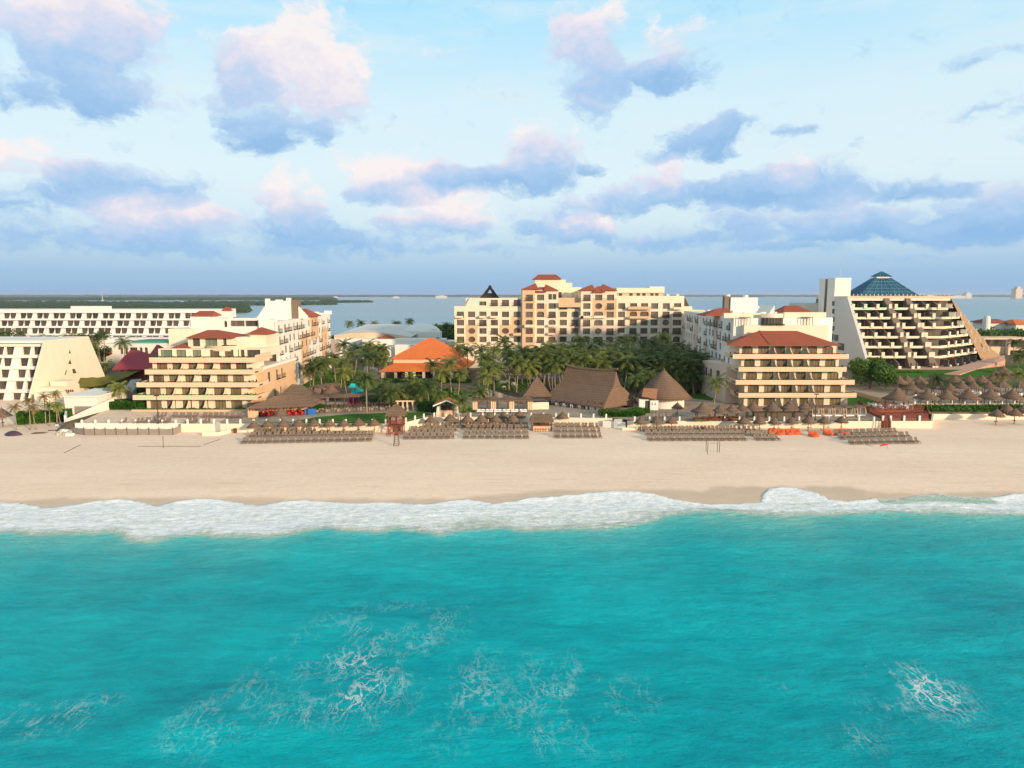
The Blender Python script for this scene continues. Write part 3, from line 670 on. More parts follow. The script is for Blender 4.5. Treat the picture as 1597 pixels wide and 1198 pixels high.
# seventh storey with its curved balcony
x0, x1 = Lx(293, 169, 20), Lx(386, 169, 20)
h7 = [(Lx(a, 169, 20)-x0, .35, Lx(b, 169, 20)-x0, 2.4, 'r', gl) for a, b, gl in ((300,311.5,'darkglass'),(319.5,338.5,'greenglass'),(347.5,353,'darkglass'))]
facade(wall, (x0, 169, 17.98), R_, x1-x0, 2.62, h7, .4); windows_in(LWr, (x0, 169, 17.98), R_, h7, .4)
wall.box(x0, 169.45, 17.98, x1, 179.9, 20.58)
mb = MB(); cxm = Lx(345, 166, 19); arc = [(Lx(313, 166, 19), 168.9)]+[(cxm+5.1*cos(a), 168.9-3.6*sin(a)) for a in [pi*k/10 for k in range(10, -1, -1)]]
arc = [(lerp(Lx(313, 166, 19), Lx(376, 166, 19), k/12), 168.9-3.0*sin(pi*k/12)**.6) for k in range(13)]
mb.prism(arc, 17.4, 17.95); 
for (p, q) in zip(arc, arc[1:]): mb.prism([p, q, (q[0], q[1]+.2), (p[0], p[1]+.2)], 17.953, 18.65)
b7 = mb.build('balcony', 'slab', LWr)
leafstrip([(p[0], p[1]+.4, 18.5) for p in arc[6:11]], .4, .5, 200, 33, .2).build('planter', 'flower', b7)
tilehip(LWr, Lx(289.5, 167.6, 21), 167.6, Lx(364, 167.6, 21), 178, 20.62, 22.25, [(Lx(325, 173, 22), 172.5), (Lx(342, 173, 22), 172.5)])
tilehip(LWr, Lx(264, 167, 19), 167.2, Lx(293, 167, 19)-.02, 174, 18.0, 19.1, [(Lx(288, 172, 20), 172), (Lx(291.5, 172, 20), 172)])
# pavilion with pyramid roof
x0, x1 = Lx(389, 171, 20), Lx(421, 171, 20); wall.box(x0+.3, 171, 15.9, XLR-.02, 178.9, 21.45)
tilehip(LWr, x0-.1, 169.9, x1+.1, 177, 21.5, 22.9, [((x0+x1)/2-.4, 173.3), ((x0+x1)/2, 173.3)])
# main body
XLL = Lx(298, 180, 25)
rows = [(6.2, 1.9), (9.2, 1.9), (12.2, 1.9), (15.2, 1.9), (18.1, 1.9), (21.1, 1.9)]
holes = []; rnd = random.Random(5); L0 = 179; LA = Vector((XLR, L0, 0)); LB = Vector((-67.2, 253, 0)); LU = (LB-LA).normalized(); LEN = (LB-LA).length
for r, (z, h_) in enumerate(rows):
    for c in range(14):
        u = 2.2+c*5.15+rnd.choice((-.5, 0, .5)); 
        if r == 0 and c < 1: continue
        if rnd.random() < .10: continue
        w_ = rnd.choice((1.6, 1.9, 2.3)); holes.append((u, z-Z_T, u+w_, z-Z_T+h_, 'a' if (r+c) % 7 == 3 else 'r', 'darkglass', rnd.random() < .5))
acc = [(26.5, 0, 37.5, 15.2, 2), (40.5, 12.4, 53, 21.2, 2), (57.3, 0, 68, 15.3, 2), (10.5, 0, 16, 9, 2)]
facade(wall, (XLR, L0, Z_T), LU, LEN, 20.1, holes, .3, 1, acc); windows_in(LWr, (XLR, L0, Z_T), LU, holes, .3)
wall.mi = 1
wall.prism([(XLL, 181), (XLR-.55, 181), (LB.x-.42, 253), (XLL, 253)], 16, 23.98); wall.prism([(XLL, 182), (XLR-.6, 182), (LB.x-.42, 252), (XLL, 252)], Z_T, 15.98)
wall.face((XLR-.43, 179, Z_T), (XLR, 179, Z_T), (XLR, 179, 24.0), (XLR-.43, 179, 24.0)); wall.face((XLR-.8, L0, 24.0), (XLR, L0, 24.0), (LB.x, 253, 24.0), (LB.x-.8, 253, 24.0))
wall.box(Lx(404, 179, 20), 179.2, 16, XLR-.44, 180.9, 24.6)
x0, x1 = Lx(297, 180, 24), Lx(404, 180, 24)-.01
holes = [(Lx(349, 180, 24)-x0, 5.7, Lx(354, 180, 24)-x0, 7.3, 'a', 'darkglass'), (Lx(359, 180, 24)-x0, 5.9, Lx(381, 180, 24)-x0, 7.4, 'r', 'hotelglass'), (Lx(382, 180, 24)-x0, 5.9, Lx(402, 180, 24)-x0, 7.4, 'r', 'darkglass')]
facade(wall, (x0, 180, 16.9), R_, x1-x0+.0, 8.0, [q for q in holes if q[2] < x1-x0], .5, 1); windows_in(LWr, (x0, 180, 16.9), R_, [q for q in holes if q[2] < x1-x0], .5)
wall.box(Lx(297, 180.6, 24), 180.5, 23.985, Lx(404, 180, 24), 180.98, 24.88)
# roof furniture: stepped castle-like parapets, water tower, tile caps
for a, b, Y, z in ((428, 448, 196, 25.3), (400, 418, 194, 24.9)): wall.box(Lx(a, Y, 27), Y, 23.985, Lx(b, Y, 27), Y+.5, z)
x0, x1 = Lx(413, 205, 30), Lx(453, 205, 30)
wall.box(x0, 205, 23.985, x1, 210, 29.2)
for a, b, zz in ((413, 420, 29.9), (429, 440, 29.6), (446, 453, 30.1)): wall.box(Lx(a, 205, 31), 205, 29.203, Lx(b, 205, 31), 205.6, zz)
wall.mi = 3; wall.box(x1+.003, 205.3, 23.985, x1+1.9, 208.5, 29.5); wall.mi = 1
wall.prism([(x0-2.4, 205.2), (x0-.004, 205.2), (x0-.004, 206), (x0-2.4, 206)], 23.985, [24.6, 28, 28, 24.6])
wall.prism([(x1+1.91, 206), (x1+4.5, 206), (x1+4.5, 207), (x1+1.91, 207)], 23.985, [27.5, 24.6, 24.6, 27.5])
for a, b, zz in ((489, 497, 24.9), (497, 506, 24.5), (506, 517, 25.3)): wall.box(Lx(a, 250, 27), 249.5, 23.985, Lx(b, 250, 27), 250.2, zz)
tilehip(LWr, Lx(297, 184, 26), 184, Lx(331, 184, 26), 190, 25.5, 26.7, [(Lx(313, 188, 26), 187.5), (Lx(335, 188, 26), 187.5)])
wall.box(Lx(299, 185, 25), 184.5, 21, Lx(329, 185, 25), 189.5, 25.28)
tilehip(LWr, Lx(345, 220, 27), 220, Lx(357, 220, 27), 223, 26.1, 27.1, [(Lx(350, 221, 27), 221.5), (Lx(356, 221, 27), 221.5)]); wall.box(Lx(346, 220, 26), 220.3, 23.985, Lx(355, 220, 26), 222.7, 25.89)
x0 = Lx(452, 215, 26); tilehip(LWr, x0, 216, XLR-2.4, 230, 24.22, 26.6, [(lerp(x0, XLR, .2), 223), (lerp(x0, XLR, .35), 223)])
for k in range(9):
    Y = 188+k*6.3; x = rnd.uniform(XLL+3, XLR-4); wall.box(x, Y, 23.986, x+rnd.uniform(.8, 2), Y+rnd.uniform(.8, 2), 24.0+rnd.uniform(.5, 1.0))
# garden-side podium
holes = [(3.0, 5.6, 5.2, 8.0, 'r', 'darkglass'), (9, 5.6, 10.8, 8, 'r', 'darkglass', 1), (13, 5.6, 14.6, 8, 'r', 'darkglass', 1), (7, 1.0, 8.6, 3.4, 'a', 'darkglass'), (11.5, 1, 13, 3.4, 'a', 'darkglass')]
facade(wall, (XLR+.9, 165.5, Z_T), (0, 1, 0), 25, 9.0, holes, .35, 2); windows_in(LWr, (XLR+.9, 165.5, Z_T), (0, 1, 0), holes, .35)
wall.mi = 2; wall.box(-66, 165.5, Z_T, XLR+.53, 190.5, 12.9); wall.face((XLR+.5, 165.5, Z_T), (XLR+.9, 165.5, Z_T), (XLR+.9, 165.5, 12.9), (XLR+.5, 165.5, 12.9))
wall.mi = 1; wall.box(-66, 165.2, 12.91, XLR+1.1, 190.8, 13.6)
wall.build('wall', ['cream', 'white', 'tan', 'brown'], LWr)
for k, (px, z) in enumerate(((392, 6.98), (394, 10.03), (391, 13.08))):
    table_set('balcony_table', Lx(px, 161, z), 161.2, z, 'dark table on the %s garden-end balcony of the left wing' % ('lowest', 'middle', 'upper')[k], 'balcony tables of the left wing', k)

# ======================= right wing
RWr = thing('hotel_wing', 'cream terraced hotel wing under one broad red tile roof, right of the palm garden', 'hotel wing', (76, 165, Z_T), 'beachfront hotel wings')
q_ = lambda zx: 1040+zx/4.278
RZ = [3.9, 7.0, 10.15, 13.3, 16.4]
wins = [[(1165.5,1183),(1191,1208.5),(1221.5,1234),(1246.5,1260),(1270,1284.5),(1293.6,1311)], [(1166,1183.5),(1191.5,1209.5),(1218,1235),(1243.5,1260.5),(1269,1285.5),(1294,1311.5)], [(1163,1180.5),(1188.4,1206),(1215,1231),(1240.5,1256.5),(1265.5,1281.5),(1290,1307.5)], [(1160.3,1177),(1185.5,1202.5),(1211,1227.5),(1236.5,1253),(1262,1278),(1286.5,1303)], [(1157,1173.7),(1182.5,1199),(1208,1224),(1233.5,1249),(1259,1274),(1282.5,1299)]]
par = [(1152,1336), (1147.5,1333), (1152,1320.5), (1143,1324)]
edges = [(1160,1317), (1161,1318), (1159,1313), (1156,1308), (1153,1304)]
fins = [[1215,1240,1266], [1212,1238,1264], [1211,1236,1261], [1206,1231,1256], [1205,1230,1256]]
wall = wing_front(RWr, RZ, 165.5, 163.0, wins, par, edges, 3.1, 60, 1, fins, -1, 19.1)
# broad tile roof
x0, x1 = Xat(1134, 162.4, 19.1), Xat(1312, 162.4, 19.1)
mb = MB(); mb.hip([(x0, 162.4), (x1, 162.4), (x1-.5, 177), (x0+4.4, 177)], 19.15, 22.1, [(Xat(1184, 170.5, 22), 170.5), (Xat(1243, 170.5, 22), 170.5)], .22)
mb.face((Xat(1184, 170.5, 22.1)-.3, 170.5, 22.22), (Xat(1201, 162.6, 19.2)-.12, 162.2, 19.22), (Xat(1201, 162.6, 19.2)+.12, 162.2, 19.22), (Xat(1184, 170.5, 22.1)+.3, 170.5, 22.22))
mb.build('roof', 'tile', RWr)
XRL = Xat(1142, 174, 15); XRF = 63.2
# garden side (shaded) and main mass
A = Vector((XRF, 252, 0)); Bv = Vector((XRL, 174, 0)); Ud = (Bv-A).normalized(); LEN = (Bv-A).length
holes = []; rnd = random.Random(9)
for r, (z, h_) in enumerate([(6.6, 1.9), (9.7, 1.9), (12.8, 1.9), (15.9, 1.9), (19.0, 1.9), (22.1, 1.8)]):
    for c in range(15):
        u = 1.5+c*5.1+rnd.choice((-.5, 0, .5))
        if u > LEN-3 or rnd.random() < .10: continue
        w_ = rnd.choice((1.6, 1.9, 2.3)); holes.append((u, z-Z_T, u+w_, z-Z_T+h_, 'a' if (r*3+c) % 8 == 2 else 'r', 'darkglass', rnd.random() < .5))
acc = [(6.5, 0, 14, 9.0, 2), (22, 9, 30, 18.3, 2), (39, 0, 47, 12.2, 2), (54, 12, 59, 21, 2)]
facade(wall, (A.x, A.y, Z_T), Ud, LEN, 21.3, holes, .35, 1, acc); windows_in(RWr, (A.x, A.y, Z_T), Ud, holes, .35)
wall.mi = 1
wall.prism([(XRL+.45, 174), (XRL+22, 174), (XRL+27, 178), (XRL+27, 252), (XRF+.45, 252)], Z_T, 25.15)
wall.face((A.x, A.y, 25.2), (Bv.x, Bv.y, 25.2), (Bv.x+.5, Bv.y, 25.2), (A.x+.5, A.y, 25.2)); wall.face((Bv.x, 174, Z_T), (Bv.x+.46, 174, Z_T), (Bv.x+.46, 174, 25.2), (Bv.x, 174, 25.2))
# upper white walls above the tile roof, stepped, with the dark curved window
RX = lambda px, Y, z: Xat(px, Y, z)
wall.mi = 0
wall.box(RX(1160, 172.6, 22), 172.4, 15, RX(1292, 172.6, 22), 173.98, 23.4)
wall.box(RX(1128, 175.5, 25), 175, 25.155, RX(1189, 175.5, 25), 176, 26.4); wall.box(RX(1222, 175, 25), 174.6, 25.155, RX(1287, 175, 25), 175.6, 26.6)
arcw = [(lerp(RX(1188, 173, 24), RX(1222, 173, 24), k/8), 173.4-1.2*sin(pi*k/8)) for k in range(9)]
wall.prism(arcw+[(arcw[-1][0], 173.95), (arcw[0][0], 173.95)], 25.3, 26.3)
mb = MB(); mb.loft([[(x, y-.02, 23.41) for x, y in arcw], [(x, y-.02, 25.3) for x, y in arcw]], close=False, cap=False)
mb.mi = 1
for x, y in arcw[1:-1]: mb.box(x-.05, y-.12, 23.41, x+.05, y-.03, 25.3)
mb.build('window', ['darkglass', 'frame'], RWr)
leafstrip([(arcw[0][0], 172.0, 23.4), (arcw[-1][0], 172.0, 23.4)], .4, .5, 200, 71, .2).build('planter', 'flower', RWr)
for px in (1161.5, 1258.5):                              # roof-terrace pergolas
    x = RX(px, 173.4, 24); mb = MB()
    mb.box(x-1.3, 172.9, 25.3, x+1.3, 174.3, 25.42)
    for sx in (-1.2, -.4, .4, 1.2): mb.box(x+sx-.05, 172.95, 23.4, x+sx+.05, 173.05, 25.3)
    mb.build('pergola', 'wood', RWr)
mb = MB(); x0, x1 = RX(1168, 190, 27), RX(1181, 190, 27)
wall.mi = 3; wall.box(RX(1130, 205, 29), 205, 25.155, RX(1139, 205, 29), 207, 30.6)
wall.mi = 1; wall.box(RX(1139, 205, 29)+.003, 204.6, 25.155, RX(1181, 205, 29), 212, 30.2)
for a, b, z in ((1131, 1138, 31.1), (1157, 1168, 30.9)): wall.lathe((RX((a+b)/2, 206, 30), 206, 30.25), [(.8, 0), (.8, z-30.25)], 10)
wall.prism([(RX(1181, 205, 28)+.01, 205), (RX(1197, 205, 28), 205), (RX(1197, 205, 28), 206), (RX(1181, 205, 28)+.01, 206)], 25.155, [28, 26, 26, 28])
wall.prism([(RX(1200, 186, 28), 186), (RX(1208, 186, 28), 186), (RX(1208, 186, 28), 196), (RX(1200, 186, 28), 196)], 25.155, [26, 28.2, 28.2, 26])
tilehip(RWr, RX(1097, 192, 26), 190, RX(1141, 192, 26), 199, 25.4, 27.3, [(RX(1121, 195, 27), 195), (RX(1134, 195, 27), 195)])
tilehip(RWr, RX(1222, 184, 27), 184, RX(1266, 184, 27), 191, 26.6, 28.1, [(RX(1224, 188, 28), 188), (RX(1245, 188, 28), 188)]); wall.box(RX(1224, 185, 26), 184.5, 25.156, RX(1262, 185, 26), 190.5, 26.39)
for k in range(10):
    Y = 180+k*6; x = rnd.uniform(XRL+5, XRL+24); wall.box(x, Y, 25.154, x+rnd.uniform(.8, 2.2), Y+rnd.uniform(.8, 2), 25.2+rnd.uniform(.6, 1.4))
# low rose podium at the garden corner
holes = [(2, 5.3, 3.6, 7.6, 'r', 'darkglass'), (5.5, 5.3, 7.1, 7.6, 'r', 'darkglass', 1), (10, 5.2, 12.6, 7.7, 'r', 'glass')]
A2 = Vector((XRL-3.9, 187, 0)); B2 = Vector((XRL-2.6, 170, 0)); U2 = (B2-A2).normalized(); 
facade(wall, (A2.x, A2.y, Z_T), U2, (B2-A2).length, 9.3, holes, .35, 2); windows_in(RWr, (A2.x, A2.y, Z_T), U2, holes, .35)
wall.mi = 2; wall.prism([(B2.x, 170), (XRL+1.5, 170), (XRL+1.5, 187), (A2.x+.4, 187), (B2.x+.4, 170.02)], Z_T, 13.2)
wall.build('wall', ['cream', 'white', 'rose', 'brown'], RWr)
for k, (px, z) in enumerate(((1146, 16.45), (1148, 7.03), (1318, 10.2))):
    table_set('balcony_table', Xat(px, 164.5, z), 164.6, z, ('dark table with chairs on the top balcony corner of the right wing', 'dark table on the lowest balcony corner nearest the garden, right wing', 'dark table on the outer end of a right wing balcony')[k], 'balcony tables of the right wing', k)

# ======================= central hotel
CHr = thing('hotel', 'tall cream and pink central hotel with red tile tower roofs behind the palm grove', 'hotel', (22, 255, Z_T))
cp = lambda zx: 690+zx/3.9925
def cx(zx, Y=255): return Xat(cp(zx), Y, 19)
def cz(zy, Y=255): return atY(900, 420+zy/3.9925, Y)[1]
wall = MB()
ROWZ = {0: 30.05, 1: 26.9, 2: 23.8, 3: 20.75, 4: 17.65, 5: 14.5}          # middle of the windows of each floor
def section(x0, x1, top, cols, skip=(), Y=255, mi=0, acc=(), style={}, rails=(), wide={}, rows=(1, 2, 3, 4, 5)):
    O = (cx(x0, Y), Y, 8.6); W_ = cx(x1, Y)-O[0]; H_ = top-8.6; holes = []
    for r in rows:
        for c in cols:
            if (r, c) in skip: continue
            w_ = wide.get((r, c), 2.65); u = cx(c, Y)-O[0]; st = style.get((r, c), 'r'); hh = 2.1 if st != 'o' else 2.2
            lo = ROWZ[r]-8.6-hh/2
            holes.append((u-w_/2, lo, u+w_/2, lo+hh, st, 'hotelglass', st == 'r' and ((r*7+c) % 3 == 0)))
    ac = []
    for q in acc:
        if len(q) == 5: ac.append((max(0, cx(q[0], Y)-O[0]), cz(q[3], Y)-8.6, min(W_, cx(q[2], Y)-O[0]), min(H_, cz(q[1], Y)-8.6), q[4]))
    facade(wall, O, R_, W_, H_, holes, .4, mi, ac); windows_in(CHr, O, R_, holes, .4)
    return O, W_
Lr = [112, 182, 252, 323, 392, 465]
section(75, 493, cz(230), Lr[:], skip=[(1, 112), (1, 182)], acc=[(145, 345, 218, 465, 1), (355, 345, 428, 412, 1), (428, 290, 500, 412, 1)], style={(4, 182): 'o', (5, 182): 'o', (4, 392): 'o', (3, 465): 'o', (4, 465): 'a'}, rows=(2, 3, 4, 5)) 
O = (cx(175), 255, cz(230)); hs = [(cx(c)-O[0]-1.3, .25, cx(c)-O[0]+1.3, .25+(1.5 if c == 252 else 2.1), 'r', 'hotelglass', c != 252) for c in Lr[2:]]
facade(wall, O, R_, cx(493)-O[0], cz(180)-cz(230), hs, .4); windows_in(CHr, O, R_, hs, .4)
ramp = [(cx(145), cz(230)), (cx(150), cz(219)), (cx(157), cz(203)), (cx(168), cz(186)), (cx(175), cz(180))]
for (a, za), (b, zb) in zip(ramp, ramp[1:]): wall.face((a, 255, cz(230)), (b, 255, cz(230)), (b, 255, zb), (a, 255, za)); wall.face((a, 255, za), (b, 255, zb), (b, 262, zb), (a, 262, za))
section(497, 575, cz(121), [540], Y=253.2, mi=1, rows=(0, 1, 2, 3, 4, 5), style={(3, 540): 'a'})
section(575, 720, cz(130), [610, 682], Y=254.6, mi=0, skip=[(0, 682)], rows=(0, 1, 2, 3, 4, 5), acc=[(583, 215, 650, 300, 1), (655, 360, 720, 450, 2)], style={(2, 610): 'a', (5, 682): 'a', (3, 682): 'a'})
section(720, 860, cz(178), [752, 825], Y=255.6, mi=0, rows=(1, 2, 3, 4, 5), acc=[(720, 178, 860, 238, 1), (795, 300, 860, 400, 2)], style={(5, 825): 'a', (4, 825): 'r', (2, 825): 'a'})
section(860, 1082, cz(131), [897, 970, 1043], Y=253.4, mi=0, rows=(0, 1, 2, 3, 4, 5), acc=[(932, 180, 1082, 305, 1), (932, 340, 1082, 410, 2), (1010, 412, 1082, 470, 2)], style={(1, 970): 'o', (2, 970): 'a', (3, 970): 'a', (4, 970): 'o', (5, 1043): 'a'}, wide={(5, 970): 3.4, (3, 970): 3.2, (2, 970): 3.4})
section(1082, 1500, cz(166), [1113, 1187, 1255, 1318, 1390, 1460], Y=255.4, mi=0, rows=(1, 2, 3, 4, 5), acc=[(1146, 232, 1292, 305, 1), (1350, 284, 1428, 430, 2), (1210, 395, 1292, 470, 2)], style={(2, 1187): 'a', (2, 1255): 'a', (3, 1390): 'o', (2, 1460): 'a', (5, 1318): 'a', (5, 1460): 'a'}, wide={(2, 1255): 3.2, (2, 1460): 3.3, (3, 1460): 3.2, (4, 1460): 3.2})
# the mass behind the front, stepping with it
for x0, x1, top, Y in ((75, 145.3, 229.7, 255.85), (145.7, 492, 180.3, 255.85), (493.5, 575, 121, 254.1), (575.1, 720, 130, 255.5), (720.2, 859.6, 178.3, 256.5), (860.2, 1082, 131, 254.3), (1082.2, 1500, 166, 256.3)):
    wall.mi = 0; zt = cz(top)-.01; a, b = cx(x0, 255), cx(x1, 255)
    if x0 == 75: wall.box(a, Y, Z_T, b, 274, cz(230)-.02)
    else: wall.box(a, Y, Z_T, b, 274, zt)
wall.box(cx(75), 254.2, Z_T, cx(1500), 256, 8.59)
# ground-floor arcade
O = (cx(75), 254.0, Z_T); hs = [(u, .1, u+3.4, 4.2, 'a', 'darkglass') for u in [6+i*5.4 for i in range(14)]]
facade(wall, O, R_, cx(1500)-cx(75), 4.68, hs, 1.0, 0, back=True)
# box balconies
for x0, x1, y0, y1, mi in ((80, 130, 290, 303, 0), (232, 270, 290, 303, 0), (300, 345, 290, 302, 0), (300, 350, 448, 462, 0), (440, 490, 395, 412, 1), (510, 570, 343, 360, 0), (720, 858, 208, 236, 1), (872, 930, 292, 305, 0), (934, 1010, 288, 304, 0), (1150, 1215, 232, 250, 1), (1215, 1292, 232, 250, 1), (1160, 1290, 292, 306, 1), (655, 700, 395, 408, 2), (1100, 1145, 395, 412, 0), (850, 930, 290, 305, 0), (655, 705, 345, 357, 0), (1430, 1490, 235, 250, 0)):
    mb = MB(); Y = 253.0 if 860 <= x0 < 1082 or 497 < x0 < 575 else 254.4
    mb.box(cx(x0), Y-1.0, cz(y1), cx(x1), Y-.85, cz(y0)); mb.box(cx(x0), Y-.845, cz(y1), cx(x1), Y+.3, cz(y1)+.15)
    for x in (cx(x0), cx(x1)-.12): mb.box(x, Y-.845, cz(y1)+.155, x+.12, Y+.3, cz(y0))
    mb.build('balcony', ('cream', 'tan', 'rose')[mi], CHr)
# tower roofs
def chip(x0, x1, y0, y1, rx0, rx1, Y0, Y1, nm='roof'):
    tilehip(CHr, cx(x0, Y0), Y0, cx(x1, Y0), Y1, cz(y1, Y0), cz(y0, (Y0+Y1)/2), [(cx(rx0, (Y0+Y1)/2), (Y0+Y1)/2), (cx(rx1, (Y0+Y1)/2), (Y0+Y1)/2)], name=nm)
chip(495, 598, 88, 122, 575, 580, 252.4, 262); chip(557, 645, 111, 141, 600, 640, 253.6, 262); chip(630, 722, 95, 131, 640, 645, 253.8, 263)
chip(853, 950, 96, 130, 925, 930, 252.6, 262); chip(935, 1010, 105, 142, 960, 985, 252.2, 259); chip(985, 1085, 93, 131, 993, 998, 252.6, 263)
x0, x1 = cx(567, 264), cx(735, 264); wall.mi = 0; wall.box(x0+.4, 264, cz(181), x1-.4, 273, cz(62, 264)); chip(563, 740, 33, 60, 595, 705, 263.2, 274)
wall.box(x1-.38, 266, cz(181), cx(765, 266), 273, cz(65, 266)); wall.box(cx(765, 267)+.01, 267, cz(181), cx(805, 267), 273, cz(85, 267)); wall.box(cx(805, 268)+.01, 268, cz(181), cx(862, 268), 273, cz(112, 268))
wall.mi = 1; wall.box(cx(1086, 259), 258.6, cz(168), cx(1368, 259), 270, cz(147, 259)); wall.mi = 0
wall.box(cx(1080, 258), 258, cz(147, 258)+.02, cx(1376, 258), 272, cz(116, 258)); wall.box(cx(1285, 260), 260, cz(116, 258)+.01, cx(1376, 260), 270, cz(108, 258))
mb = MB()
for u in (1105, 1170, 1215, 1250, 1300, 1330): mb.box(cx(u, 258.5)-.6, 258.5, cz(166)+.05, cx(u, 258.5)+.6, 258.58, cz(150))
mb.build('window', 'darkglass', CHr)
for zx in (670, 697): put_window(CHr, (cx(zx), 254.5, cz(188)), R_, 1.2, 2.0, 'sash', 'darkglass'); 
put_window(CHr, (cx(738), 263.9, cz(178)), R_, 1.5, 2.2, 'sash', 'darkglass')
for k in range(16):
    zx = random.uniform(600, 1460); Y = random.uniform(262, 271); x = cx(zx, Y); zt = cz(166) if zx > 1100 else cz(131) if zx > 860 else cz(178) if zx > 720 else cz(130)
    wall.box(x, Y, zt-.02, x+1, Y+1, zt+random.uniform(.4, 1.1))
for x0, x1, z0 in ((1500, 1560, 232), (1560, 1640, 255)):  # lower links to the right wing
    wall.box(cx(x0)+.02, 257, Z_T, cx(x1), 272, cz(z0))
wall.build('wall', ['cream', 'tan', 'rose'], CHr)
mb = MB(); a = cx(1500, 258); mb.prism([(a, 258), (cx(1530, 258), 258), (cx(1530, 258), 262), (a, 262)], cz(240), [cz(168), cz(225), cz(225), cz(168)]); mb.build('roof', 'wood', CHr)

# black thatch gate roof behind the central hotel
x0, x1 = Xat(748, 285, 30), Xat(779, 285, 30); xm = (x0+x1)/2+.2
t = thing('thatched_roof_frame', 'dark open A-frame thatch roof rising behind the left end of the central hotel', 'roof', (xm, 285, 22)); mb = MB()
zb, zt = atY(764, 465.5, 285)[1], atY(764, 446, 285)[1]; zm = lerp(zb, zt, .42)
mb.loft([[(x0, 281, zb), (x1, 281, zb), (x1, 290, zb), (x0, 290, zb)], [(lerp(x0, xm, .42), 283, zm), (lerp(x1, xm, .42), 283, zm), (lerp(x1, xm, .42), 288, zm), (lerp(x0, xm, .42), 288, zm)]]); mb.build('thatch', 'blackthatch', t)
mb = MB()
for y in (284, 287):
    mb.tube((lerp(x0, xm, .42)+.5, y, zm-.2), (xm+.35, y, zt), .62, .5); mb.tube((lerp(x1, xm, .42)-.5, y, zm-.2), (xm-.35, y, zt), .62, .5)
mb.tube((xm, 282.5, zt-.3), (xm, 289, zt-.3), .6); mb.build('ridge_frame', 'blackthatch', t)
mb = MB(); mb.box(x0+1, 282, 4, x1-1, 289, zb); mb.build('wall', 'white', t)

# ======================= white sloped hotels at the left
def sloped_hotel(root, xs, Y0, stepY, ztop, zbot, floors, fh, mats, back, topband, glass, rails, rec=1.2):
    """terraced facade: every lower floor stands further out; slanted fins between the bays; xs = bay edges (x0, x1)"""
    wall = MB(); x0, x1 = xs[0][0]-1, xs[-1][1]+1
    for k in range(floors):
        z1 = ztop-topband-k*fh; z0 = z1-fh; y = Y0-k*stepY
        wall.box(x0, y-.15, z0, x1, y+3.2, z0+.5)                    # balcony front and slab
        wall.box(x0, y+rec, z0+.503, x1, back, z1)                    # room wall behind
        wall.box(x0, y+.25, z1-.2, x1, y+rec-.01, z1-.004) if rec > .3 else None
        for a, b in xs:
            w_ = b-a; put_window(root, ((a+b)/2, y+rec-.03, z0+.52), R_, w_, fh-.75, 'sash', glass)
    for k in range(floors):
        z1 = ztop-topband-k*fh; z0 = z1-fh; y = Y0-k*stepY
        ed = [x0]+[v for q in xs for v in q]+[x1]
        for a, b in zip(ed[0::2], ed[1::2]):                          # solid panels between windows, leaning with the slope
            wall.face((a, y-.18, z0), (b, y-.18, z0), (b, y-.18+stepY*.999, z1), (a, y-.18+stepY*.999, z1))
            wall.face((a, y-.18, z0), (a, y-.18+stepY, z1), (a, y+rec+1, z1), (a, y+rec+1, z0)); wall.face((b, y-.18, z0), (b, y+rec+1, z0), (b, y+rec+1, z1), (b, y-.18+stepY, z1))
    wall.box(x0, Y0+stepY*.9-.3, ztop-topband, x1, back, ztop)
    return wall
FHr = thing('terraced_hotel', 'long white terraced hotel with rows of paired dark balconies, far left behind the palms', 'hotel', (-190, 305, 6), 'white sloped hotels at the left')
bays = []
for k in range(-4, 13):
    for o in (0, 9.7): px = 9.2+25.75*k+o-5.5; bays.append((Xat(px-.3, 306, 24), Xat(px+8.3, 306, 24)))
zt = atY(150, 483, 306)[1]
wall = sloped_hotel(FHr, bays, 306, 2.0, zt, 4, 5, 3.25, None, 330, 1.25, 'darkglass', 0)
wall.box(Xat(110, 308, 26), 308, zt+.003, Xat(171, 308, 26), 309.5, atY(140, 477.5, 308)[1])
x0, x1 = bays[0][0]-1, bays[-1][1]+1
wall.box(x0, 294, 2, x1, 329, zt-1.25-5*3.25)
wall.build('wall', 'coolwhite', FHr)

SHr = thing('terraced_hotel', 'white sloped hotel with a broad cream leaning end wall, at the left edge', 'hotel', (-140, 175, 4), 'white sloped hotels at the left')
bays = []
for a, b in ((48.5,65.5),(31,44),(5,18),(-10,2),(-38,-24),(-54,-42),(-80,-66)): bays.append((Xat(a, 177, 17), Xat(b, 177, 17)))
bays.sort(); XE = Xat(69.5, 176, 18.9)
zt = 19.0
wall = sloped_hotel(SHr, bays, 177.2, 1.25, zt, 4, 5, 2.86, None, 192, 1.15, 'darkglass', 0)
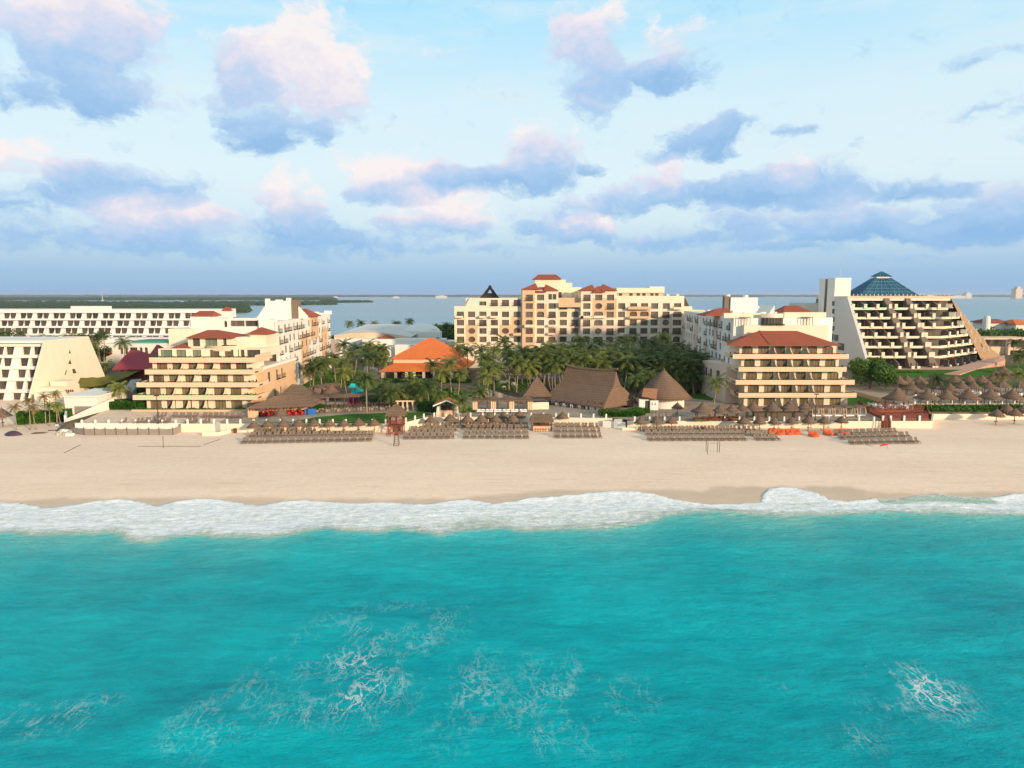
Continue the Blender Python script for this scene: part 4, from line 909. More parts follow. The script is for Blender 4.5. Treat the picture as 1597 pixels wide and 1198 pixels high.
# leaning end wall with its triangular openings
xw = XE+.02; y0t, y1t, y0b, y1b = 176.2, 194.5, 169.0, 203.0
xe = bays[-1][1]+1
wall.box(-215, 176.6, zt-.35, xe, 194.6, zt+.25)
wall.mi = 1; ZB = 3.0
wall.face((xe+.004, 176.3, zt+.3), (xe+.004, y0b-1.4, ZB), (xw, y0b-1.4, ZB), (xw, y0t, zt+.3))
outer = [(y0b-1.4, ZB), (y1b, ZB), (y1t, zt+.3), (y0t, zt+.3)]
wall.face(*[(xw, y, z) for y, z in outer]); wall.face((xe+.004, 176.3, zt+.3), (xw, y0t, zt+.3), (xw, y1t, zt+.3), (xe+.004, y1t, zt+.3))
wall.face((xw, y1b, ZB), (xe-6, y1b, ZB), (xe-6, y1t, zt+.3), (xw, y1t, zt+.3))
wall.build('wall', ['white', 'cream'], SHr)
def yz_on_end(zx, zy):                                   # a point of the end wall plane x = xw
    px, py = zx/4.607, 440+zy/4.607; x, y, w_ = ray(px, py); t = xw/x; return y*t, CAM_H+w_*t
for tri in ([(490, 512), (508, 512), (499, 476)], [(486, 588), (514, 588), (500, 552)], [(460, 668), (470, 668), (480, 632), (470, 632)], [(520, 655), (550, 655), (535, 622), (515, 625)]):
    P_ = [yz_on_end(*q) for q in tri]; mb = MB(); mb.face(*[(xw+.03, y, z) for y, z in P_]); mb.mi = 1
    for (a, b), (c, d) in zip(P_, P_[1:]+P_[:1]): mb.face((xw+.12, a, b), (xw+.12, c, d), (xw+.02, c, d), (xw+.02, a, b))
    mb.build('window', ['darkglass', 'cream'], SHr)
# stepped annexe under the end wall
mb = MB()
a = at(85, 622)[0]
mb.box(xw+.02, 172, 2, Xat(116, 178, 8), 180, 7.6); mb.box(xw+.02, 170, 2, Xat(98, 171, 6), 171.98, 6.4)
mb.box(Xat(82, 176, 9), 175, 7.61, Xat(108, 176, 9), 179.5, 8.8); mb.box(Xat(52, 166, 5), 166.5, 1.5, Xat(90, 166.5, 5), 169.9, 7.0)
mb.box(Xat(80, 165.5, 5), 165.2, 1.5, Xat(112, 165.5, 5), 169.98, 5.6) 
mb.build('annexe', 'cream', SHr)
mb = MB()
for k in range(4): x = Xat(103+k*3.3, 172, 6); mb.box(x, 171.9, 6.5, x+.38, 171.97, 7.1)
mb.build('vent', 'wood', SHr)

# low white building behind, with its crimson awnings
t = thing('low_building', 'low white building with dark doorways and a teal roof edge, behind the crimson roof', 'building', (-150, 262, 4))
x0, x1 = Xat(152, 255, 9), Xat(247, 255, 9); zb = atY(200, 541, 255)[1]; w_ = MB()
hs = [(Xat(a, 255, 8)-x0, .5, Xat(b, 255, 8)-x0, 3.0) for a, b in ((188,192.5),(195,200),(203,215),(218,223),(226,231))]
facade(w_, (x0, 255, 8.5), R_, x1-x0, zb-8.5+1, hs, .5, back=False); windows_in(t, (x0, 255, 8.5), R_, hs, .5, 'darkglass', name='doorway')
w_.box(x0, 255.6, 3.5, x1, 285, zb+.98); w_.box(x0, 254.99, 3.5, x1, 255.59, 8.49); w_.box(Xat(155, 285, 13), 285.01, 3, Xat(300, 285, 13), 296, atY(220, 528, 285)[1])
w_.build('wall', 'white', t)
mb = MB(); mb.box(Xat(205, 262, 14), 262, zb+.99, Xat(262, 262, 14), 275, zb+1.7); mb.build('roof', simple('teal_roof', (.06, .22, .17), .8, .1), t)
mb = MB(); mb.box(Xat(156, 253, 8), 252.6, atY(160, 554, 253)[1], Xat(169, 253, 8), 254.9, atY(160, 547, 253)[1]); mb.build('awning', 'crimson', t)
t = thing('crimson_roofed_pavilion', 'pavilion with a faded crimson tiled hip roof, left of the cream wing', 'pavilion', (-118, 214, 4)); mb = MB()
x0, x1 = Xat(180, 208, 9), Xat(231, 208, 9); ze = atY(205, 575, 208)[1]
mb.hip([(x0, 206), (x1, 206), (x1, 226), (x0, 226)], ze, atY(208, 546, 216)[1], [(Xat(203, 216, 14), 216), (Xat(215, 216, 14), 216)], .25); mb.build('roof', 'crimson', t)
mb = MB(); mb.hip([(Xat(228, 220, 12), 219), (Xat(252, 220, 12), 219), (Xat(252, 220, 12), 232), (Xat(228, 220, 12), 232)], ze+1.2, atY(240, 538, 225)[1], [(Xat(243, 225, 14), 225.5), (Xat(247, 225, 14), 225.5)], .25); mb.build('roof', 'crimson', t)
mb = MB(); mb.box(x0+1.5, 208, 3.5, x1-1.5, 225, ze-.26); mb.build('wall', 'redwood', t)

# orange-roofed hall
OH = thing('hall', 'hall with a two tier bright orange tiled roof, left of the palm grove', 'hall', (-25, 222, Z_T))
ho = lambda zx: 480+zx/4.607
x0, x1 = Xat(590.7, 216, 6), Xat(730, 221, 6); z1 = 6.9; xa, xb = Xat(613.5, 221.5, 10), Xat(712, 221.5, 10)
yA, yB, yC, yD = 216, 221.5, 241, 246
mb = MB(); za = 9.0
lo = [(x0, yA), (x1-2, yA), (x1, yD), (x0, yD)]; hi = [(xa, yB), (xb, yB), (xb+1.2, yC), (xa, yC)]
lo = [(x0, yA), (Xat(729, yA+1, 7)-1.2, yA+1), (x1+1.2, yD), (x0, yD)]
for i in range(4):
    j = (i+1) % 4; mb.face((*lo[i], z1), (*lo[j], z1), (*hi[j], za), (*hi[i], za))
mb.prism(lo, z1-.25, z1-.005); mb.build('roof', 'orangetile', OH)
mb = MB(); e = .9; hi2 = [(xa-e, yB-e), (xb+.2, yB-e), (xb+1.2+e, yC+e), (xa-e, yC+e)]; zz = 10.6; zr = 16.6
rx = Xat(671, 231, 16)
r0, r1 = (rx-.6, 231), (rx+.6, 231.2)
a, b, c, d = [(*p, zz) for p in hi2]; r, q = (*r0, zr), (*r1, zr)
mb.face(a, b, q, r); mb.face(b, c, q); mb.face(c, d, r, q); mb.face(d, a, r); mb.prism(hi2, zz-.22, zz-.005); mb.build('roof', 'orangetile', OH)
mb = MB(); mb.prism(hi, za-.3, zz-.23); mb.build('wall', 'slab', OH)
mb = MB(); mb.prism([(x0+4, yA+4.5), (x1-5, yA+4.5), (x1-4, yD-3), (x0+4, yD-3)], Z_T, z1-.26); mb.build('wall', 'darkglass', OH)
for px in (597, 617, 634, 646, 661, 677, 690, 705, 722):
    x = Xat(px, yA+1.2, 5); mb = MB(); mb.box(x-.42, yA+.9, Z_T, x+.42, yA+1.75, z1-.26); mb.build('column', 'cream', OH)
for k in range(4):
    y = yA+5+k*6; mb = MB(); mb.box(x1-2.2+k*.25, y, Z_T, x1-1.5+k*.25, y+.7, z1-.26); mb.build('column', 'cream', OH)

# white event centre behind, with its shallow metal roof
t = thing('event_centre', 'big pale event hall with a low curved metal roof, behind the orange roofed hall', 'building', (-45, 300, 4))
Y = 292; X_ = lambda zx: Xat(ho(zx), Y, 14); Z_ = lambda zy: atY(560, 440+zy/4.607, Y)[1]
mb = MB(); mb.prism([(X_(190), Y), (X_(700), Y), (X_(820), Y+18), (X_(820), Y+30), (X_(225), Y+30)], 2, [Z_(380), Z_(398), Z_(398), Z_(380), Z_(380)])
mb.box(X_(420), Y-8, 2, X_(1000), Y-.01, Z_(402)); mb.box(X_(190), Y-22, 2, X_(320), Y-9, Z_(380, )-4.2) if 0 else None
mb.box(X_(590), Y-14, 2, X_(680), Y-8.01, Z_(450)); mb.box(X_(670), Y-16, 2, X_(870), Y-8.02, Z_(432)); mb.box(X_(1000)+.01, Y-6, 2, X_(1080), Y+5, Z_(420)); mb.box(X_(780), Y+6, 2, X_(940), Y+14, Z_(365)); mb.box(X_(875), Y+8, 2, X_(905), Y+12, Z_(342))
mb.build('wall', 'coolwhite', t)
mb = MB(); n = 14; prof = [(X_(200), 380, 318), (X_(300), 366, 316), (X_(420), 360, 316), (X_(540), 365, 318), (X_(650), 380, 322), (X_(740), 396, 328)]
mb.loft([[(x, Y-.2, Z_(a)) for x, a, b in prof], [(x+6, Y+34, Z_(b)-.6) for x, a, b in prof]], close=False, cap=False); mb.build('roof', simple('pale_metal_roof', (.60, .57, .53), .7, .06, .2, .2), t)
mb = MB(); 
for x, a, b in prof[:-1]: pass
mb.loft([[(x, Y-.19, Z_(402)) for x, a, b in prof], [(x, Y-.19, Z_(a)-.05) for x, a, b in prof]], close=False, cap=False); mb.build('wall', 'slab', t)
mb = MB(); mb.lathe((X_(790), Y+16, 2), [(8, 0), (8, Z_(360)-2), (6.5, Z_(335)-2), (3.5, Z_(315)-2), (.5, Z_(308)-2)], 20); mb.build('dome', 'coolwhite', t, smooth=False)
mb = MB(); mb.hip([(X_(520), Y-6), (X_(635), Y-6), (X_(635), Y-1), (X_(520), Y-1)], Z_(401)+.15, Z_(374), [(X_(570), Y-3.5), (X_(590), Y-3.5)]); mb.build('roof', 'tile', t)
mb = MB(); mb.hip([(X_(905), Y-6), (X_(985), Y-6), (X_(985), Y-1), (X_(905), Y-1)], Z_(416)+.1, Z_(393), [(X_(935), Y-3.5), (X_(945), Y-3.5)]); mb.build('roof', 'tile', t)
t = thing('garden_building', 'small mauve grey building at the back corner of the left wing', 'building', (-62, 262, 4)); mb = MB()
mb.prism([(X_(190)+1, 258), (X_(318)-1, 258), (X_(318), 270), (X_(190), 270)], 3, [atY(540, 527, 258)[1], atY(540, 524, 258)[1]-.6, 13, 13]); mb.build('wall', simple('mauve_render', (.40, .31, .28), .9, .08), t)
mb = MB(); mb.box(X_(235), 257.8, 6, X_(250), 257.95, 9); mb.build('doorway', 'whitecloth', t)

# ======================= brown and white terraced hotel with the glass pyramid
PH = thing('terraced_hotel', 'brown and white terraced hotel with stacked balconies and a blue glass pyramid on top', 'hotel', (140, 235, 5))
zp = lambda zx: 1270+zx/4.131
ZF = [29.6-3.1*k for k in range(8)]                      # balcony levels, top to bottom
XL = 115.3; NB = 8
yF = [236-2.25*k for k in range(NB)]                     # front edge of each level
mid = [150.5, 148.6, 146.6, 144.4, 142.6, 141.2, 140.2, 139.6]
# right-turned flank: end point of each level
FA, FC = Vector((151.3, 237.5, 30.1)), Vector((168.5, 243, 6.5)); FB = Vector((188.5, 268, 10))
end = [tuple(FA.lerp(FC, (FA.z-z_)/(FA.z-FC.z))[:2]) for z_ in ZF]
wallm = MB(); wallm.mi = 0
for k in range(NB):
    z0 = ZF[k]-3.1 if k else ZF[0]-3.1; z0 = ZF[k]-3.05; z1 = ZF[k]
    y = yF[k]+2.6; n = Vector((.59, -.81)); m = (mid[k]+.9, yF[k]+2.6); e_ = (end[k][0]-1.2, end[k][1]+2.0)
    wallm.prism([(XL+.6, y), m, e_, (e_[0]+2, 262), (XL+.6, 262)], z0, z1-.004)
wallm.build('room_wall', 'hotelglass', PH)
slabs = 0
def along(a, b, t): return (lerp(a[0], b[0], t), lerp(a[1], b[1], t))
FINS = []
stacks = [(.0, .385), (.425, .58), (.62, 1.0)]           # balcony stacks across the front, brown slanted bands between
tops = {}
for k in range(NB):
    y = yF[k]; a = (XL, y); b = (mid[k], y); e_ = end[k]; z = ZF[k]
    bandshift = 0
    # the brown bands run down to the right: fixed on the building, so they keep their own columns
    colx = [(205+22.5*k, 447+24.5*k), (485+24.2*k, 585+24*k), (612+22.5*k, 850-2*k if k < 2 else 840-7*k)]
    for j, (u0, u1) in enumerate(colx):
        x0, x1 = Xat(zp(u0), y, z), Xat(zp(u1), y, z)
        if j == 0: x0 = max(x0, XL)
        if j == 2: x1 = mid[k]
        if x1 <= x0+.5: continue
        mb = MB()
        if k < 7:
            mb.box(x0, y, z-.55, x1, y+.3, z+.22); mb.box(x0, y+.303, z-.30, x1, y+2.9, z-.08)
            if j == 2 and k > 1:
                d = Vector((e_[0]-b[0], e_[1]-b[1])); L = d.length; d /= L; nn = Vector((-d.y, d.x))
                p, q = Vector(b), Vector(e_)
                mb.prism([tuple(p), tuple(q), tuple(q+nn*.3), tuple(p+nn*.3)], z-.55, z+.22); mb.prism([tuple(p+nn*.303), tuple(q+nn*.303), tuple(q+nn*2.8), tuple(p+nn*2.8)], z-.30, z-.08)
            mb.build('balcony', 'cream', PH)
        # partitions with little white planter boxes
        if k:
            nseg = max(1, int(round((x1-x0)/4.6)))
            for i in range(nseg+ (1 if j < 2 else 0)):
                x = lerp(x0, x1, i/nseg)+.3; zt_ = ZF[k-1]-.55; zb_ = z-.5 if k < 7 else 7.2
                mb = MB(); mb.box(x, y-.35, zb_+.35 if k < 7 else zb_, x+.95, y-.004, z+1.45 if k < 7 else z+.2) ; mb.build('planter_box', 'cream', PH)
                FINS.append(MB()); FINS[-1].prism([(x+.3, y+.31), (x+.62, y+.31), (x+.62, y+4.5), (x+.3, y+4.5)], z+.222 if k < 7 else zb_, [z+.9, z+.9, ZF[k-1]-.32, ZF[k-1]-.32])
            if j == 2 and k > 1:
                d = Vector((e_[0]-b[0], e_[1]-b[1])); L = d.length; d /= L; nn = Vector((-d.y, d.x)); ns = max(1, int(L/6.0))
                for i in range(1, ns+1):
                    p = Vector(b)+d*(L*i/(ns+.6)); mb = MB(); zb_ = z-.1 if k < 7 else 7.2
                    mb.obox(tuple(p-nn*.2), 1.0, .4, atan2(d.y, d.x), zb_, z+1.5 if k < 7 else z+.2); mb.build('planter_box', 'cream', PH)
                    q = p+nn*3.2; FINS.append(MB()); FINS[-1].obox(tuple(p+nn*1.9), .32, 3.0, atan2(d.y, d.x), z+.222 if k < 7 else zb_, z+1.9)
for f_ in FINS: f_.build('partition', 'brown', PH)
# slanted brown bands, shade darkened into their colour
for ua, sl_ in ((447, 24.6), (585, 24.4)):
    mb = MB()
    for k in range(NB-1):
        y0, y1 = yF[k]-.1, yF[k+1]-.1; z0, z1 = ZF[k]+.3, (ZF[k+1]+.3 if k < NB-2 else 7.0)
        w_ = 40 if ua == 447 else 38
        a0, a1 = Xat(zp(ua+sl_*k), y0, z0), Xat(zp(ua+w_-6+sl_*k), y0, z0); b0, b1 = Xat(zp(ua+sl_*(k+1)), y1, z1), Xat(zp(ua+w_+(k+1)*3+sl_*(k+1)), y1, z1)
        lo_, hi_ = [(b0, y1, z1), (b1, y1, z1), (b1, y1+5, z1), (b0, y1+5, z1)], [(a0, y0, z0), (a1, y0, z0), (a1, y0+5, z0), (a0, y0+5, z0)]
        mb.loft([lo_, hi_])
    mb.build('sloping_wall', 'brown', PH)
# big slanted side wall (left, its shade toned into the grey), stair tower
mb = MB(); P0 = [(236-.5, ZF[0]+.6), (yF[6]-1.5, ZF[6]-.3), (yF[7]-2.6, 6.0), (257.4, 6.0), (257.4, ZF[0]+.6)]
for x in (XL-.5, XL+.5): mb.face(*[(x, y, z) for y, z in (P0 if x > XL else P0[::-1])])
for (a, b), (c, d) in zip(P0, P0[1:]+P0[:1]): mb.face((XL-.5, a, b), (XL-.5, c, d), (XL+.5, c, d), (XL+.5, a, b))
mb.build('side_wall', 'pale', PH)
zt = atY(1300, 433.5, 245)[1]; XS = XL-.5
mb = MB(); mb.box(XS-.004, 245, 4, XL+5.2, 257.5, zt); mb.build('stair_tower', 'white', PH)
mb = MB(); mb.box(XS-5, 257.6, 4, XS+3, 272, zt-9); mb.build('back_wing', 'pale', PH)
mb = MB()
def sidewin(zx, zy, dy, dz):
    px, py = zp(zx), 410+zy/4.131; x, y, w_ = ray(px, py); t_ = (XS-.05)/x; y, z = y*t_, CAM_H+w_*t_; mb.box(XS-.06, y-dy, z-dz, XS-.008, y+dy, z+dz)
for zy in (262, 312, 365, 422): sidewin(122, zy, .9, .85)
sidewin(114, 478, 1.0, 1.1); sidewin(141, 483, 1.6, 1.1); sidewin(172, 540, 2.2, 1.2); sidewin(70, 265, .9, 9)
mb.build('window', 'darkglass', PH)
mb = MB(); x = XL+3.5; mb.tube((x, 250, zt), (x, 250, zt+5), .10, .05, 4); mb.build('antenna', 'grey', PH)
# brown sloping flank at the right, with small white balcony boxes
A, B, C = FA+Vector((.3, .2, 0)), FB, FC+Vector((.3, .2, 0)); D = Vector((170, 285, 10)); E = Vector((152.5, 250, 30.1))
mb = MB(); B2 = Vector((196, 272, 6.5))
mb.face(A, C, B); mb.face(C, B2, B); mb.face(A, B, D, E); mb.face(B, B2, (190, 290, 6), D)
mb.build('sloping_wall', simple('sun_toned_brown_render', (.36, .225, .13), .9, .08, .5, .15, .1, 5), PH)  # lighter twin of the brown stucco, sunlight put into its colour
flank = [(868, 275), (888, 330), (925, 328), (940, 385), (978, 380), (962, 440), (992, 440), (1030, 435), (1016, 500), (1050, 497), (1082, 492), (1105, 553), (1072, 557)]
nrm = (C-A).cross(B-A).normalized(); nrm = -nrm if nrm.y > 0 else nrm
for zx, zy in flank:
    x, y, w_ = ray(zp(zx), 410+zy/4.131); dvec = Vector((x, y, w_)); t_ = (A-Vector((0, 0, CAM_H))).dot(nrm)/dvec.dot(nrm); p = Vector((0, 0, CAM_H))+dvec*t_-dvec.normalized()*1.0
    mb = MB(); mb.obox((p.x, p.y), 1.1, 1.7, .9, p.z-.6, p.z+.6); mb.obox((p.x+.2, p.y-.2), 1.6, 1.7, .9, p.z-.85, p.z-.602); mb.build('balcony', 'cream', PH)
# roof: parapet, glass pyramid
mb = MB(); mb.prism([(XL, 236), (151, 236), (152.5, 250), (152, 262), (XL, 262)], ZF[0]+.25, ZF[0]+.95)
for i in range(24): x = lerp(XL+2, 150, i/23); mb.box(x-.12, 236.2, ZF[0]+1.103, x+.12, 236.4, ZF[0]+1.7)
mb.build('roof', 'slab', PH)
pyY = 252; px0, px1 = Xat(1332, 243, 31), Xat(1427, 243, 31); zb = ZF[0]+1.2; w2 = (px1-px0)/2; cxp = (px0+px1)/2; zc0, zc1, zap = atY(1380, 434.5, pyY)[1], atY(1380, 432, pyY)[1], atY(1380, 424.3, pyY)[1]
w2 *= .97; hb = .55*w2; cyp = 243+hb; cxp = Xat(1373, cyp, 33)
def ring(f, z, f2=None): return [(cxp-w2*f, cyp-hb*f, z), (cxp+w2*f, cyp-hb*f, z), (cxp+w2*f, cyp+hb*f, z), (cxp-w2*f, cyp+hb*f, z)]
m, tt, bb = material('blue_glazing'); pp = geopos(tt)
tt.put(bb, 'Base Color', tt.mix(tt.rng(tt.noise(pp, .6, 3, .6), .3, .7), (.012, .048, .085), (.03, .11, .175))); bb.inputs['Roughness'].default_value = .25; bb.inputs['Specular IOR Level'].default_value = .35; M['blueglass'] = m
mb = MB(); mb.loft([ring(1, zb), ring(.25, zc0)]); mb.loft([ring(.28, zc1), ring(.02, zap)]); gp = mb.build('glass_pyramid', 'blueglass', PH)
mb = MB(); mb.prism([p[:2] for p in ring(.22, 0)], zc0+.02, zc1-.02); mb.build('lantern', 'coolwhite', gp)
mb = MB(); M['bluerib'] = simple('blue_rib', (.06, .20, .32), .5, .1)
R0, R1 = ring(1.01, zb+.05), ring(.255, zc0+.05)
for i in range(4):
    j = (i+1) % 4
    for u in range(9):
        f = u/8; mb.tube(Vector(R0[i]).lerp(Vector(R0[j]), f), Vector(R1[i]).lerp(Vector(R1[j]), f), .11, n=4)
    for v in (.2, .4, .6, .8): mb.tube(Vector(R0[i]).lerp(Vector(R1[i]), v), Vector(R0[j]).lerp(Vector(R1[j]), v), .09, n=4)
    R2, R3 = ring(.285, zc1+.05), ring(.02, zap+.05)
    for u in range(5): f = u/4; mb.tube(Vector(R2[i]).lerp(Vector(R2[j]), f), Vector(R3[i]).lerp(Vector(R3[j]), f), .10, n=4)
mb.build('rib', 'bluerib', gp)
# low white wing and gallery beyond it on the right
t = thing('low_building', 'low white gallery building with flat slabs, right of the brown terraced hotel', 'building', (205, 284, 6))
Y = 284; X2 = lambda zx: Xat(zp(zx), Y, 12); Z2 = lambda zy: atY(1560, 410+zy/4.131, Y)[1]; mb = MB()
mb.box(X2(1120), Y-2, Z2(572), X2(1215), Y+14, Z2(540)); mb.box(X2(1110), Y+2, Z2(496), X2(1440), Y+15, Z2(486)); mb.box(X2(1225), Y-3, Z2(560), X2(1460), Y+14, Z2(544)); mb.box(X2(1210), Y-4, 6, X2(1224), Y-2.2, Z2(490)); mb.box(X2(1300), Y-3.4, Z2(495), X2(1308), Y-3.01, Z2(475))
mb.box(X2(1120), Y-1.9, 6, X2(1215), Y+13, Z2(572)-.01)
mb.build('wall', 'slab', t)
mb = MB(); mb.box(X2(1225), Y+3, 6, X2(1460), Y+13, Z2(560)); mb.box(X2(1115), Y+3, Z2(540)+.01, X2(1440), Y+13, Z2(496)); mb.build('opening', 'darkglass', t)
# roofs in the trees behind
t = thing('tile_roofed_house', 'long low house with a faded red tile roof among trees, far right', 'house', (255, 330, 3)); mb = MB(); Y = 330
mb.hip([(Xat(1541, Y, 12), Y), (Xat(1572, Y, 12), Y), (Xat(1572, Y, 12), Y+14), (Xat(1541, Y, 12), Y+14)], atY(1556, 503, Y)[1], atY(1556, 497.5, Y+7)[1], [(Xat(1545, Y, 12), Y+7), (Xat(1570, Y, 12), Y+7)], .3); mb.build('roof', 'tile', t)
mb = MB(); mb.box(Xat(1543, Y, 8), Y+1, 2, Xat(1570, Y, 8), Y+13, atY(1556, 503, Y)[1]-.31); mb.build('wall', 'white', t)
t = thing('tile_roofed_house', 'house with a pale red hip roof among trees, at the far right edge', 'house', (275, 328, 3)); mb = MB()
mb.hip([(Xat(1568, Y, 12), Y-6), (Xat(1594, Y, 12), Y-6), (Xat(1594, Y, 12), Y+8), (Xat(1568, Y, 12), Y+8)], atY(1580, 504.5, Y)[1], atY(1580, 498, Y)[1], [(Xat(1577, Y, 12), Y), (Xat(1587, Y, 12), Y)], .3); mb.build('roof', 'orangetile', t)
mb = MB(); mb.box(Xat(1570, Y, 8), Y-5, 2, Xat(1592, Y, 8), Y+7, atY(1580, 504.5, Y)[1]-.31); mb.build('wall', 'white', t)
t = thing('water_tower', 'slender pale cylinder tower standing in the trees right of the terraced hotel', 'tower', (Xat(1536, 320, 5), 320, 3)); mb = MB(); x = Xat(1536.5, 320, 12)
mb.lathe((x, 320, 2), [(2.0, 0), (2.0, 10), (1.6, 10.05), (1.6, atY(1536, 494, 320)[1]-3.6), (1.25, atY(1536, 493, 320)[1]-2)], 14); mb.build('shaft', 'coolwhite', t)

# ------------------------------------------------------------------ terraces, lawns, paths (the setting)
def sheet(name, pts, z, mat):
    mb = MB(); mb.face(*[(x, y, z) for x, y in pts]); return struct(mb.build(name, mat))
def pixsheet(name, pix, z, mat): return sheet(name, [at(a, b, z) for a, b in pix], z, mat)
sheet('terrace_paving', [(-63, 142.5), (-25.9, 142.6), (-18.9, 150.3), (6, 150.3), (22.5, 148.6), (25.6, 146.9), (91.3, 146.7), (92, 186), (-63, 170)], Z_T+.03, 'paving')
sheet('terrace_paving', [(-92.5, 143.35), (-70.25, 143.35), (-70.2, 142.4), (-63.02, 142.5), (-63.02, 158.6), (-97, 162)], Z_T+.03, 'sandpave')
pixsheet('lawn', [(452, 659), (500, 660), (560, 660), (608, 660), (655, 652), (676, 646), (655, 643), (600, 644), (540, 646), (490, 651)][::1], Z_T+.07, 'grass')
pixsheet('path', [(477, 629), (497, 629), (496, 616), (512, 604), (500, 600), (484, 602), (477, 612)], Z_T+.06, 'pinkpave')
pixsheet('path', [(560, 592), (575, 598), (600, 584), (592, 575), (570, 570)], Z_T+.05, 'paving')
pixsheet('lawn', [(430, 618), (478, 612), (500, 600), (560, 592), (585, 585), (560, 575), (470, 578), (440, 600)], Z_T+.04, 'grass')
pixsheet('lawn', [(1050, 618), (1110, 625), (1135, 605), (1105, 580), (1060, 585)], Z_T+.05, 'grass')
pixsheet('lawn', [(1322, 640), (1345, 634), (1400, 612), (1400, 598), (1322, 600)], Z_T+.06, 'grass')
pixsheet('path', [(1336, 617), (1362, 623), (1394, 620), (1376, 613)], Z_T+.09, 'pinkpave')
mb = MB(); mb.prism([(93.5, 161.5), (260, 161.5), (260, 192), (93.5, 192)], 2.5, 5.0); struct(mb.build('pool_terrace', 'paving'))
mb = MB()                                              # sloping lawn and ramp below the terraced hotel
for k in range(18):
    x = 112+k*5; mb.face((x, 192, 5.0), (x+5, 192, 5.0), (x+5, 214+max(0, (x-140)*.6), 7.6), (x, 214+max(0, (x-145)*.6), 7.6))
struct(mb.build('lawn', 'grass'))
R1 = [at(1380, 577, 6.5), at(1425, 582, 6.3), at(1470, 587, 6.2), at(1497, 586, 6.6), at(1530, 575, 7.6), at(1568, 562, 8.6)]; R2 = [at(1380, 573, 6.6), at(1425, 576, 6.5), at(1470, 579, 6.4), at(1496, 577, 6.8), at(1528, 567, 7.8), at(1566, 557.5, 8.8)]
mb = MB(); hz_ = [7.8, 7.8, 7.8, 8.0, 8.8, 9.6]
for i in range(5): mb.face((*R1[i], hz_[i]-.9), (*R1[i+1], hz_[i+1]-.9), (*R2[i+1], hz_[i+1]), (*R2[i], hz_[i])); mb.face((*R1[i], 4), (*R1[i+1], 4), (*R1[i+1], hz_[i+1]-.9), (*R1[i], hz_[i]-.9))
struct(mb.build('path', 'pinkpave'))
def poolobj(pix, z, mat, name='pool'): return pixsheet(name, pix, z, mat)
poolobj([(757, 606), (775, 611), (800, 619), (830, 624), (815, 630), (770, 624), (752, 614)], Z_T+.10, 'poolwater')
poolobj([(842, 587), (856, 591), (880, 589), (878, 583), (860, 585)], Z_T+.10, 'bluewater')
pixsheet('terrace_paving', [(770, 584), (840, 586), (880, 583), (880, 577), (800, 574), (765, 578)], Z_T+.06, 'pinkpave')
pixsheet('terrace_paving', [(690, 612), (748, 614), (770, 634), (690, 634), (680, 620)], Z_T+.05, 'paving')
poolobj([(1488, 617), (1497, 617), (1497, 621), (1488, 621)], 5.06, 'bluewater'); poolobj([(1590, 616), (1640, 616), (1640, 622), (1590, 622)], 5.06, simple('pool_blue', (.02, .25, .33), .15, .1, 1, .5) and 'bluewater')
poolobj([(1519, 619), (1530, 619), (1530, 623), (1519, 623)], 5.06, 'bluewater')

# ------------------------------------------------------------------ sea wall with white posts and rope
def wall_thing(name, label, pts, z0, z1, mat, th=.4, posts=0, ph=.85, rail=False, cat='wall'):
    t = thing(name, label, cat, (*pts[0], z0)); mb = MB(); wallrun(mb, pts, z0, z1, th)
    mb.build('wall', mat, t)
    if posts:
        P_ = []
        for a, b in zip(pts, pts[1:]):
            L = (Vector(b)-Vector(a)).length; n = max(1, int(round(L/posts)))
            for i in range(n): P_.append(along(a, b, (i+.5)/n))
        for p in P_:
            mb = MB(); mb.box(p[0]-.16, p[1]-.16, z1+.003, p[0]+.16, p[1]+.16, z1+ph); mb.lathe((p[0], p[1], z1+ph+.003), [(.19, 0), (.21, .05), (.12, .13), (.02, .16)], 8); mb.build('post', 'whitecloth', t)
        mb = MB()
        for a, b in zip(P_, P_[1:]):
            if rail:
                for zz in (.15, ph*.9): mb.tube((*a, z1+zz), (*b, z1+zz), .045, n=5)
            else:
                pr = None
                for k in range(5):
                    q = (*along(a, b, k/4), z1+ph*.72-.22*sin(pi*k/4))
                    if pr: mb.tube(pr, q, .025, n=4)
                    pr = q
        mb.build('rail' if rail else 'rope', 'whitecloth' if rail else 'trunk', t)
    return t
XW = lambda px, Y: Xat(px, Y, 3)
wall_thing('sea_wall', 'cream sea wall with white roped posts behind the left rows of umbrellas and loungers', [(XW(283, 142), 142), (XW(612, 142), 142)], 1, 4.0, 'cream', posts=2.85)
wall_thing('sea_wall', 'cream sea wall with white posts behind the lifeguard hut and the middle lounger blocks', [(XW(626, 142.5), 142.5), (XW(668, 150), 150), (XW(838, 150), 150), (XW(955, 148.2), 148.2)], 1, 4.0, 'cream', posts=2.6)
wall_thing('sea_wall', 'long cream sea wall with white posts below the right wing, behind the orange daybeds', [(XW(978, 146.6), 146.6), (XW(1374, 146.4), 146.4)], 1, 3.75, 'cream', posts=3.3)
wall_thing('sea_wall', 'short cream sea wall end under the red timber deck', [(XW(1389, 146.4), 146.4), (XW(1453, 146.4), 146.4), (XW(1455, 156), 156)], 1, 3.75, 'cream', posts=0)
wall_thing('low_wall', 'low cream wall under the clipped hedge, right of the red deck', [(XW(1453, 156.2), 156.2), (160, 156.2), (240, 156.2)], 1, 3.6, 'cream')
wall_thing('low_wall', 'low white terrace wall with short posts behind the grey mesh fence', [(XW(118, 143.2), 143.2), (XW(285, 143.2), 143.2)], 1, 3.9, 'white', posts=2.9, ph=.6)
t = wall_thing('ramp_wall', 'cream wall sloping up beside the rubble, left of the terraced cream wing', [(XW(102.5, 146), 146), (XW(104, 152), 152)], 1.5, 5.0, 'white')
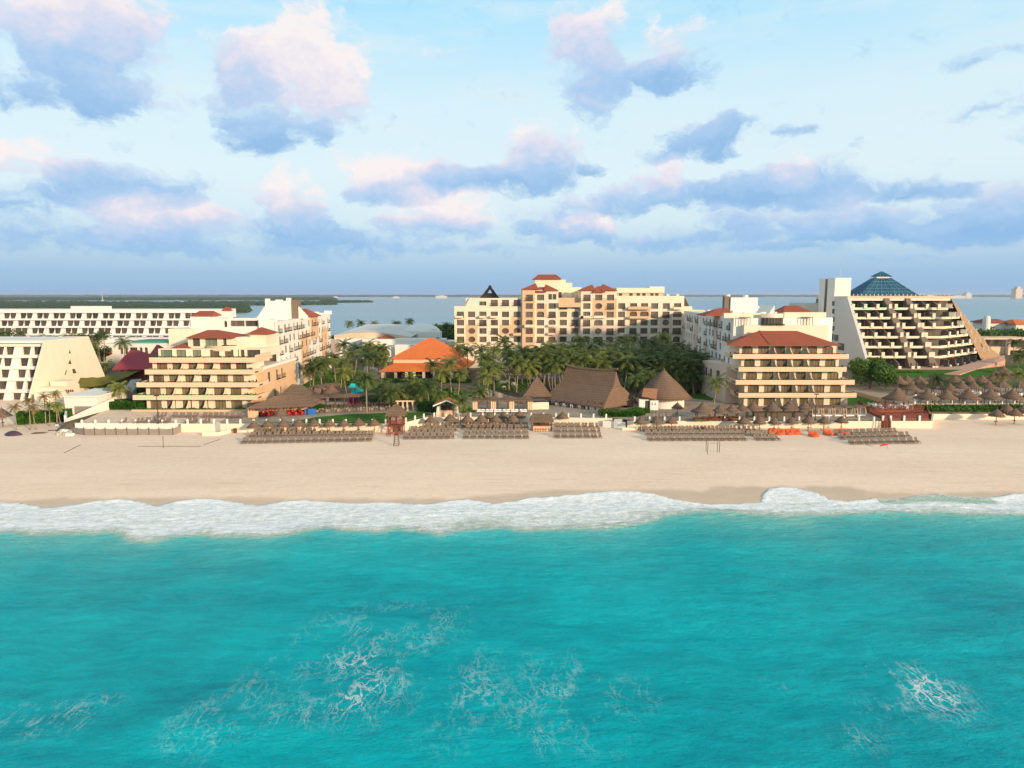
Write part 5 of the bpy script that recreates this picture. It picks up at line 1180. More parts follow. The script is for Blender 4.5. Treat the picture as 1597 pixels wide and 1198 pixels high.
mb = MB(); a, b = (XW(103, 145.5), 145.5), (XW(172, 160), 162); mb.prism([a, b, (b[0]-.3, b[1]+.4), (a[0]-.3, a[1]+.4)], 1.5, [4.3, 6.6, 6.6, 4.3]); mb.build('sloping_panel', 'white', t)
wall_thing('gate_wall', 'short grey white wall round the beach gate, right of the middle loungers', [(XW(941, 147), 147.6), (XW(975, 146), 145.8)], 1, 3.6, 'white')
mb = MB(); x = XW(963, 147); mb.box(x-.9, 146.2, 1.9, x+.9, 146.3, 4.2); 
for k in range(6): mb.box(x-.9, 146.12, 2+k*.38, x+.9, 146.19, 2.1+k*.38)
tag(mb.build('gate', 'grey', org=(x, 146, 1.9)), 'grey metal beach gate in the white wall right of the middle loungers', 'gate')
mb = MB(); wallrun(mb, [(XW(970, 144.6), 144.2), (XW(990, 144.6), 144.4), (XW(1005, 145), 145.9)], 1.2, 2.7, .35); tag(mb.build('low_wall', 'cream', org=(XW(970, 144.6), 144, 1.2)), 'low curved cream wall at the foot of the beach gate', 'wall')
mb = MB(); wallrun(mb, [(XW(320, 140), 138.6), (XW(345, 140), 138.6), (XW(357, 141), 141.5)], 1.4, 2.9, .35); tag(mb.build('low_wall', 'cream', org=(XW(320, 140), 138.6, 1.4)), 'low cream wall stub on the sand below the left terrace', 'wall')
mb = MB(); x = XW(341, 142); mb.box(x-.5, 141.7, 2.2, x+.5, 141.78, 4.4); 
for k in range(5): mb.box(x-.5, 141.62, 2.4+k*.4, x+.5, 141.69, 2.5+k*.4)
tag(mb.build('gate', 'grey', org=(x, 141.7, 2.2)), 'narrow grey gate in the left sea wall above the wall stub', 'gate')
# planted retaining wall in front of the left wing
wall_thing('planter_wall', 'long peach planter wall with ground plants in front of the left wing', [(Xat(205, 158, 5), 158), (Xat(398, 158, 5), 158)], 3.7, 4.3, 'tan', .5)
leafstrip([(Xat(207, 158.6, 5), 158.8, 4.2), (Xat(398, 158.6, 5), 158.8, 4.2)], .7, .5, 1300, 91, .2, 'hedge').build('low_hedge', 'hedge', None, org=(Xat(300, 158, 5), 158.8, 5)); tag(bpy.data.objects['low_hedge'], 'low leafy planting along the foot of the left wing windows', 'hedge')
# grey mesh fence on the sand
t = thing('mesh_fence', 'sagging grey mesh screen fence on posts across the sand below the left wing', 'fence', (XW(114, 140.5), 140.5, 2))
F_ = [(114, 140.9), (131, 139.4), (147.5, 139.2), (164, 139.2), (181, 139.2), (198, 139.2), (215, 139.2), (232, 139.2), (248, 139.2), (269.5, 139.2), (283, 142)]
mb = MB(); FP = [(XW(p, y), y) for p, y in F_]
for a, b in zip(FP, FP[1:]):
    pr = None
    for k in range(7):
        p = along(a, b, k/6); q = (*p, 2.05, 3.55-.16*sin(pi*k/6)+.05*mnoise.noise((p[0], 3, 1)))
        if pr: mb.face((pr[0], pr[1], pr[2]), (q[0], q[1], q[2]), (q[0], q[1], q[3]), (pr[0], pr[1], pr[3])); mb.face((pr[0], pr[1]+.04, pr[3]), (q[0], q[1]+.04, q[3]), (q[0], q[1]+.04, q[2]), (pr[0], pr[1]+.04, pr[2]))
        pr = q
mb.build('mesh', 'greymesh', t)
for p in FP: mb = MB(); mb.tube((*p, 1.6), (*p, 3.75), .07, n=6); mb.build('post', 'wood', t)
# hedge and railing at the right
def hedge(name, label, pts, w, z0, h, n, seed, mat='hedge', size=.32):
    mb = MB(); rnd = random.Random(seed); seg = list(zip(pts, pts[1:])); L = [(Vector(b)-Vector(a)).length for a, b in seg]
    for (a, b), l in zip(seg, L):
        a, b = Vector(a), Vector(b); d = (b-a)/l; s_ = Vector((-d.y, d.x))
        A, Bq, Cq, Dq = a-s_*w*.42, b-s_*w*.42, b+s_*w*.42, a+s_*w*.42
        mb.prism([tuple(A), tuple(Bq), tuple(Cq), tuple(Dq)], z0, z0+h*.9)
        for _ in range(int(n*l/sum(L))):
            p = a+d*rnd.uniform(0, l)+s_*rnd.choice((-w/2, -w/2, w/2, rnd.uniform(-w/2, w/2))); z = z0+h*(rnd.random() if abs((p-a).dot(s_)) > w*.49 else 1)*(1+.08*mnoise.noise((p.x*.5, p.y*.5, seed)))
            u = Vector((rnd.gauss(0, 1), rnd.gauss(0, 1), rnd.gauss(0, 1))).normalized()*size*rnd.uniform(.6, 1.2); v = Vector((rnd.gauss(0, 1), rnd.gauss(0, 1), rnd.gauss(0, 1))).normalized()*size*.7
            q = Vector((p.x, p.y, z)); mb.face(q-u, q+v, q+u, q-v)
    return tag(mb.build(name, mat, org=(*pts[0], z0)), label, 'hedge')
hedge('hedge', 'long clipped bright green hedge below the white railing, right edge', [(XW(1428, 158.4), 158.4), (150, 158.4), (230, 158.4)], 2.2, 3.3, 1.9, 9000, 5)
t = wall_thing('railing', 'white railing with square posts above the clipped hedge at the pool terrace', [(Xat(1416, 162, 5), 161.8), (140, 161.8), (230, 161.8)], 4.6, 5.05, 'cream', .3, posts=2.95, ph=1.0, rail=True, cat='railing')
hedge('hedge', 'clipped green hedge mound left of the terraced cream wing', [at(168, 636, 4), at(224, 636, 4)], 5, 3.6, 2.0, 3500, 6)
hedge('hedge', 'low green hedge on the sand bank behind the leaning palms, left', [at(28, 657, 3), at(62, 655, 3), at(112, 652, 3)], 3.2, 2.6, 2.3, 3500, 7)
hedge('hedge', 'green hedge bed in front of the large thatched restaurant', [at(935, 648, 4), at(985, 648, 4), at(1003, 643, 4)], 3.2, 3.9, 1.1, 3000, 8)
hedge('hedge', 'dark hedge along the ramp below the terraced hotel', [at(1386, 588, 5.5), at(1434, 588, 5.5)], 5, 5.0, 2.2, 3500, 9)
hedge('hedge', 'short dark hedge between the left restaurant and the lawn', [at(481, 643, 4), at(500, 640, 4)], 3, 3.9, 1.5, 1400, 10)
hedge('hedge', 'dark shrub hedge beside the tile roofed kiosk', [at(656, 640, 4), at(682, 642, 4)], 3, 3.9, 2.0, 1500, 11)
hedge('hedge', 'strip of hedge under the windows of the orange roofed hall', [at(596, 595.5, 4), at(735, 596.5, 4)], 1.5, 3.9, 1.1, 3000, 12)

# ------------------------------------------------------------------ palms and trees
def crown_mesh(seed, mat, nf=19, L=3.1, tuft=0):
    rnd = random.Random(seed); mb = MB()
    for i in range(nf):
        a = i*2.399+rnd.uniform(-.25, .25); e0 = lerp(1.35, -.35, (i+.5)/nf)+rnd.uniform(-.12, .12)
        if tuft: e0 = lerp(1.4, .5, i/nf)
        ln = L*rnd.uniform(.85, 1.12)*(1 if e0 > -.1 else .85); p = Vector((0, 0, 0)); e = e0; n = 11; st = ln/n; side = Vector((-sin(a), cos(a), 0)); pts = []
        for k in range(n+1):
            pts.append((p.copy(), Vector((cos(a)*cos(e), sin(a)*cos(e), sin(e))))); p = p+pts[-1][1]*st; e -= (1.35 if not tuft else .5)/n*(1+.6*k/n)
        for k in range(n):
            q, d = pts[k]; f = k/n; wl = .85*sin(pi*min(1, .12+f*.86))**.7*L/3.1
            for s_ in (-1, 1):
                tip = q+d*wl*.55+side*s_*wl*.75-Vector((0, 0, 1))*wl*rnd.uniform(.25, .6); w_ = d*st*.42
                mb.face(q-w_, q+w_, tip+w_*.35, tip-w_*.35)
        for (q, d), (q2, d2) in zip(pts, pts[1:]): u = side*.035; mb.face(q-u, q+u, q2+u, q2-u)
    if not tuft:
        for i in range(3): a = rnd.uniform(0, 6); mb.tube((0, 0, -.05), (.3*cos(a), .3*sin(a), -.35), .14, .1, 5)
    me = bpy.data.meshes.new('crown'); me.from_pydata([tuple(v) for v in mb.v], [], mb.f); me.materials.append(M[mat]); me.update(); return me
CROWNS = [crown_mesh(1, 'palm'), crown_mesh(2, 'palm', 22), crown_mesh(3, 'palmd', 20), crown_mesh(4, 'palmd', 18, 3.3), crown_mesh(5, 'palm', 17, 3.4), crown_mesh(6, 'palm2', 16, 2.8), crown_mesh(7, 'palmd', 24, 3.0)]
def trunk_mesh(seed):
    rnd = random.Random(seed); bx, by = rnd.uniform(-.11, .11), rnd.uniform(-.11, .11); rings = []
    for k in range(9):
        f = k/8; r = lerp(.024, .0135, f**.6)*(1.35 if k == 0 else 1); c = (bx*(1-f)**2, by*(1-f)**2)
        rings.append([(c[0]+r*cos(2*pi*i/7), c[1]+r*sin(2*pi*i/7), f-1) for i in range(7)])
    mb = MB(); mb.loft(rings); me = bpy.data.meshes.new('trunk'); me.from_pydata(mb.v, [], mb.f); me.materials.append(M['trunk']); me.polygons.foreach_set('use_smooth', [True]*len(mb.f)); me.update(); return me
TRUNKS = [trunk_mesh(s_) for s_ in range(5)]
prnd = random.Random(21); PALMS = []
def palm(px, py, h, label, group, var=None, size=1.0, ymax=247, zg=None, Y=None, ymin=0):
    zg = Z_T if zg is None else zg; z = zg+h; x, y = at(px, py, z) if z < CAM_H-1 else (0, 9999)
    if Y is not None or y > ymax or y < ymin: y = Y or max(ymin, min(y, ymax)); x, z = atY(px, py, y); zg = max(zg, z-13)
    zg = land_z(x, y) if zg == Z_T else zg
    t = thing('palm_tree', label, 'palm tree', (x, y, zg), group)
    c = bpy.data.objects.new('crown', CROWNS[var if var is not None else prnd.choice((0, 1, 2, 2, 3, 4, 6))]); COL.objects.link(c); c.parent = t; c.location = (0, 0, z-zg); s_ = size*prnd.uniform(.9, 1.12); c.scale = (s_, s_, s_*prnd.uniform(.9, 1.1)); c.rotation_euler = (prnd.uniform(-.12, .12), prnd.uniform(-.12, .12), prnd.uniform(0, 6.28))
    k = bpy.data.objects.new('trunk', prnd.choice(TRUNKS)); COL.objects.link(k); k.parent = t; k.location = (0, 0, z-zg+.05); k.scale = (min(9.5, z-zg),)*2+(z-zg+.3,); k.rotation_euler = (0, 0, prnd.uniform(0, 6.28)); PALMS.append((x, y)); return t
def palm_set(rows, phrase, group, **kw):
    rows = sorted(rows)
    for i, r in enumerate(rows):
        lab = phrase % nth(i) if len(rows) > 1 else phrase
        palm(r[0], r[1], r[2], lab, group, *(r[3:4]), **{**kw, **(r[4] if len(r) > 4 else {})})
pz3 = lambda L, h: [(480+a/4.607, 440+b/4.607, h_ or h) for a, b, h_ in [(q+(0,))[:3] for q in L]]
palm_set(pz3([(188,545),(245,590,7),(305,530),(262,450,9),(440,455,9.5),(505,475,9),(548,478,9),(425,545),(352,482,9),(90,600),(40,585),(120,580),(260,650,6),(15,640,6),(470,540),(545,560,7)], 8), 'palm beside the inner face of the left wing, %s from the left', 'palms between the left wing and the hall', size=1.25)
palm_set(pz3([(418,690,8.5),(530,755,5),(745,700,6),(860,745,6),(895,592,8.5),(1020,580,9),(960,655,7),(1090,655,7),(630,790,4),(690,780,4),(800,795,3.5),(760,740,5),(930,800,3.5),(1100,850,4),(590,800,4)], 6), 'palm in the garden in front of the orange roofed hall, %s from the left', 'palms in front of the orange hall', size=1.12)
palm_set([(755,559,10,0,{'size':1.35}),(763,574,8,1,{'size':1.3}),(757,588,6,0,{'size':1.2}),(748,612,4,2)], 'tall bright palm right of the orange roofed hall, %s from the left', 'palms right of the orange hall')
pz4 = lambda L: [(690+a/3.9925, 420+b/3.9925, h) for a, b, h in L]
GROVE = pz4([(385,450,12),(420,540,10),(470,590,8),(500,515,10),(540,612,7),(567,600,7),(600,515,10.5),(640,560,9),(680,545,9.5),(700,590,8),(735,490,11),(770,520,10),(800,575,8.5),(860,440,12),(870,565,9),(925,490,11),(950,570,8.5),(1000,520,10),(1040,570,8.5),(1065,485,11),(1098,545,9.5),(1122,450,12),(1150,580,8.5),(1180,435,12),(1210,520,10),(1235,590,8),(1262,560,9),(1300,535,10),(1345,590,8),(1372,425,12.5),(1402,555,9.5),(1440,510,10.5),(1460,610,8),(1490,560,9),(1525,600,8.5),(1560,640,7.5),(1490,650,7),(985,600,7.5),(1250,480,11),(320,510,10),(1310,470,11.5),(1475,490,10.5),(1540,530,9),(560,520,10),(660,490,11),(820,500,10.5),(1590,590,8),(1420,640,7.5),(400,500,10),(445,560,9),(520,560,8.5),(585,560,9),(625,520,10),(655,600,7),(700,510,10),(725,560,9),(745,600,7),(790,540,9.5),(840,500,10.5),(845,545,9),(895,530,9.5),(910,600,7),(965,470,11),(980,545,9),(1015,560,8.5),(1020,605,7),(1055,545,9),(1085,525,10),(1110,590,7.5),(1135,510,10.5),(1165,540,9),(1195,570,8.5),(1205,610,7),(1225,540,9.5),(1280,510,10),(1285,590,7.5),(1325,500,10.5),(1330,560,8.5),(1380,520,9.5),(1385,600,7.5),(1415,490,10.5),(1430,580,8),(1455,540,9),(1500,520,9.5),(1510,640,6.5),(1545,570,8.5),(1560,600,8),(1580,540,9.5)])
for nm, lo, hi in (('rear', 0, 546), ('middle', 546, 559), ('front', 559, 999)):
    palm_set([q for q in GROVE if lo <= q[1] < hi], 'coconut palm in the '+nm+' tier of the central grove, %s from the left', 'palms of the central grove, '+nm+' tier', size=1.34, ymin=186)
palm_set(pz4([(100,490,9),(155,505,9),(240,500,9.5),(300,560,8),(320,620,7)]), 'palm between the orange roof and the central hotel, %s from the left', 'palms by the left end of the central hotel', size=1.3)
palm_set(pz4([(1205,690,6),(1255,640,7),(1290,665,6.5),(1180,720,4.5),(1310,700,5)]), 'palm between the two large thatched roofs, %s from the left', 'palms between the thatched roofs')
palm(1040+330/4.278, 420+755/4.278, 6, 'single sunlit palm at the left foot of the right wing', 'palms by the right wing', 4, 1.15)
palm_set([(1055,563,10),(1072,570,9),(1085,575,8.5),(1062,590,7.5),(1078,596,7),(1092,560,10),(1050,580,8)], 'shaded palm against the inner face of the right wing, %s from the left', 'palms in the shade of the right wing', size=1.2, ymin=190)
pz1 = lambda L: [(a/4.607, 440+b/4.607, h)+tuple(r) for a, b, h, *r in L]
palm_set(pz1([(105,900,4.6,5),(205,850,6,5),(232,905,4.5,5),(316,822,6,5),(352,885,4.4,0),(397,805,6.4,5),(412,890,4.4,1)]), 'thin palm on the sand in front of the sloped white hotel, %s from the left', 'young palms on the left sand', size=.66, zg=2.6)
palm_set(pz1([(10,380,9),(60,375,9),(150,372,9.5),(330,405,8),(480,395,9),(560,390,9),(620,400,8.5),(700,385,10),(745,375,10),(690,420,8),(540,410,8)]), 'palm in the row behind the sloped white hotel, %s from the left', 'palms behind the sloped hotel', Y=240)
palm(888/4.607, 440+435/4.607, 9, 'palm standing before the low white building with red awnings', 'palms at the left', 2, 1.2, Y=225)
palm_set(pz1([(765,600,5,0),(855,765,4.5,1),(735,620,4,0)]), 'small palm among the mossy roofs left of the wing, %s from the left', 'small palms by the mossy roofs')
pz8 = lambda L: [(1380+a/7.36, 540+b/7.36, h)+tuple(r) for a, b, h, *r in L]
palm_set(pz8([(600,375,4.5,2),(1335,340,6.5,5),(1560,320,7,1)]), 'palm beside the thatched pool shelters on the right, %s from the left', 'palms by the right pool', zg=5)
palm_set([(1582,534,8),(1590,556,5),(1600,545,7)], 'palm before the low white gallery at the right edge, %s from the left', 'palms at the right edge', zg=6)
palm_set([(639,501,10),(563,504,10),(545,505,9),(584,505,9),(697,507,10),(706,510,9),(618,505,8.5)], 'distant palm on the lagoon side behind the white event centre, %s from the left', 'palms by the lagoon', Y=330)

def tree_mesh(seed, R, H, n, mat='leaf', leaf=.42):
    rnd = random.Random(seed); mb = MB(); blobs = []
    for _ in range(16):
        a, r = rnd.uniform(0, 6.28), R*.72*sqrt(rnd.random()); blobs.append((r*cos(a), r*sin(a), H*rnd.uniform(.38, .82)*(1-.25*(r/R)**2), R*rnd.uniform(.26, .46)))
    for _ in range(n):
        x, y, z, r = rnd.choice(blobs); d = Vector((rnd.gauss(0, 1), rnd.gauss(0, 1), rnd.gauss(.25, 1))).normalized(); q = Vector((x, y, z))+d*r*rnd.uniform(.72, 1.08)
        u = Vector((rnd.gauss(0, 1), rnd.gauss(0, 1), rnd.gauss(0, .6))).normalized()*leaf*rnd.uniform(.6, 1.2); v = d.cross(u).normalized()*leaf*rnd.uniform(.4, .8)
        mb.face(q-u, q-v, q+u, q+v)
    me = bpy.data.meshes.new('crown'); me.from_pydata([tuple(v) for v in mb.v], [], mb.f); me.materials.append(M[mat]); me.update()
    mt = MB(); mt.tube((0, 0, -.3), (.1, 0, H*.4), R*.07, R*.05, 8)
    for x, y, z, r in blobs[:7]: mt.tube((.1, 0, H*.35), (x*.8, y*.8, z), R*.04, R*.012, 5)
    m2 = bpy.data.meshes.new('trunk'); m2.from_pydata([tuple(v) for v in mt.v], [], mt.f); m2.materials.append(M['bark']); m2.update(); return me, m2
TREES = {}
def tree(x, y, z, R, H, label, group=None, kind=0, name='broadleaf_tree', mat='leaf', n=2600, leaf=.42, sc=1.0):
    key = (kind, mat)
    if key not in TREES: TREES[key] = tree_mesh(kind+50, R, H, n, mat, leaf)
    t = thing(name, label, 'tree', (x, y, z), group)
    for nm, me in zip(('crown', 'trunk'), TREES[key]):
        o = bpy.data.objects.new(nm, me); COL.objects.link(o); o.parent = t; o.scale = (sc, sc, sc); o.rotation_euler = (0, 0, prnd.uniform(0, 6))
    return t
x, y = at(1357, 612, 3.9); tree(x, y, 3.7, 6.4, 10.6, 'big round glossy green tree between the right wing and the terraced hotel', None, 9, 'sea_grape_tree', 'leaf', 7500, .36)
rnd = random.Random(33); lagoon_t = sorted([(px, rnd.uniform(326, 340)) for px in (655, 660, 666, 672, 678, 684, 690, 695, 701, 707, 712, 526, 600, 640, 648)])
for i, (px, Y) in enumerate(lagoon_t): tree(Xat(px, Y, 6), Y, 2.5, 5.5, 10.5, 'rounded dark tree on the lagoon shore behind the hotels, %s from the left' % nth(i), 'trees along the lagoon shore', i % 3, sc=rnd.uniform(1.2, 1.5) if px > 650 else .95)
wood_t = sorted([(1503+rnd.uniform(0, 130), rnd.uniform(300, 326)) for _ in range(30)])
for i, (px, Y) in enumerate(wood_t): tree(Xat(px, Y, 6), Y, 3.3, 5.5, 10.5, 'bushy dark tree in the wood beyond the terraced hotel, %s from the left' % nth(i), 'trees of the wood at the right', i % 3, sc=rnd.uniform(1.05, 1.3))
left_t = sorted([(px, Y) for px, Y in ((70, 246), (90, 244), (112, 245), (128, 246), (42, 247), (5, 246), (150, 242), (25, 244), (100, 252))])
for i, (px, Y) in enumerate(left_t): tree(Xat(px, Y, 9), Y, 4.5, 5.5, 10.5, 'dark bushy tree in the row between the two white hotels, %s from the left' % nth(i), 'trees between the white hotels', i % 3, sc=.95)
near_t = [(226, 618, .45), (208, 612, .4), (186, 612, .35), (580, 562, .8), (596, 570, .7), (1101, 612, .4)]
for i, (px, py, s_) in enumerate(sorted(near_t)): x, y = at(px, py, 3.9); tree(x, y, 3.6, 5.5, 10.5, 'low leafy shrub tree in the beds beside the left wing, %s from the left' % nth(i), 'shrub trees by the left wing', i % 3, 'shrub', sc=s_)
# undergrowth of the palm garden: nobody could count it
def undergrowth(regions, seed, name='undergrowth'):
    rnd = random.Random(seed); mb = MB()
    for pix, n, h in regions:
        P_ = [at(a, b, 4.2) for a, b in pix]; xs, ys = [p[0] for p in P_], [p[1] for p in P_]
        def inside(x, y):
            r = False; j = len(P_)-1
            for i in range(len(P_)):
                if (P_[i][1] > y) != (P_[j][1] > y) and x < (P_[j][0]-P_[i][0])*(y-P_[i][1])/(P_[j][1]-P_[i][1])+P_[i][0]: r = not r
                j = i
            return r
        k = 0
        while k < n:
            x, y = rnd.uniform(min(xs), max(xs)), rnd.uniform(min(ys), max(ys))
            if not inside(x, y): continue
            k += 1; hh = h*(.55+.6*mnoise.noise((x*.25, y*.25, seed)))
            if hh < .15: continue
            for _ in range(9):
                q = Vector((x+rnd.gauss(0, .35), y+rnd.gauss(0, .35), 3.9+hh*rnd.random())); u = Vector((rnd.gauss(0, 1), rnd.gauss(0, 1), rnd.gauss(0, .8))).normalized()*rnd.uniform(.2, .5); v = Vector((rnd.gauss(0, 1), rnd.gauss(0, 1), rnd.gauss(0, .8))).normalized()*rnd.uniform(.12, .3)
                mb.face(q-u, q-v, q+u, q+v)
    o = mb.build(name, 'leaf'); o['kind'] = 'stuff'
undergrowth([([(565, 604), (690, 606), (740, 615), (700, 632), (560, 626)], 900, 1.8), ([(470, 585), (560, 582), (600, 600), (540, 604)], 500, 1.4), ([(755, 580), (900, 570), (1060, 575), (1120, 600), (1100, 615), (1050, 600), (930, 583), (800, 583)], 1300, 1.3), ([(740, 600), (790, 592), (850, 592), (850, 605), (800, 612)], 420, 1.2), ([(735, 634), (690, 642), (735, 642)], 60, 1.0), ([(1010, 590), (995, 605), (970, 595), (985, 580)], 150, 1.5), ([(700, 560), (760, 548), (900, 548), (1050, 548), (1090, 575), (760, 575)], 1300, 2.2), ([(115, 606), (165, 590), (225, 595), (225, 622), (170, 612)], 700, 2.0), ([(1395, 600), (1470, 592), (1560, 590), (1560, 600), (1400, 606)], 350, 1.0)], 77)

# ------------------------------------------------------------------ thatched roofs and shelters
def thatch_loft(mb, rings, fringe=.35, seed=1, dens=6):
    """thatched surface through closed rings (bottom to top) with a ragged fringe below the lowest ring"""
    mb.loft(rings); rnd = random.Random(seed); r = rings[0]; n = len(r)
    for i in range(n):
        a, b = Vector(r[i]), Vector(r[(i+1) % n]); L = (b-a).length; k = max(1, int(L*dens))
        for j in range(k):
            p, q = a.lerp(b, j/k), a.lerp(b, (j+1.1)/k); out = Vector((p.x-sum(v[0] for v in r)/n, p.y-sum(v[1] for v in r)/n, 0)).normalized()*.10
            d = Vector((0, 0, -fringe*rnd.uniform(.4, 1.15))); mb.face(p+out*.2, q+out*.2, q.lerp(p, .3)+d+out, p.lerp(q, .2)+d+out)
def big_palapa():
    F, Lc, Rc = Vector((21.3, 156.8, 5.0)), Vector((8.2, 167.4, 5.6)), Vector((30.8, 165.6, 4.9)); Bc = Vector((17.7, 176.2, 5.4))
    r0, r1 = Vector((13.9, 166.2, 14.0)), Vector((24.0, 159.9, 13.6)); r0 = Vector((13.6, 170.0, 13.0)); r1 = Vector((25.0, 162.6, 12.7))
    t = thing('thatched_restaurant', 'large open thatched restaurant with a steep two tier roof and long ridge', 'restaurant', (19.5, 166, Z_T))
    def four(f, dz=0):
        """ring part-way between the eaves and the ridge"""
        return [tuple(F.lerp(r1, f)+Vector((0, 0, dz))), tuple(Rc.lerp(r1, f)+Vector((0, 0, dz))), tuple(Bc.lerp(r0, f)+Vector((0, 0, dz))), tuple(Lc.lerp(r0, f)+Vector((0, 0, dz)))]
    def sub(ring, k=4): return [tuple(Vector(ring[i]).lerp(Vector(ring[(i+1) % 4]), j/k)) for i in range(4) for j in range(k)]
    mb = MB(); thatch_loft(mb, [sub(four(0)), sub(four(.3, -.45)), sub(four(.6, -1.1)), sub(four(.86, -2.0))], .45, 3); mb.build('lower_roof', 'thatch', t)
    mb = MB(); thatch_loft(mb, [sub(four(.78, -1.65)), sub(four(.87, -1.2)), sub(four(.94, -.5)), sub(four(.99, .1))], .5, 4); mb.build('upper_roof', 'thatch', t)
    mb = MB(); pr = None
    for k in range(9):
        f = k/8; p = r0.lerp(r1, f*1.06-.03)+Vector((0, 0, .1+.65*(2*f-1)**4))
        if pr is not None: mb.tube(pr, p, .32, n=6)
        pr = p
    mb.build('ridge_cap', 'thatch2', t)
    for a, b, n in ((F, Lc, 8), (F, Rc, 5), (Bc, Rc, 6), (Bc, Lc, 5)):
        c = (F+Bc)/2
        for i in range(n+1):
            p = a.lerp(b, i/n); p = p.lerp(c, .11)
            mb = MB(); mb.tube((p.x, p.y, Z_T), (p.x, p.y, 6.0), .16, .13, 6); mb.build('post', 'wood', t)
    mb = MB(); c = (F+Bc)/2; q = [v.lerp(c, .34) for v in (F, Rc, Bc, Lc)]; mb.prism([(v.x, v.y) for v in q], Z_T, 5.6); mb.build('bar_counter', 'wood', t)
    p, q = F.lerp(c, .14), F.lerp(Lc, .3).lerp(c, .14); mb = MB(); wallrun(mb, [(p.x, p.y), (q.x, q.y)], Z_T, 4.9, .2); mb.build('low_wall', 'whitecloth', t)
    rnd = random.Random(5)
    for k in range(9):
        p = F.lerp(Lc, .30+.075*k).lerp(c, .2); table_set2(p.x, p.y, Z_T, 'white table and chairs under the large thatched restaurant eaves, %s from the left' % nth(8-k), 'white tables of the thatched restaurant', k)
TS = {}
def table_set2(x, y, z, label, group, seed, top='whitecloth', seat='whitecloth'):
    key = (top, seat)
    if key not in TS:
        t = thing('dining_set', label, 'table and chairs', (0, 0, 0), group); mb = MB()
        mb.prism([(-.5, -.5), (.5, -.5), (.5, .5), (-.5, .5)], .70, .76); mb.tube((0, 0, 0), (0, 0, .7), .05, n=6); mb.tube((0, 0, 0), (0, 0, .04), .3, n=8); mb.build('table', top, t)
        for k in range(4):
            a = k*pi/2; mb = MB(); cx_, cy_ = .85*cos(a), .85*sin(a); mb.obox((cx_, cy_), .46, .46, a, .42, .48); mb.obox((1.06*cos(a), 1.06*sin(a)), .05, .46, a, .48, .95)
            for u in (-.19, .19):
                for v in (-.19, .19): mb.tube((cx_+u*cos(a)-v*sin(a), cy_+u*sin(a)+v*cos(a), 0), (cx_+u*cos(a)-v*sin(a), cy_+u*sin(a)+v*cos(a), .43), .025, n=4)
            mb.build('chair', seat, t)
        TS[key] = t; t.location = (x, y, z); t.rotation_euler = (0, 0, seed*.7); return t
    return dup(TS[key], (x, y, z), seed*.7, 1, label, group)
big_palapa()
def cone_palapa(name, label, x, y, z, R, eave, apex, n=16, parts='post', mat='thatch', cat='shelter', group=None, sides=0, seed=1, sag=.12, fr=.3, posts=6, pr=.8):
    t = thing(name, label, cat, (x, y, z), group); mb = MB(); rings = []
    for f in (0, .2, .45, .7, .9, .985):
        r = R*(1-f)*(1+.03*sin(f*9+seed)); zz = z+eave+(apex-eave)*f-sag*(apex-eave)*sin(pi*f); k = n
        if sides:
            ring = []
            for s_ in range(sides):
                for j in range(max(1, n//sides)):
                    a, b = 2*pi*s_/sides+pi/4, 2*pi*(s_+1)/sides+pi/4; p, q = (cos(a), sin(a)), (cos(b), sin(b)); u = j/max(1, n//sides); ring.append((x+r*lerp(p[0], q[0], u)*1.2, y+r*lerp(p[1], q[1], u)*1.2, zz))
            rings.append(ring)
        else: rings.append([(x+r*cos(2*pi*i/n)*(1+.03*sin(i*2.3+seed)), y+r*sin(2*pi*i/n)*(1+.03*sin(i*2.3+seed)), zz) for i in range(n)])
    thatch_loft(mb, rings, fr, seed); mb.lathe((x, y, z+apex-.12), [(R*.045, 0), (R*.04, .15), (.03, .32)], 7); mb.build('thatch', mat, t, smooth=not sides)
    for i in range(posts):
        a = 2*pi*i/posts+.4; mb = MB(); mb.tube((x+R*pr*cos(a), y+R*pr*sin(a), z), (x+R*pr*cos(a), y+R*pr*sin(a), z+eave+.4), .1, .09, 6); mb.build('post', 'wood', t)
    return t
# right round palapa with its white base wall
x, Y = Xat(1034, 166, 6), 166
t = cone_palapa('thatched_hut', 'big conical thatched hut with a scalloped white base wall, left of the right wing', x, Y, Z_T, 6.9, 2.4, 9.1, 24, cat='hut', posts=0, seed=4, sag=.0)
mb = MB(); a0 = 2*pi/40
for i in range(40):
    a, b = i*a0, (i+1)*a0; r = 5.1; mb.prism([(x+r*cos(a), Y+r*sin(a)), (x+r*cos(b), Y+r*sin(b)), (x+(r-.3)*cos(b), Y+(r-.3)*sin(b)), (x+(r-.3)*cos(a), Y+(r-.3)*sin(a))], Z_T-.3, [6.3+.35*sin(i*1.3)]*2+[6.3+.35*sin(i*1.3)]*2)
mb.build('wall', 'white', t)
mb = MB(); xd = Xat(1013, 160, 5); mb.box(xd-.9, 160.1, Z_T, xd-.1, 160.25, 6.1); mb.build('doorway', 'darkglass', t)
mb = MB(); mb.box(xd+.1, 159.6, Z_T, xd+2.0, 160.3, 6.2); mb.box(xd-2.4, 160.26, Z_T, xd-.1, 161.5, 6.3); mb.build('restroom_wall', 'white', t)
mb = MB(); 
for dx in (.55, 1.25): mb.lathe((xd+.1+dx, 159.55, 5.2), [(.14, 0), (.2, .2), (.1, .36), (.11, .5), (.02, .56)], 6)
mb.build('restroom_sign', 'grey', t)
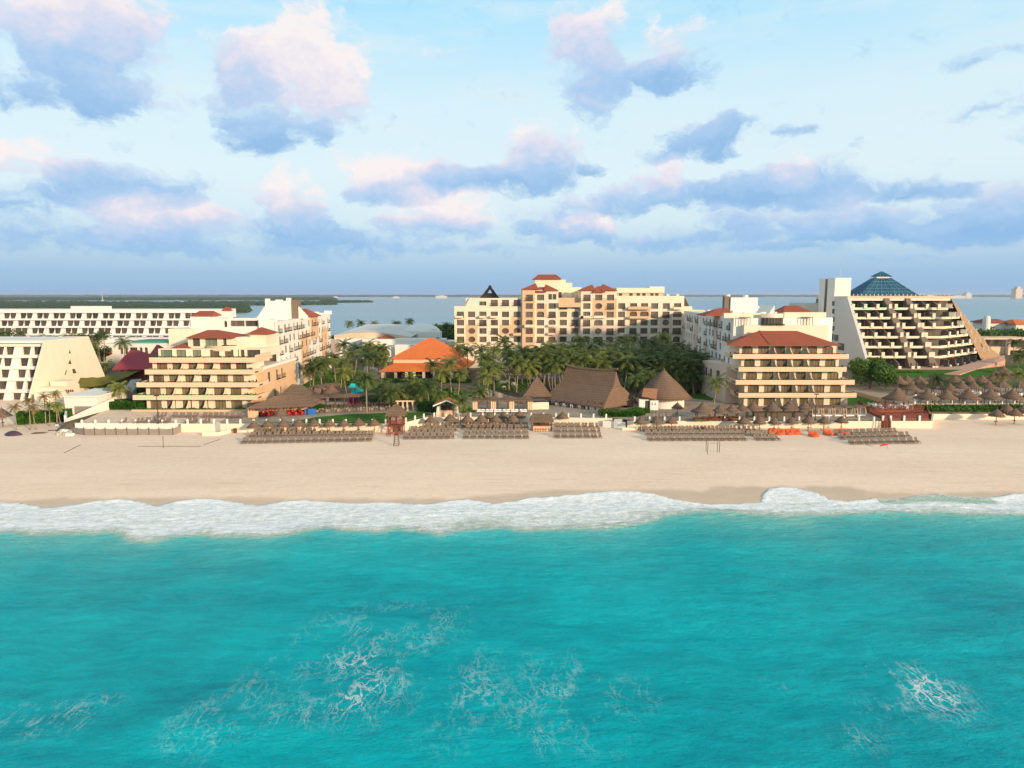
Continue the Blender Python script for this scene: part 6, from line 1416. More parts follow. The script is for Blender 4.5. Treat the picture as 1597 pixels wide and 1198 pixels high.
mb = MB(); mb.face((xd-1.8, 160.6, 7.1), (xd+1.4, 159.2, 6.6), (xd+2.2, 161.5, 8.8), (xd-1.0, 162.5, 8.8)); mb.face((xd+1.4, 159.2, 6.45), (xd-1.8, 160.6, 6.95), (xd-1.0, 162.5, 8.65), (xd+2.2, 161.5, 8.65)); mb.build('porch_roof', simple('terracotta_porch', (.36, .17, .09), .85, .15, 1.2), t)
x, y = Xat(838, 168, 7), 170
cone_palapa('thatched_hut', 'small steep thatched hut at the left end of the large thatched restaurant', x, y, Z_T, 4.1, 2.4, 6.9, 16, cat='hut', sides=4, posts=4, seed=8, sag=.02)
wall_thing('low_wall', 'cream garden wall between the small thatched hut and the large restaurant', [(Xat(828, 160, 5), 160.5), (Xat(856, 160, 5), 161)], Z_T, 5.6, 'cream')
# beach umbrellas
UMB = {}
def umbrella(x, y, z, label, group, kind=0, sc=1.0):
    if kind not in UMB:
        t = cone_palapa('palapa_umbrella', label, 0, 0, 0, 1.40, 1.75, 3.1, 18, group=group, cat='umbrella', seed=kind+3, sag=.02-.03*kind, fr=.22, posts=0, mat='thatch2' if kind % 2 else 'thatch')
        mb = MB(); mb.tube((0, 0, -.4), (.03, 0, 2.7), .075, .06, 7); mb.build('pole', 'wood', t)
        mb = MB(); mb.lathe((0, 0, .62), [(.3, 0), (.3, .05)], 10); mb.build('shelf', 'wood', t)
        UMB[kind] = t; t.location = (x, y, z); t.rotation_euler = (0, 0, 0); t.scale = (sc,)*3; t['label'] = label; return t
    return dup(UMB[kind], (x, y, z), x*1.7, sc, label, group)
urnd = random.Random(3)
def umbrellas(L, phrase, group, z=2.15, sc=1.0, ground=None):
    L = sorted(L)
    for i, (px, py) in enumerate(L):
        x, y = at(px, py, z); umbrella(x, y, z if ground else beach_z(x, y), phrase % nth(i) if '%s' in phrase else phrase, group, (i+len(L)) % 3, sc*urnd.uniform(.95, 1.05))
umbrellas([(396.5,678),(418.7,677),(442.7,676.5),(466.4,676),(490.4,676),(514,675.5),(537,675),(560,675),(584,674.5)], 'thatched beach umbrella in the row along the left sea wall, %s from the left', 'umbrellas along the left sea wall')
umbrellas([(672,669),(702,668),(729,668.5),(751,668.5),(773,668.5),(800,668)], 'front thatched umbrella behind the middle lounger blocks, %s from the left', 'umbrellas behind the middle loungers')
umbrellas([(764,663.5),(786,663.5),(810,663)], 'thatched umbrella close against the wall in the dense middle cluster, %s from the left', 'umbrellas behind the middle loungers')
umbrellas([(877.5,664)], 'single thatched umbrella beside the thatched beach bar', 'umbrellas behind the middle loungers')
umbrellas([(999,672),(1023.6,671),(1047,671)], 'thatched umbrella just right of the beach gate, %s from the left', 'umbrellas along the right sea wall')
umbrellas([(1159,672),(1184,672),(1207,672),(1233.6,671),(1260,671.5),(1284.5,671),(1311.6,671)], 'thatched umbrella above the orange daybeds, %s from the left', 'umbrellas along the right sea wall')
umbrellas([(1553,663),(1581.5,662),(1569,655),(1594,655)], 'lone thatched umbrella on the open sand at the far right, %s from the left', 'umbrellas on the right sand', sc=1.15)
umbrellas([(438.5,659.5)], 'thatched umbrella on the paved terrace in front of the left restaurant', 'terrace umbrellas', z=Z_T, ground=1, sc=1.05)
umbrellas([(1056,648)], 'thatched umbrella on the terrace in front of the conical hut', 'terrace umbrellas', z=Z_T, ground=1)
umbrellas([(5,666)], 'wide thatched umbrella on the sand at the left edge', 'umbrellas at the left edge', sc=1.3)
# larger shelters on the right terrace
for i, (px, py, R) in enumerate([(1096,655,2.6),(1122,655,1.9),(1141,654,1.8),(1157,652,1.7),(1174,651,2.1),(1204,651,2.1),(1230,650,2.2),(1254,650,1.9)]):
    x, y = at(px, py, Z_T); cone_palapa('thatched_shelter', 'thatched shelter on posts on the terrace before the right wing, %s from the left' % nth(i), x, y, Z_T, R, 1.9, 1.9+R*.85, 14, group='shelters before the right wing', seed=i, posts=4, pr=.75, mat='thatch2' if i % 2 else 'thatch')
# pool shelters at the right
for row, (L, z, R, lab) in enumerate([([(1445,630),(1475,630),(1509,630),(1543,630),(1577,630),(1611,630)], 5, 2.65, 'front row'), ([(1421,616),(1436,614),(1462,614),(1480,616),(1498,613),(1516,613),(1541,613),(1562,611),(1590,612)], 5, 2.15, 'middle row'), ([(1401,605),(1413,604),(1433,604),(1455,604),(1488,603),(1510,602),(1530,603),(1547,601)], 5, 2.35, 'back row')]):
    for i, (px, py) in enumerate(L):
        x, y = at(px, py, z); cone_palapa('thatched_shelter', 'thatched pool shelter in the %s behind the right hedge, %s from the left' % (lab, nth(i)), x, y, z, R*urnd.uniform(.92, 1.08), 1.5, 1.5+R*urnd.uniform(.8, .95), 14, group='thatched pool shelters, '+lab, seed=i+row*9, posts=4, pr=.72, mat='thatch' if (i+row) % 3 else 'thatch2')
for i, (px, py) in enumerate([(1432,622),(1452,618),(1470,621),(1487,624),(1505,618),(1523,616),(1536,622),(1552,619),(1569,621),(1588,618)]):
    x, y = at(px, py, 5); table_set2(x, y, 5.0, 'white table and chairs between the thatched pool shelters, %s from the left' % nth(i), 'white tables by the right pool', i)
x, y = at(1563, 592, 5); t = cone_palapa('thatched_shelter', 'brown thatched bar hut behind the pool shelters at the right', x, y, 5, 3.2, 2.2, 4.3, 16, seed=31, posts=5)

# pergolas, kiosk, restaurant, bar, lifeguard hut
def pergola(name, label, a, b, z0, z1, depth, mat, posts, pm='wood', cat='pergola', tilt=.0):
    t = thing(name, label, cat, (*a, z0)); a, b = Vector(a), Vector(b); d = (b-a).normalized(); n = Vector((-d.y, d.x)); L = (b-a).length; rings = []
    for k in range(int(L/1.2)+1):
        p = a+d*min(L, k*1.2); w_ = .12*sin(k*1.9)
        rings.append([(*(p-n*.15), z1-.15+w_*.3), (*(p+n*depth*.5), z1+.30+w_), (*(p+n*depth), z1-.1), (*(p+n*depth), z1-.3), (*(p-n*.15), z1-.35)])
    mb = MB(); mb.loft(rings); rnd = random.Random(4)
    for k in range(int(L*5)): p = a+d*(k/5)-n*.17; mb.face((*p, z1-.1), (*(p+d*.21), z1-.1), (*(p+d*.15), z1-.3-.3*rnd.random()), (*(p+d*.03), z1-.3-.2*rnd.random()))
    mb.build('thatch', mat, t)
    for k in range(posts):
        for s_ in (.12, .88):
            p = a+d*(L*(k+.5)/posts)+n*depth*s_; mb = MB(); mb.tube((*p, z0), (*p, z1-.2), .13, n=6); mb.build('post', pm, t)
    return t
pergola('pergola', 'long narrow thatched pergola over dining tables behind the front lawn', (Xat(488, 164, 6), 163.0), (Xat(668, 170, 6), 169.5), Z_T, 6.6, 3.6, 'thatch2', 13)
for i in range(15):
    px = 497+i*9.4; x, y = at(px, 644.5-i*.35, Z_T); table_set2(x, y, Z_T, 'pale wooden table and chairs beside the long pergola, %s from the left' % nth(i), 'tables along the long pergola', i, 'trunk', 'trunk')
for i in range(12):
    px = 500+i*11; x, y = at(px, 638-i*.4, Z_T); table_set2(x, y, Z_T, 'dark table and chairs under the long pergola, %s from the left' % nth(i), 'tables under the long pergola', i+3, 'wood', 'wood')
t = thing('gate_arch', 'pale timber arch with curved braces at the end of the long pergola', 'arch', (*at(632, 641, Z_T), Z_T)); x, y = at(632, 641, Z_T); mb = MB()
for dx in (-2.1, -.6, .6, 2.1): mb.prism([(x+dx-.22, y-.2), (x+dx+.22, y-.2), (x+dx+.22, y+.2), (x+dx-.22, y+.2)], Z_T, 6.1, [(x+dx*.8-.15, y-.2), (x+dx*.8+.15, y-.2), (x+dx*.8+.15, y+.2), (x+dx*.8-.15, y+.2)])
mb.box(x-2.2, y-.25, 6.1, x+2.2, y+.25, 6.4); mb.build('frame', 'slab', t)
pergola('pergola', 'thatched pergola with pale curtains over daybeds, left of the small thatched hut', (Xat(736, 160, 6), 159.2), (Xat(832, 160, 6), 159.2), Z_T, 6.5, 3.6, 'thatch2', 6, 'pole')
for i in range(7):
    px = 741+i*14.3; x = Xat(px, 159.4, 5); mb = MB(); rings = []
    for k in range(7): f = k/6; rings.append([(x-.75+.05*sin(k*2), 159.35+.05*sin(j*1.7+k), 0) for j in range(2)])
    mb.prism([(x-.55+j*.22, 159.35+(.09 if j % 2 else -.05)) for j in range(6)]+[(x+.55-j*.22, 159.5+(.09 if j % 2 else -.05)) for j in range(6)], Z_T+.1, 6.15)
    if i in (0, 2, 4, 6): tag(mb.build('curtain', 'slab', org=(x, 159.4, Z_T)), 'pale curtain hanging from the daybed pergola, %s from the left' % nth(i//2), 'curtain', 'curtains of the daybed pergola')
BED = {}
def daybed(kind, x, y, z, label, group, rot=0, cat='daybed'):
    if kind not in BED:
        if kind == 'orange':
            t = thing('orange_daybed', label, cat, (0, 0, 0), group); mb = MB()
            for w_, l, z0, z1 in ((1.1, 1.5, .0, .42),): mb.loft([[(w_*.9*cos(2*pi*i/14), l*.9*sin(2*pi*i/14)*.8, z0) for i in range(14)], [(w_*1.05*cos(2*pi*i/14), l*sin(2*pi*i/14)*.8, .2) for i in range(14)], [(w_*.95*cos(2*pi*i/14), l*.92*sin(2*pi*i/14)*.8, z1) for i in range(14)], [(w_*.6*cos(2*pi*i/14), l*.6*sin(2*pi*i/14)*.8, .46) for i in range(14)]])
            mb.build('cushion', 'orange', t, smooth=True)
            mb = MB(); mb.loft([[(-.8, .35, .44), (.8, .35, .44), (.9, .62, .44), (-.9, .62, .44)], [(-.85, .75, .80), (.85, .75, .80), (.9, 1.0, .78), (-.9, 1.0, .78)], [(-.6, .95, .95), (.6, .95, .95), (.6, 1.05, .93), (-.6, 1.05, .93)]]); mb.build('backrest', 'orange', t)
            mb = MB()
            for dx in (-.45, .45): mb.lathe((dx, .55, .46), [(.05, 0), (.24, .06), (.26, .16), (.05, .24)], 9)
            mb.build('pillow', 'orange', t, smooth=True)
        elif kind == 'sofa':
            t = thing('wicker_sofa', label, cat, (0, 0, 0), group); mb = MB(); mb.box(-1.1, -.5, .08, 1.1, .5, .4); mb.box(-1.1, .38, .403, 1.1, .5, .9); mb.box(-1.1, -.5, .403, -.97, .377, .7); mb.box(.97, -.5, .403, 1.1, .377, .7); mb.build('frame', 'wood', t)
            mb = MB(); mb.box(-.96, -.48, .404, .96, .37, .55); mb.build('cushion', 'redwood', t)
        elif kind == 'white':
            t = thing('white_daybed', label, cat, (0, 0, 0), group); mb = MB(); mb.box(-.9, -1, .1, .9, 1, .38); mb.build('base', 'pole', t); mb = MB(); mb.box(-.88, -.98, .383, .88, .98, .58); mb.build('mattress', 'whitecloth', t)
            mb = MB(); mb.box(-.8, .55, .583, -.1, .95, .75); mb.box(.1, .55, .583, .8, .95, .75); mb.build('pillow', 'whitecloth', t)
        elif kind == 'cabana':
            t = thing('cabana_bed', label, cat, (0, 0, 0), group); mb = MB()
            for sx in (-1.05, 1.05):
                mb = MB()
                for k in range(8): a, b = pi*k/16, pi*(k+1)/16; mb.tube((sx, -1.0+.5*(1-cos(a)), .1+1.9*sin(a)), (sx, -1.0+.5*(1-cos(b)), .1+1.9*sin(b)), .09, n=5)
                mb.tube((sx, .9, .1), (sx, .9, 2.1), .09, n=5); mb.tube((sx, -.5, 2.0), (sx, .9, 2.1), .09, n=5); mb.build('frame', 'slab', t)
            mb = MB(); mb.prism([(-1.15, -.7), (1.15, -.7), (1.15, 1.1), (-1.15, 1.1)], [2.05, 2.05, 2.2, 2.2], [2.25, 2.25, 2.45, 2.45]); mb.build('canopy', 'thatch2', t)
            mb = MB(); mb.box(-.95, -.95, .2, .95, .8, .5); mb.build('mattress', 'whitecloth', t); mb = MB(); mb.box(-.95, .805, .3, .95, .88, 1.3); mb.build('backrest', 'pole', t)
        BED[kind] = t; t.location = (x, y, z); t.rotation_euler = (0, 0, rot); return t
    return dup(BED[kind], (x, y, z), rot, 1, label, group)
for i, (px, py) in enumerate([(1203,675),(1216,676),(1230,676),(1241,675.5),(1269,679),(1292,677),(1316,676)]):
    x, y = at(px, py, 2.2); daybed('orange', x, y, beach_z(x, y), 'orange cushioned daybed on the sand below the right umbrellas, %s from the left' % nth(i), 'orange daybeds', (i*1.3) % 1.2-.6)
for i in range(6):
    x, y = at(750+i*13.2, 644, Z_T); daybed('white', x, y, Z_T, 'white mattress daybed under the curtained pergola, %s from the left' % nth(i), 'white daybeds')
for i in range(5):
    x, y = at(1090+i*13, 657-i*.4, Z_T); daybed('sofa', x, y, Z_T, 'dark wicker sofa with red cushions under the terrace shelters, %s from the left' % nth(i), 'wicker sofas')
for i in range(5):
    x, y = at(1271+i*17, 649.5, Z_T); daybed('cabana', x, y, Z_T, 'pale framed canopied cabana bed before the right wing, %s from the left' % nth(i), 'cabana beds', .05*i)
mb = MB(); x0, y0 = at(1176, 651.5, Z_T); x1, _ = at(1252, 651, Z_T); mb.box(x0, y0, Z_T, x1, y0+1.2, 5.0); mb.box(x0-.2, y0-.2, 5.003, x1+.2, y0+1.4, 5.1)
tag(mb.build('bar_counter', 'pole', org=(x0, y0, Z_T)), 'long weathered timber bar counter under the terrace shelters of the right wing', 'bar')
# tile-roofed kiosk
x, y = at(697, 650, Z_T); t = thing('kiosk', 'small open kiosk with an orange gabled tile roof and tapered white pillars', 'kiosk', (x, y+1, Z_T)); ze = 6.5
mb = MB(); W2, Dp = 3.05, 4.2; zr = 7.75
for s_ in (-1, 1):
    e0, e1, r0, r1 = (x+s_*W2, y-.5, ze), (x+s_*W2, y+Dp, ze), (x, y-.5, zr), (x, y+Dp, zr)
    mb.face(*( (e0, e1, r1, r0) if s_ > 0 else (e1, e0, r0, r1))); mb.face(*[(p[0], p[1], p[2]-.18) for p in ((e1, e0, r0, r1) if s_ > 0 else (e0, e1, r1, r0))])
mb.build('roof', 'orangetile', t)
mb = MB()
for s_ in (-1, 1): mb.loft([[(x+s_*W2, y-.56, ze-.25), (x+s_*W2, y-.5, ze-.25), (x+s_*W2, y-.5, ze+.05), (x+s_*W2, y-.56, ze+.05)], [(x, y-.56, zr-.25), (x, y-.5, zr-.25), (x, y-.5, zr+.05), (x, y-.56, zr+.05)]])
mb.build('gable_board', 'whitecloth', t)
for s_ in (-1, 1):
    for yy in (y, y+3.4): mb = MB(); mb.prism([(x+s_*2.05-.42, yy-.3), (x+s_*2.05+.42, yy-.3), (x+s_*2.05+.42, yy+.3), (x+s_*2.05-.42, yy+.3)], Z_T, ze-.2, [(x+s_*1.9-.25, yy-.2), (x+s_*1.9+.25, yy-.2), (x+s_*1.9+.25, yy+.2), (x+s_*1.9-.25, yy+.2)]); mb.build('pillar', 'cream', t)
mb = MB(); mb.box(x-1.6, y+.1, Z_T, x+1.6, y+.5, 5.3); mb.build('counter', 'tan', t); mb = MB(); mb.box(x-1.9, y+3.2, Z_T, x+1.9, y+3.4, ze-.3); mb.build('back_wall', 'darkglass', t)
# left restaurant
t = thing('thatched_restaurant', 'low thatched restaurant with red chairs, at the garden end of the cream wing', 'restaurant', (Xat(430, 156, 5), 156, Z_T)); mb = MB()
a = at(385, 652, Z_T); b = at(486, 648, Z_T)
E = [(a[0], a[1], 6.1), (b[0], b[1]+.5, 6.1), (b[0]+1.2, b[1]+7, 6.3), (a[0]+.5, a[1]+8, 6.3)]; Rg = [(a[0]+5, a[1]+4.0, 8.2), (b[0]-3.5, b[1]+3.6, 8.1)]
sub4 = lambda r, k=5: [tuple(Vector(r[i]).lerp(Vector(r[(i+1) % 4]), j/k)) for i in range(4) for j in range(k)]
top4 = [Rg[0], Rg[1], (Rg[1][0], Rg[1][1]+.3, Rg[1][2]), (Rg[0][0], Rg[0][1]+.3, Rg[0][2])]
midr = [tuple(Vector(E[i]).lerp(Vector(top4[i]), .5)-Vector((0, 0, .06))) for i in range(4)]
thatch_loft(mb, [sub4(E), sub4(midr), sub4(top4)], .4, 6); mb.build('roof', 'thatch', t)
mb = MB(); a2, b2 = at(436, 638, Z_T), at(480, 638, Z_T); E2 = [(a2[0], a2[1], 7.1), (b2[0], b2[1], 7.0), (b2[0], b2[1]+7, 7.0), (a2[0], a2[1]+7, 7.1)]; T2 = [(a2[0]+2, a2[1]+3.3, 9.4), (b2[0]-2.5, b2[1]+3.3, 9.3), (b2[0]-2.5, b2[1]+3.7, 9.3), (a2[0]+2, a2[1]+3.7, 9.4)]
thatch_loft(mb, [sub4(E2), sub4(T2)], .4, 7); mb.build('roof', 'thatch2', t)
for k in range(9):
    p = along(a, b, (k+.3)/9); mb = MB(); mb.tube((p[0], p[1]+.5+.05*k, Z_T), (p[0], p[1]+.5+.05*k, 6.3), .12, n=6); mb.build('post', 'wood', t)
mb = MB(); mb.box(a[0]+.1, a[1]+.6, Z_T, a[0]+.35, a[1]+7, 6.2); mb.box(a[0]+.1, a[1]+.4, Z_T, a[0]+2.4, a[1]+.595, 5.4); mb.box(a[0]+1, a[1]+7, Z_T, b[0]-1, a[1]+7.2, 6.2); mb.build('wall', 'tan', t)
mb = MB(); q = at(481, 650, Z_T); mb.box(q[0]-1.6, q[1]+2.5, Z_T, q[0]+1, q[1]+2.7, 5.3); tag(mb.build('screen_panel', 'blue', org=(q[0], q[1], Z_T)), 'bright blue screen panel at the right end of the left restaurant', 'panel')
for i in range(14):
    p = along(a, b, .09+.8*(i//2)/7); yy = p[1]+1.3+1.9*(i % 2); table_set2(p[0]+.5, yy, Z_T, 'red table and chairs under the left thatched restaurant, %s in the %s row' % (nth(i//2), ('front', 'back')[i % 2]), 'red tables of the left restaurant', i, 'redwood', 'redcloth')
# round hut, mossy roofs, playground
x, y = at(515, 625, Z_T); t = cone_palapa('thatched_hut', 'small round thatched hut beside the curved path', x, y+1.5, Z_T, 2.7, 1.9, 4.2, 14, posts=5, seed=12, cat='hut')
mb = MB(); mb.box(x-1.0, y-.9, Z_T, x-.1, y-.75, 5.0); tag(mb.build('notice_board', 'whitecloth', org=(x, y, Z_T)), 'white board standing before the round thatched hut', 'board')
x, y = at(520, 610, Z_T); pergola('garden_shelter', 'dark curved thatch shelter roof behind the small round hut', (Xat(503, 178, 6), 176), (Xat(532, 182, 6), 184), Z_T, 7.2, 4, 'thatch2', 3, cat='shelter')
x, y = at(555, 626, Z_T); t = thing('play_tower', 'childrens play tower with two teal canopies by the palms', 'play tower', (x, y, Z_T))
for k, (dx, dz) in enumerate(((0, 0), (-.6, 1.3), (.9, .3))): mb = MB(); mb.prism([(x+dx-1.1, y-1), (x+dx+1.1, y-1), (x+dx+1.1, y+1), (x+dx-1.1, y+1)], 6.2+dz, 7.2+dz, [(x+dx-.5, y-.1), (x+dx+.5, y-.1), (x+dx+.5, y+.1), (x+dx-.5, y+.1)]); mb.build('canopy', 'teal', t)
for sx in (-.9, .9):
    for sy in (-.8, .8): mb = MB(); mb.tube((x+sx, y+sy, Z_T), (x+sx, y+sy, 6.5), .07, n=5); mb.build('post', 'grey', t)
x, y = at(552, 629, Z_T); t = thing('play_tent', 'dark red play tent under the teal canopies', 'tent', (x, y, Z_T)); mb = MB(); mb.prism([(x-1.4, y-1), (x+1.4, y-1), (x+1.4, y+1), (x-1.4, y+1)], Z_T, 5.9, [(x-.9, y-.1), (x+.9, y-.1), (x+.9, y+.1), (x-.9, y+.1)]); mb.build('canvas', simple('magenta_canvas', (.30, .02, .06), .8, .1), t)
mb = MB(); mb.box(x-.3, y-1.02, Z_T, x+.3, y-.9, 5.1); mb.build('opening', 'dark', t)
for i, (px, w_) in enumerate(((505, 24), (540, 17))):
    x, y = at(px+60, 624-i, Z_T); mb = MB(); mb.loft([[(x-1.8*cos(a), y+2*j, Z_T+1.8*sin(a)) for a in [pi*k/8 for k in range(9)]] for j in range(2)], close=False, cap=False); tag(mb.build('shade_sail', 'dark', org=(x, y, Z_T)), ('dark arched shade tent left of the tall garden palm', 'dark arched shade tent right of the tall garden palm')[i], 'tent')
# mossy thatch left of the wing
t = thing('mossy_thatched_shelter', 'long sagging thatch roof green with moss, between the sloped hotel and the cream wing', 'shelter', (-113, 190, 4)); mb = MB(); rings = []
for k in range(9):
    f = k/8; px = lerp(122, 226, f); pyt = [581, 588, 589, 587, 584, 580, 575, 570, 566][k]; pyb = [603, 603, 602, 600, 597, 592, 587, 580, 575][k]; Y = lerp(186, 208, f)
    xb, zb = atY(px-2*(1-f), pyb, Y); xt, zt = atY(px+6*(1-f), pyt, Y+5); rings.append([(xb, Y, zb), (lerp(xb, xt, .5), Y+2.5, lerp(zb, zt, .5)-.15), (xt, Y+5, zt), (xt, Y+9.5, zb+.2), (xt, Y+9.4, zb), (xb, Y+.2, zb-.2)])
mb.loft(rings); mb.build('thatch', 'moss', t)
for k in range(6): f = k/5; r = rings[min(8, int(f*8))]; mb = MB(); mb.tube((r[0][0], r[0][1]+.6, 3.5), (r[0][0], r[0][1]+.6, r[0][2]), .14, n=6); mb.build('post', 'wood', t)
# lean-to sheds
t = thing('beach_kitchen', 'flat roofed pale beach building with a grey shutter, left of the ramp wall', 'building', (XW(130, 160), 160, 3)); Y = 158
x0, x1 = Xat(101, Y, 5), Xat(152, Y, 5); zt = atY(120, 619, Y)[1]; mb = MB(); mb.box(x0, Y, 2, x1, Y+12, zt); mb.box(x0-.4, Y-.4, zt+.002, x1+.6, Y+12.5, zt+.3); mb.build('wall', 'white', t)
mb = MB(); xs0, xs1 = Xat(116, Y, 5), Xat(143, Y, 5); 
for k in range(7): mb.box(xs0, Y-.06-.02*(k % 2), 2.6+k*.36, xs1, Y-.003, 2.93+k*.36)
mb.build('shutter', 'greymesh', t)
t = thing('lean_to_shed', 'shed with a sloping grey roof above the ramp wall, left of the hedge mound', 'shed', (XW(165, 166), 166, 4)); Y = 166; x0, x1 = Xat(150, Y, 6), Xat(180, Y, 6); za, zb = atY(150, 611, Y)[1], atY(178, 607, Y)[1]
mb = MB(); mb.prism([(x0, Y), (x1, Y), (x1, Y+5), (x0, Y+5)], [za-.15, zb-.15, zb+.2, za+.2], [za, zb, zb+.4, za+.4]); mb.build('roof', 'greymesh', t); mb = MB(); mb.box(x0+.3, Y+.4, 3, x1-.3, Y+4.6, za-.16); mb.build('wall', 'wood', t)
mb = MB(); mb.prism([at(190, 619, 5), at(210, 617, 5), at(222, 606, 5), at(205, 607, 5)], 3, [6.2, 6.6, 7.8, 7.6]); tag(mb.build('garden_wall', 'greywall', org=(*at(200, 612, 5), 3)), 'grey sloped garden wall beside the low left balcony end', 'wall')
# beach bar
x0, x1 = Xat(829, 143.5, 3), Xat(861, 143.5, 3); Y = 143.2; t = thing('beach_bar', 'thatched beach bar with a pale tan counter on the sand, between the middle lounger blocks', 'bar', ((x0+x1)/2, Y+1, 2.1)); mb = MB()
E = [(x0-.4, Y-.4, 4.25), (x1+.4, Y-.4, 4.25), (x1+.3, Y+3.4, 4.25), (x0-.3, Y+3.4, 4.25)]; T_ = [(x0+.1, Y+1.4, 5.6), (x1-.1, Y+1.4, 5.6), (x1-.1, Y+1.7, 5.6), (x0+.1, Y+1.7, 5.6)]
thatch_loft(mb, [sub4(E), sub4(T_)], .35, 9); mb.build('roof', 'thatch2', t); mb = MB(); mb.box(x0+.3, Y, 2, x1-.3, Y+.35, 3.15); mb.box(x0+.2, Y-.12, 3.153, x1-.2, Y+.5, 3.24); mb.build('counter', 'tan', t)
mb = MB(); mb.box(x0+.4, Y+2.6, 2, x1-.4, Y+2.8, 4.2); mb.build('back_wall', 'wood', t)
for s_ in (x0+.15, x1-.15):
    for yy in (Y-.05, Y+2.9): mb = MB(); mb.tube((s_, yy, 1.9), (s_, yy, 4.3), .1, n=6); mb.build('post', 'wood', t)
for i in range(6):
    x = lerp(x0+.8, x1-.8, i/5); mb = MB(); mb.tube((x, Y-.75, 2.05), (x, Y-.75, 2.75), .05, n=5); mb.lathe((x, Y-.75, 2.75), [(.2, 0), (.2, .08)], 9); tag(mb.build('bar_stool', 'wood', org=(x, Y-.75, 2.1)), 'dark round stool at the beach bar counter, %s from the left' % nth(i), 'stool', 'beach bar stools')
# lifeguard hut and chair
x, y = at(617, 677, 2.2); t = thing('lifeguard_hut', 'red timber lifeguard hut on stilts with a thatched roof, at the sea wall', 'hut', (x, y+1.2, 2.1)); W2 = 1.6
mb = MB(); E = [(x-2.0, y-.6, 6.3), (x+2.0, y-.6, 6.3), (x+2.0, y+3, 6.3), (x-2.0, y+3, 6.3)]; T_ = [(x-.35, y+1.1, 8.3), (x+.35, y+1.1, 8.3), (x+.35, y+1.3, 8.3), (x-.35, y+1.3, 8.3)]; mm = [tuple(Vector(E[i]).lerp(Vector(T_[i]), .45)+Vector((0, 0, .18))) for i in range(4)]
thatch_loft(mb, [sub4(E, 4), sub4(mm, 4), sub4(T_, 4)], .4, 2); mb.build('roof', 'thatch2', t)
for sx in (-1.45, 1.45):
    for yy in (y, y+2.4): mb = MB(); mb.tube((x+sx, yy, 1.8), (x+sx, yy, 6.4), .11, n=6); mb.build('post', 'redwood', t)
mb = MB(); mb.box(x-1.7, y-.2, 3.9, x+1.7, y+2.6, 4.05); mb.build('deck', 'redwood', t); mb = MB()
for zz in (4.5, 5.0): mb.box(x-1.6, y-.16, zz, x+1.6, y-.06, zz+.12); mb.box(x-1.6, y-.05, zz, x-1.5, y+2.4, zz+.12); mb.box(x+1.5, y-.05, zz, x+1.6, y+2.4, zz+.12)
for k in range(9): mb.box(x-1.55+k*.38, y-.14, 4.053, x-1.47+k*.38, y-.08, 4.9)
mb.build('railing', 'redwood', t); mb = MB(); mb.box(x-1.2, y+1.6, 4.053, x+1.2, y+1.75, 6.2); mb.build('back_panel', 'greymesh', t)
mb = MB()
for s_ in (-.4, .4): mb.tube((x-1.2+s_, y-1.9, 1.9), (x-1.2+s_, y-.2, 4.0), .06, n=5)
for k in range(7): mb.tube((x-1.6, y-1.8+k*.25, 2.1+k*.3), (x-.8, y-1.8+k*.25, 2.1+k*.3), .05, n=5)
mb.build('stair', 'redwood', t); mb = MB()
for k in range(5): mb.tube((x-1.5, y+.02, 2.3+k*.3), (x+1.5, y+.02, 2.5+k*.3), .05, n=5)
mb.tube((x-1.45, y, 2.1), (x+1.45, y, 3.9), .06, n=5); mb.tube((x+1.45, y, 2.1), (x-1.45, y, 3.9), .06, n=5); mb.build('brace', 'redwood', t)
x, y = at(618, 694, 2.0); t = thing('lifeguard_chair', 'tall weathered timber lifeguard ladder chair on the sand before the hut', 'chair', (x, y, 2)); mb = MB()
for s_ in (-.5, .5): mb.tube((x+s_, y-.3, 1.6), (x+s_*.7, y+.2, 4.1), .06, n=5); mb.tube((x+s_, y+1.1, 1.6), (x+s_*.7, y+.5, 4.1), .06, n=5)
mb.build('frame', 'pole', t); mb = MB()
for k in range(6): mb.tube((x-.48+k*.02, y-.25+k*.09, 1.95+k*.38), (x+.48-k*.02, y-.25+k*.09, 1.95+k*.38), .05, n=5)
mb.build('rung', 'pole', t); mb = MB(); mb.box(x-.42, y, 3.85, x+.42, y+.6, 3.95); mb.box(x-.42, y+.55, 3.953, x+.42, y+.62, 4.5); mb.build('seat', 'redwood', t)
for i, (px, py) in enumerate(((599.5, 672), (634, 668))): x, y = at(px, py, 2.2); mb = MB(); mb.lathe((x, y, 2.0), [(.35, 0), (.45, .1), (.45, 1.0), (.5, 1.05), (.3, 1.25), (.05, 1.3)], 12); tag(mb.build('rubbish_bin', 'dark', org=(x, y, 2)), ('black bin against the wall left of the lifeguard hut', 'dark bin right of the lifeguard hut')[i], 'bin')
for i, (px, py) in enumerate(((1096, 672.5), (367, 675))): x, y = at(px, py, 2.2); mb = MB(); mb.lathe((x, y, 2.0), [(.3, 0), (.4, .8), (.45, .85), (.42, 1.05), (.05, 1.2)], 10); tag(mb.build('rubbish_bin', 'wood', org=(x, y, 2)), ('brown bin behind the right lounger block', 'small dark bin at the left end of the sea wall')[i], 'bin')
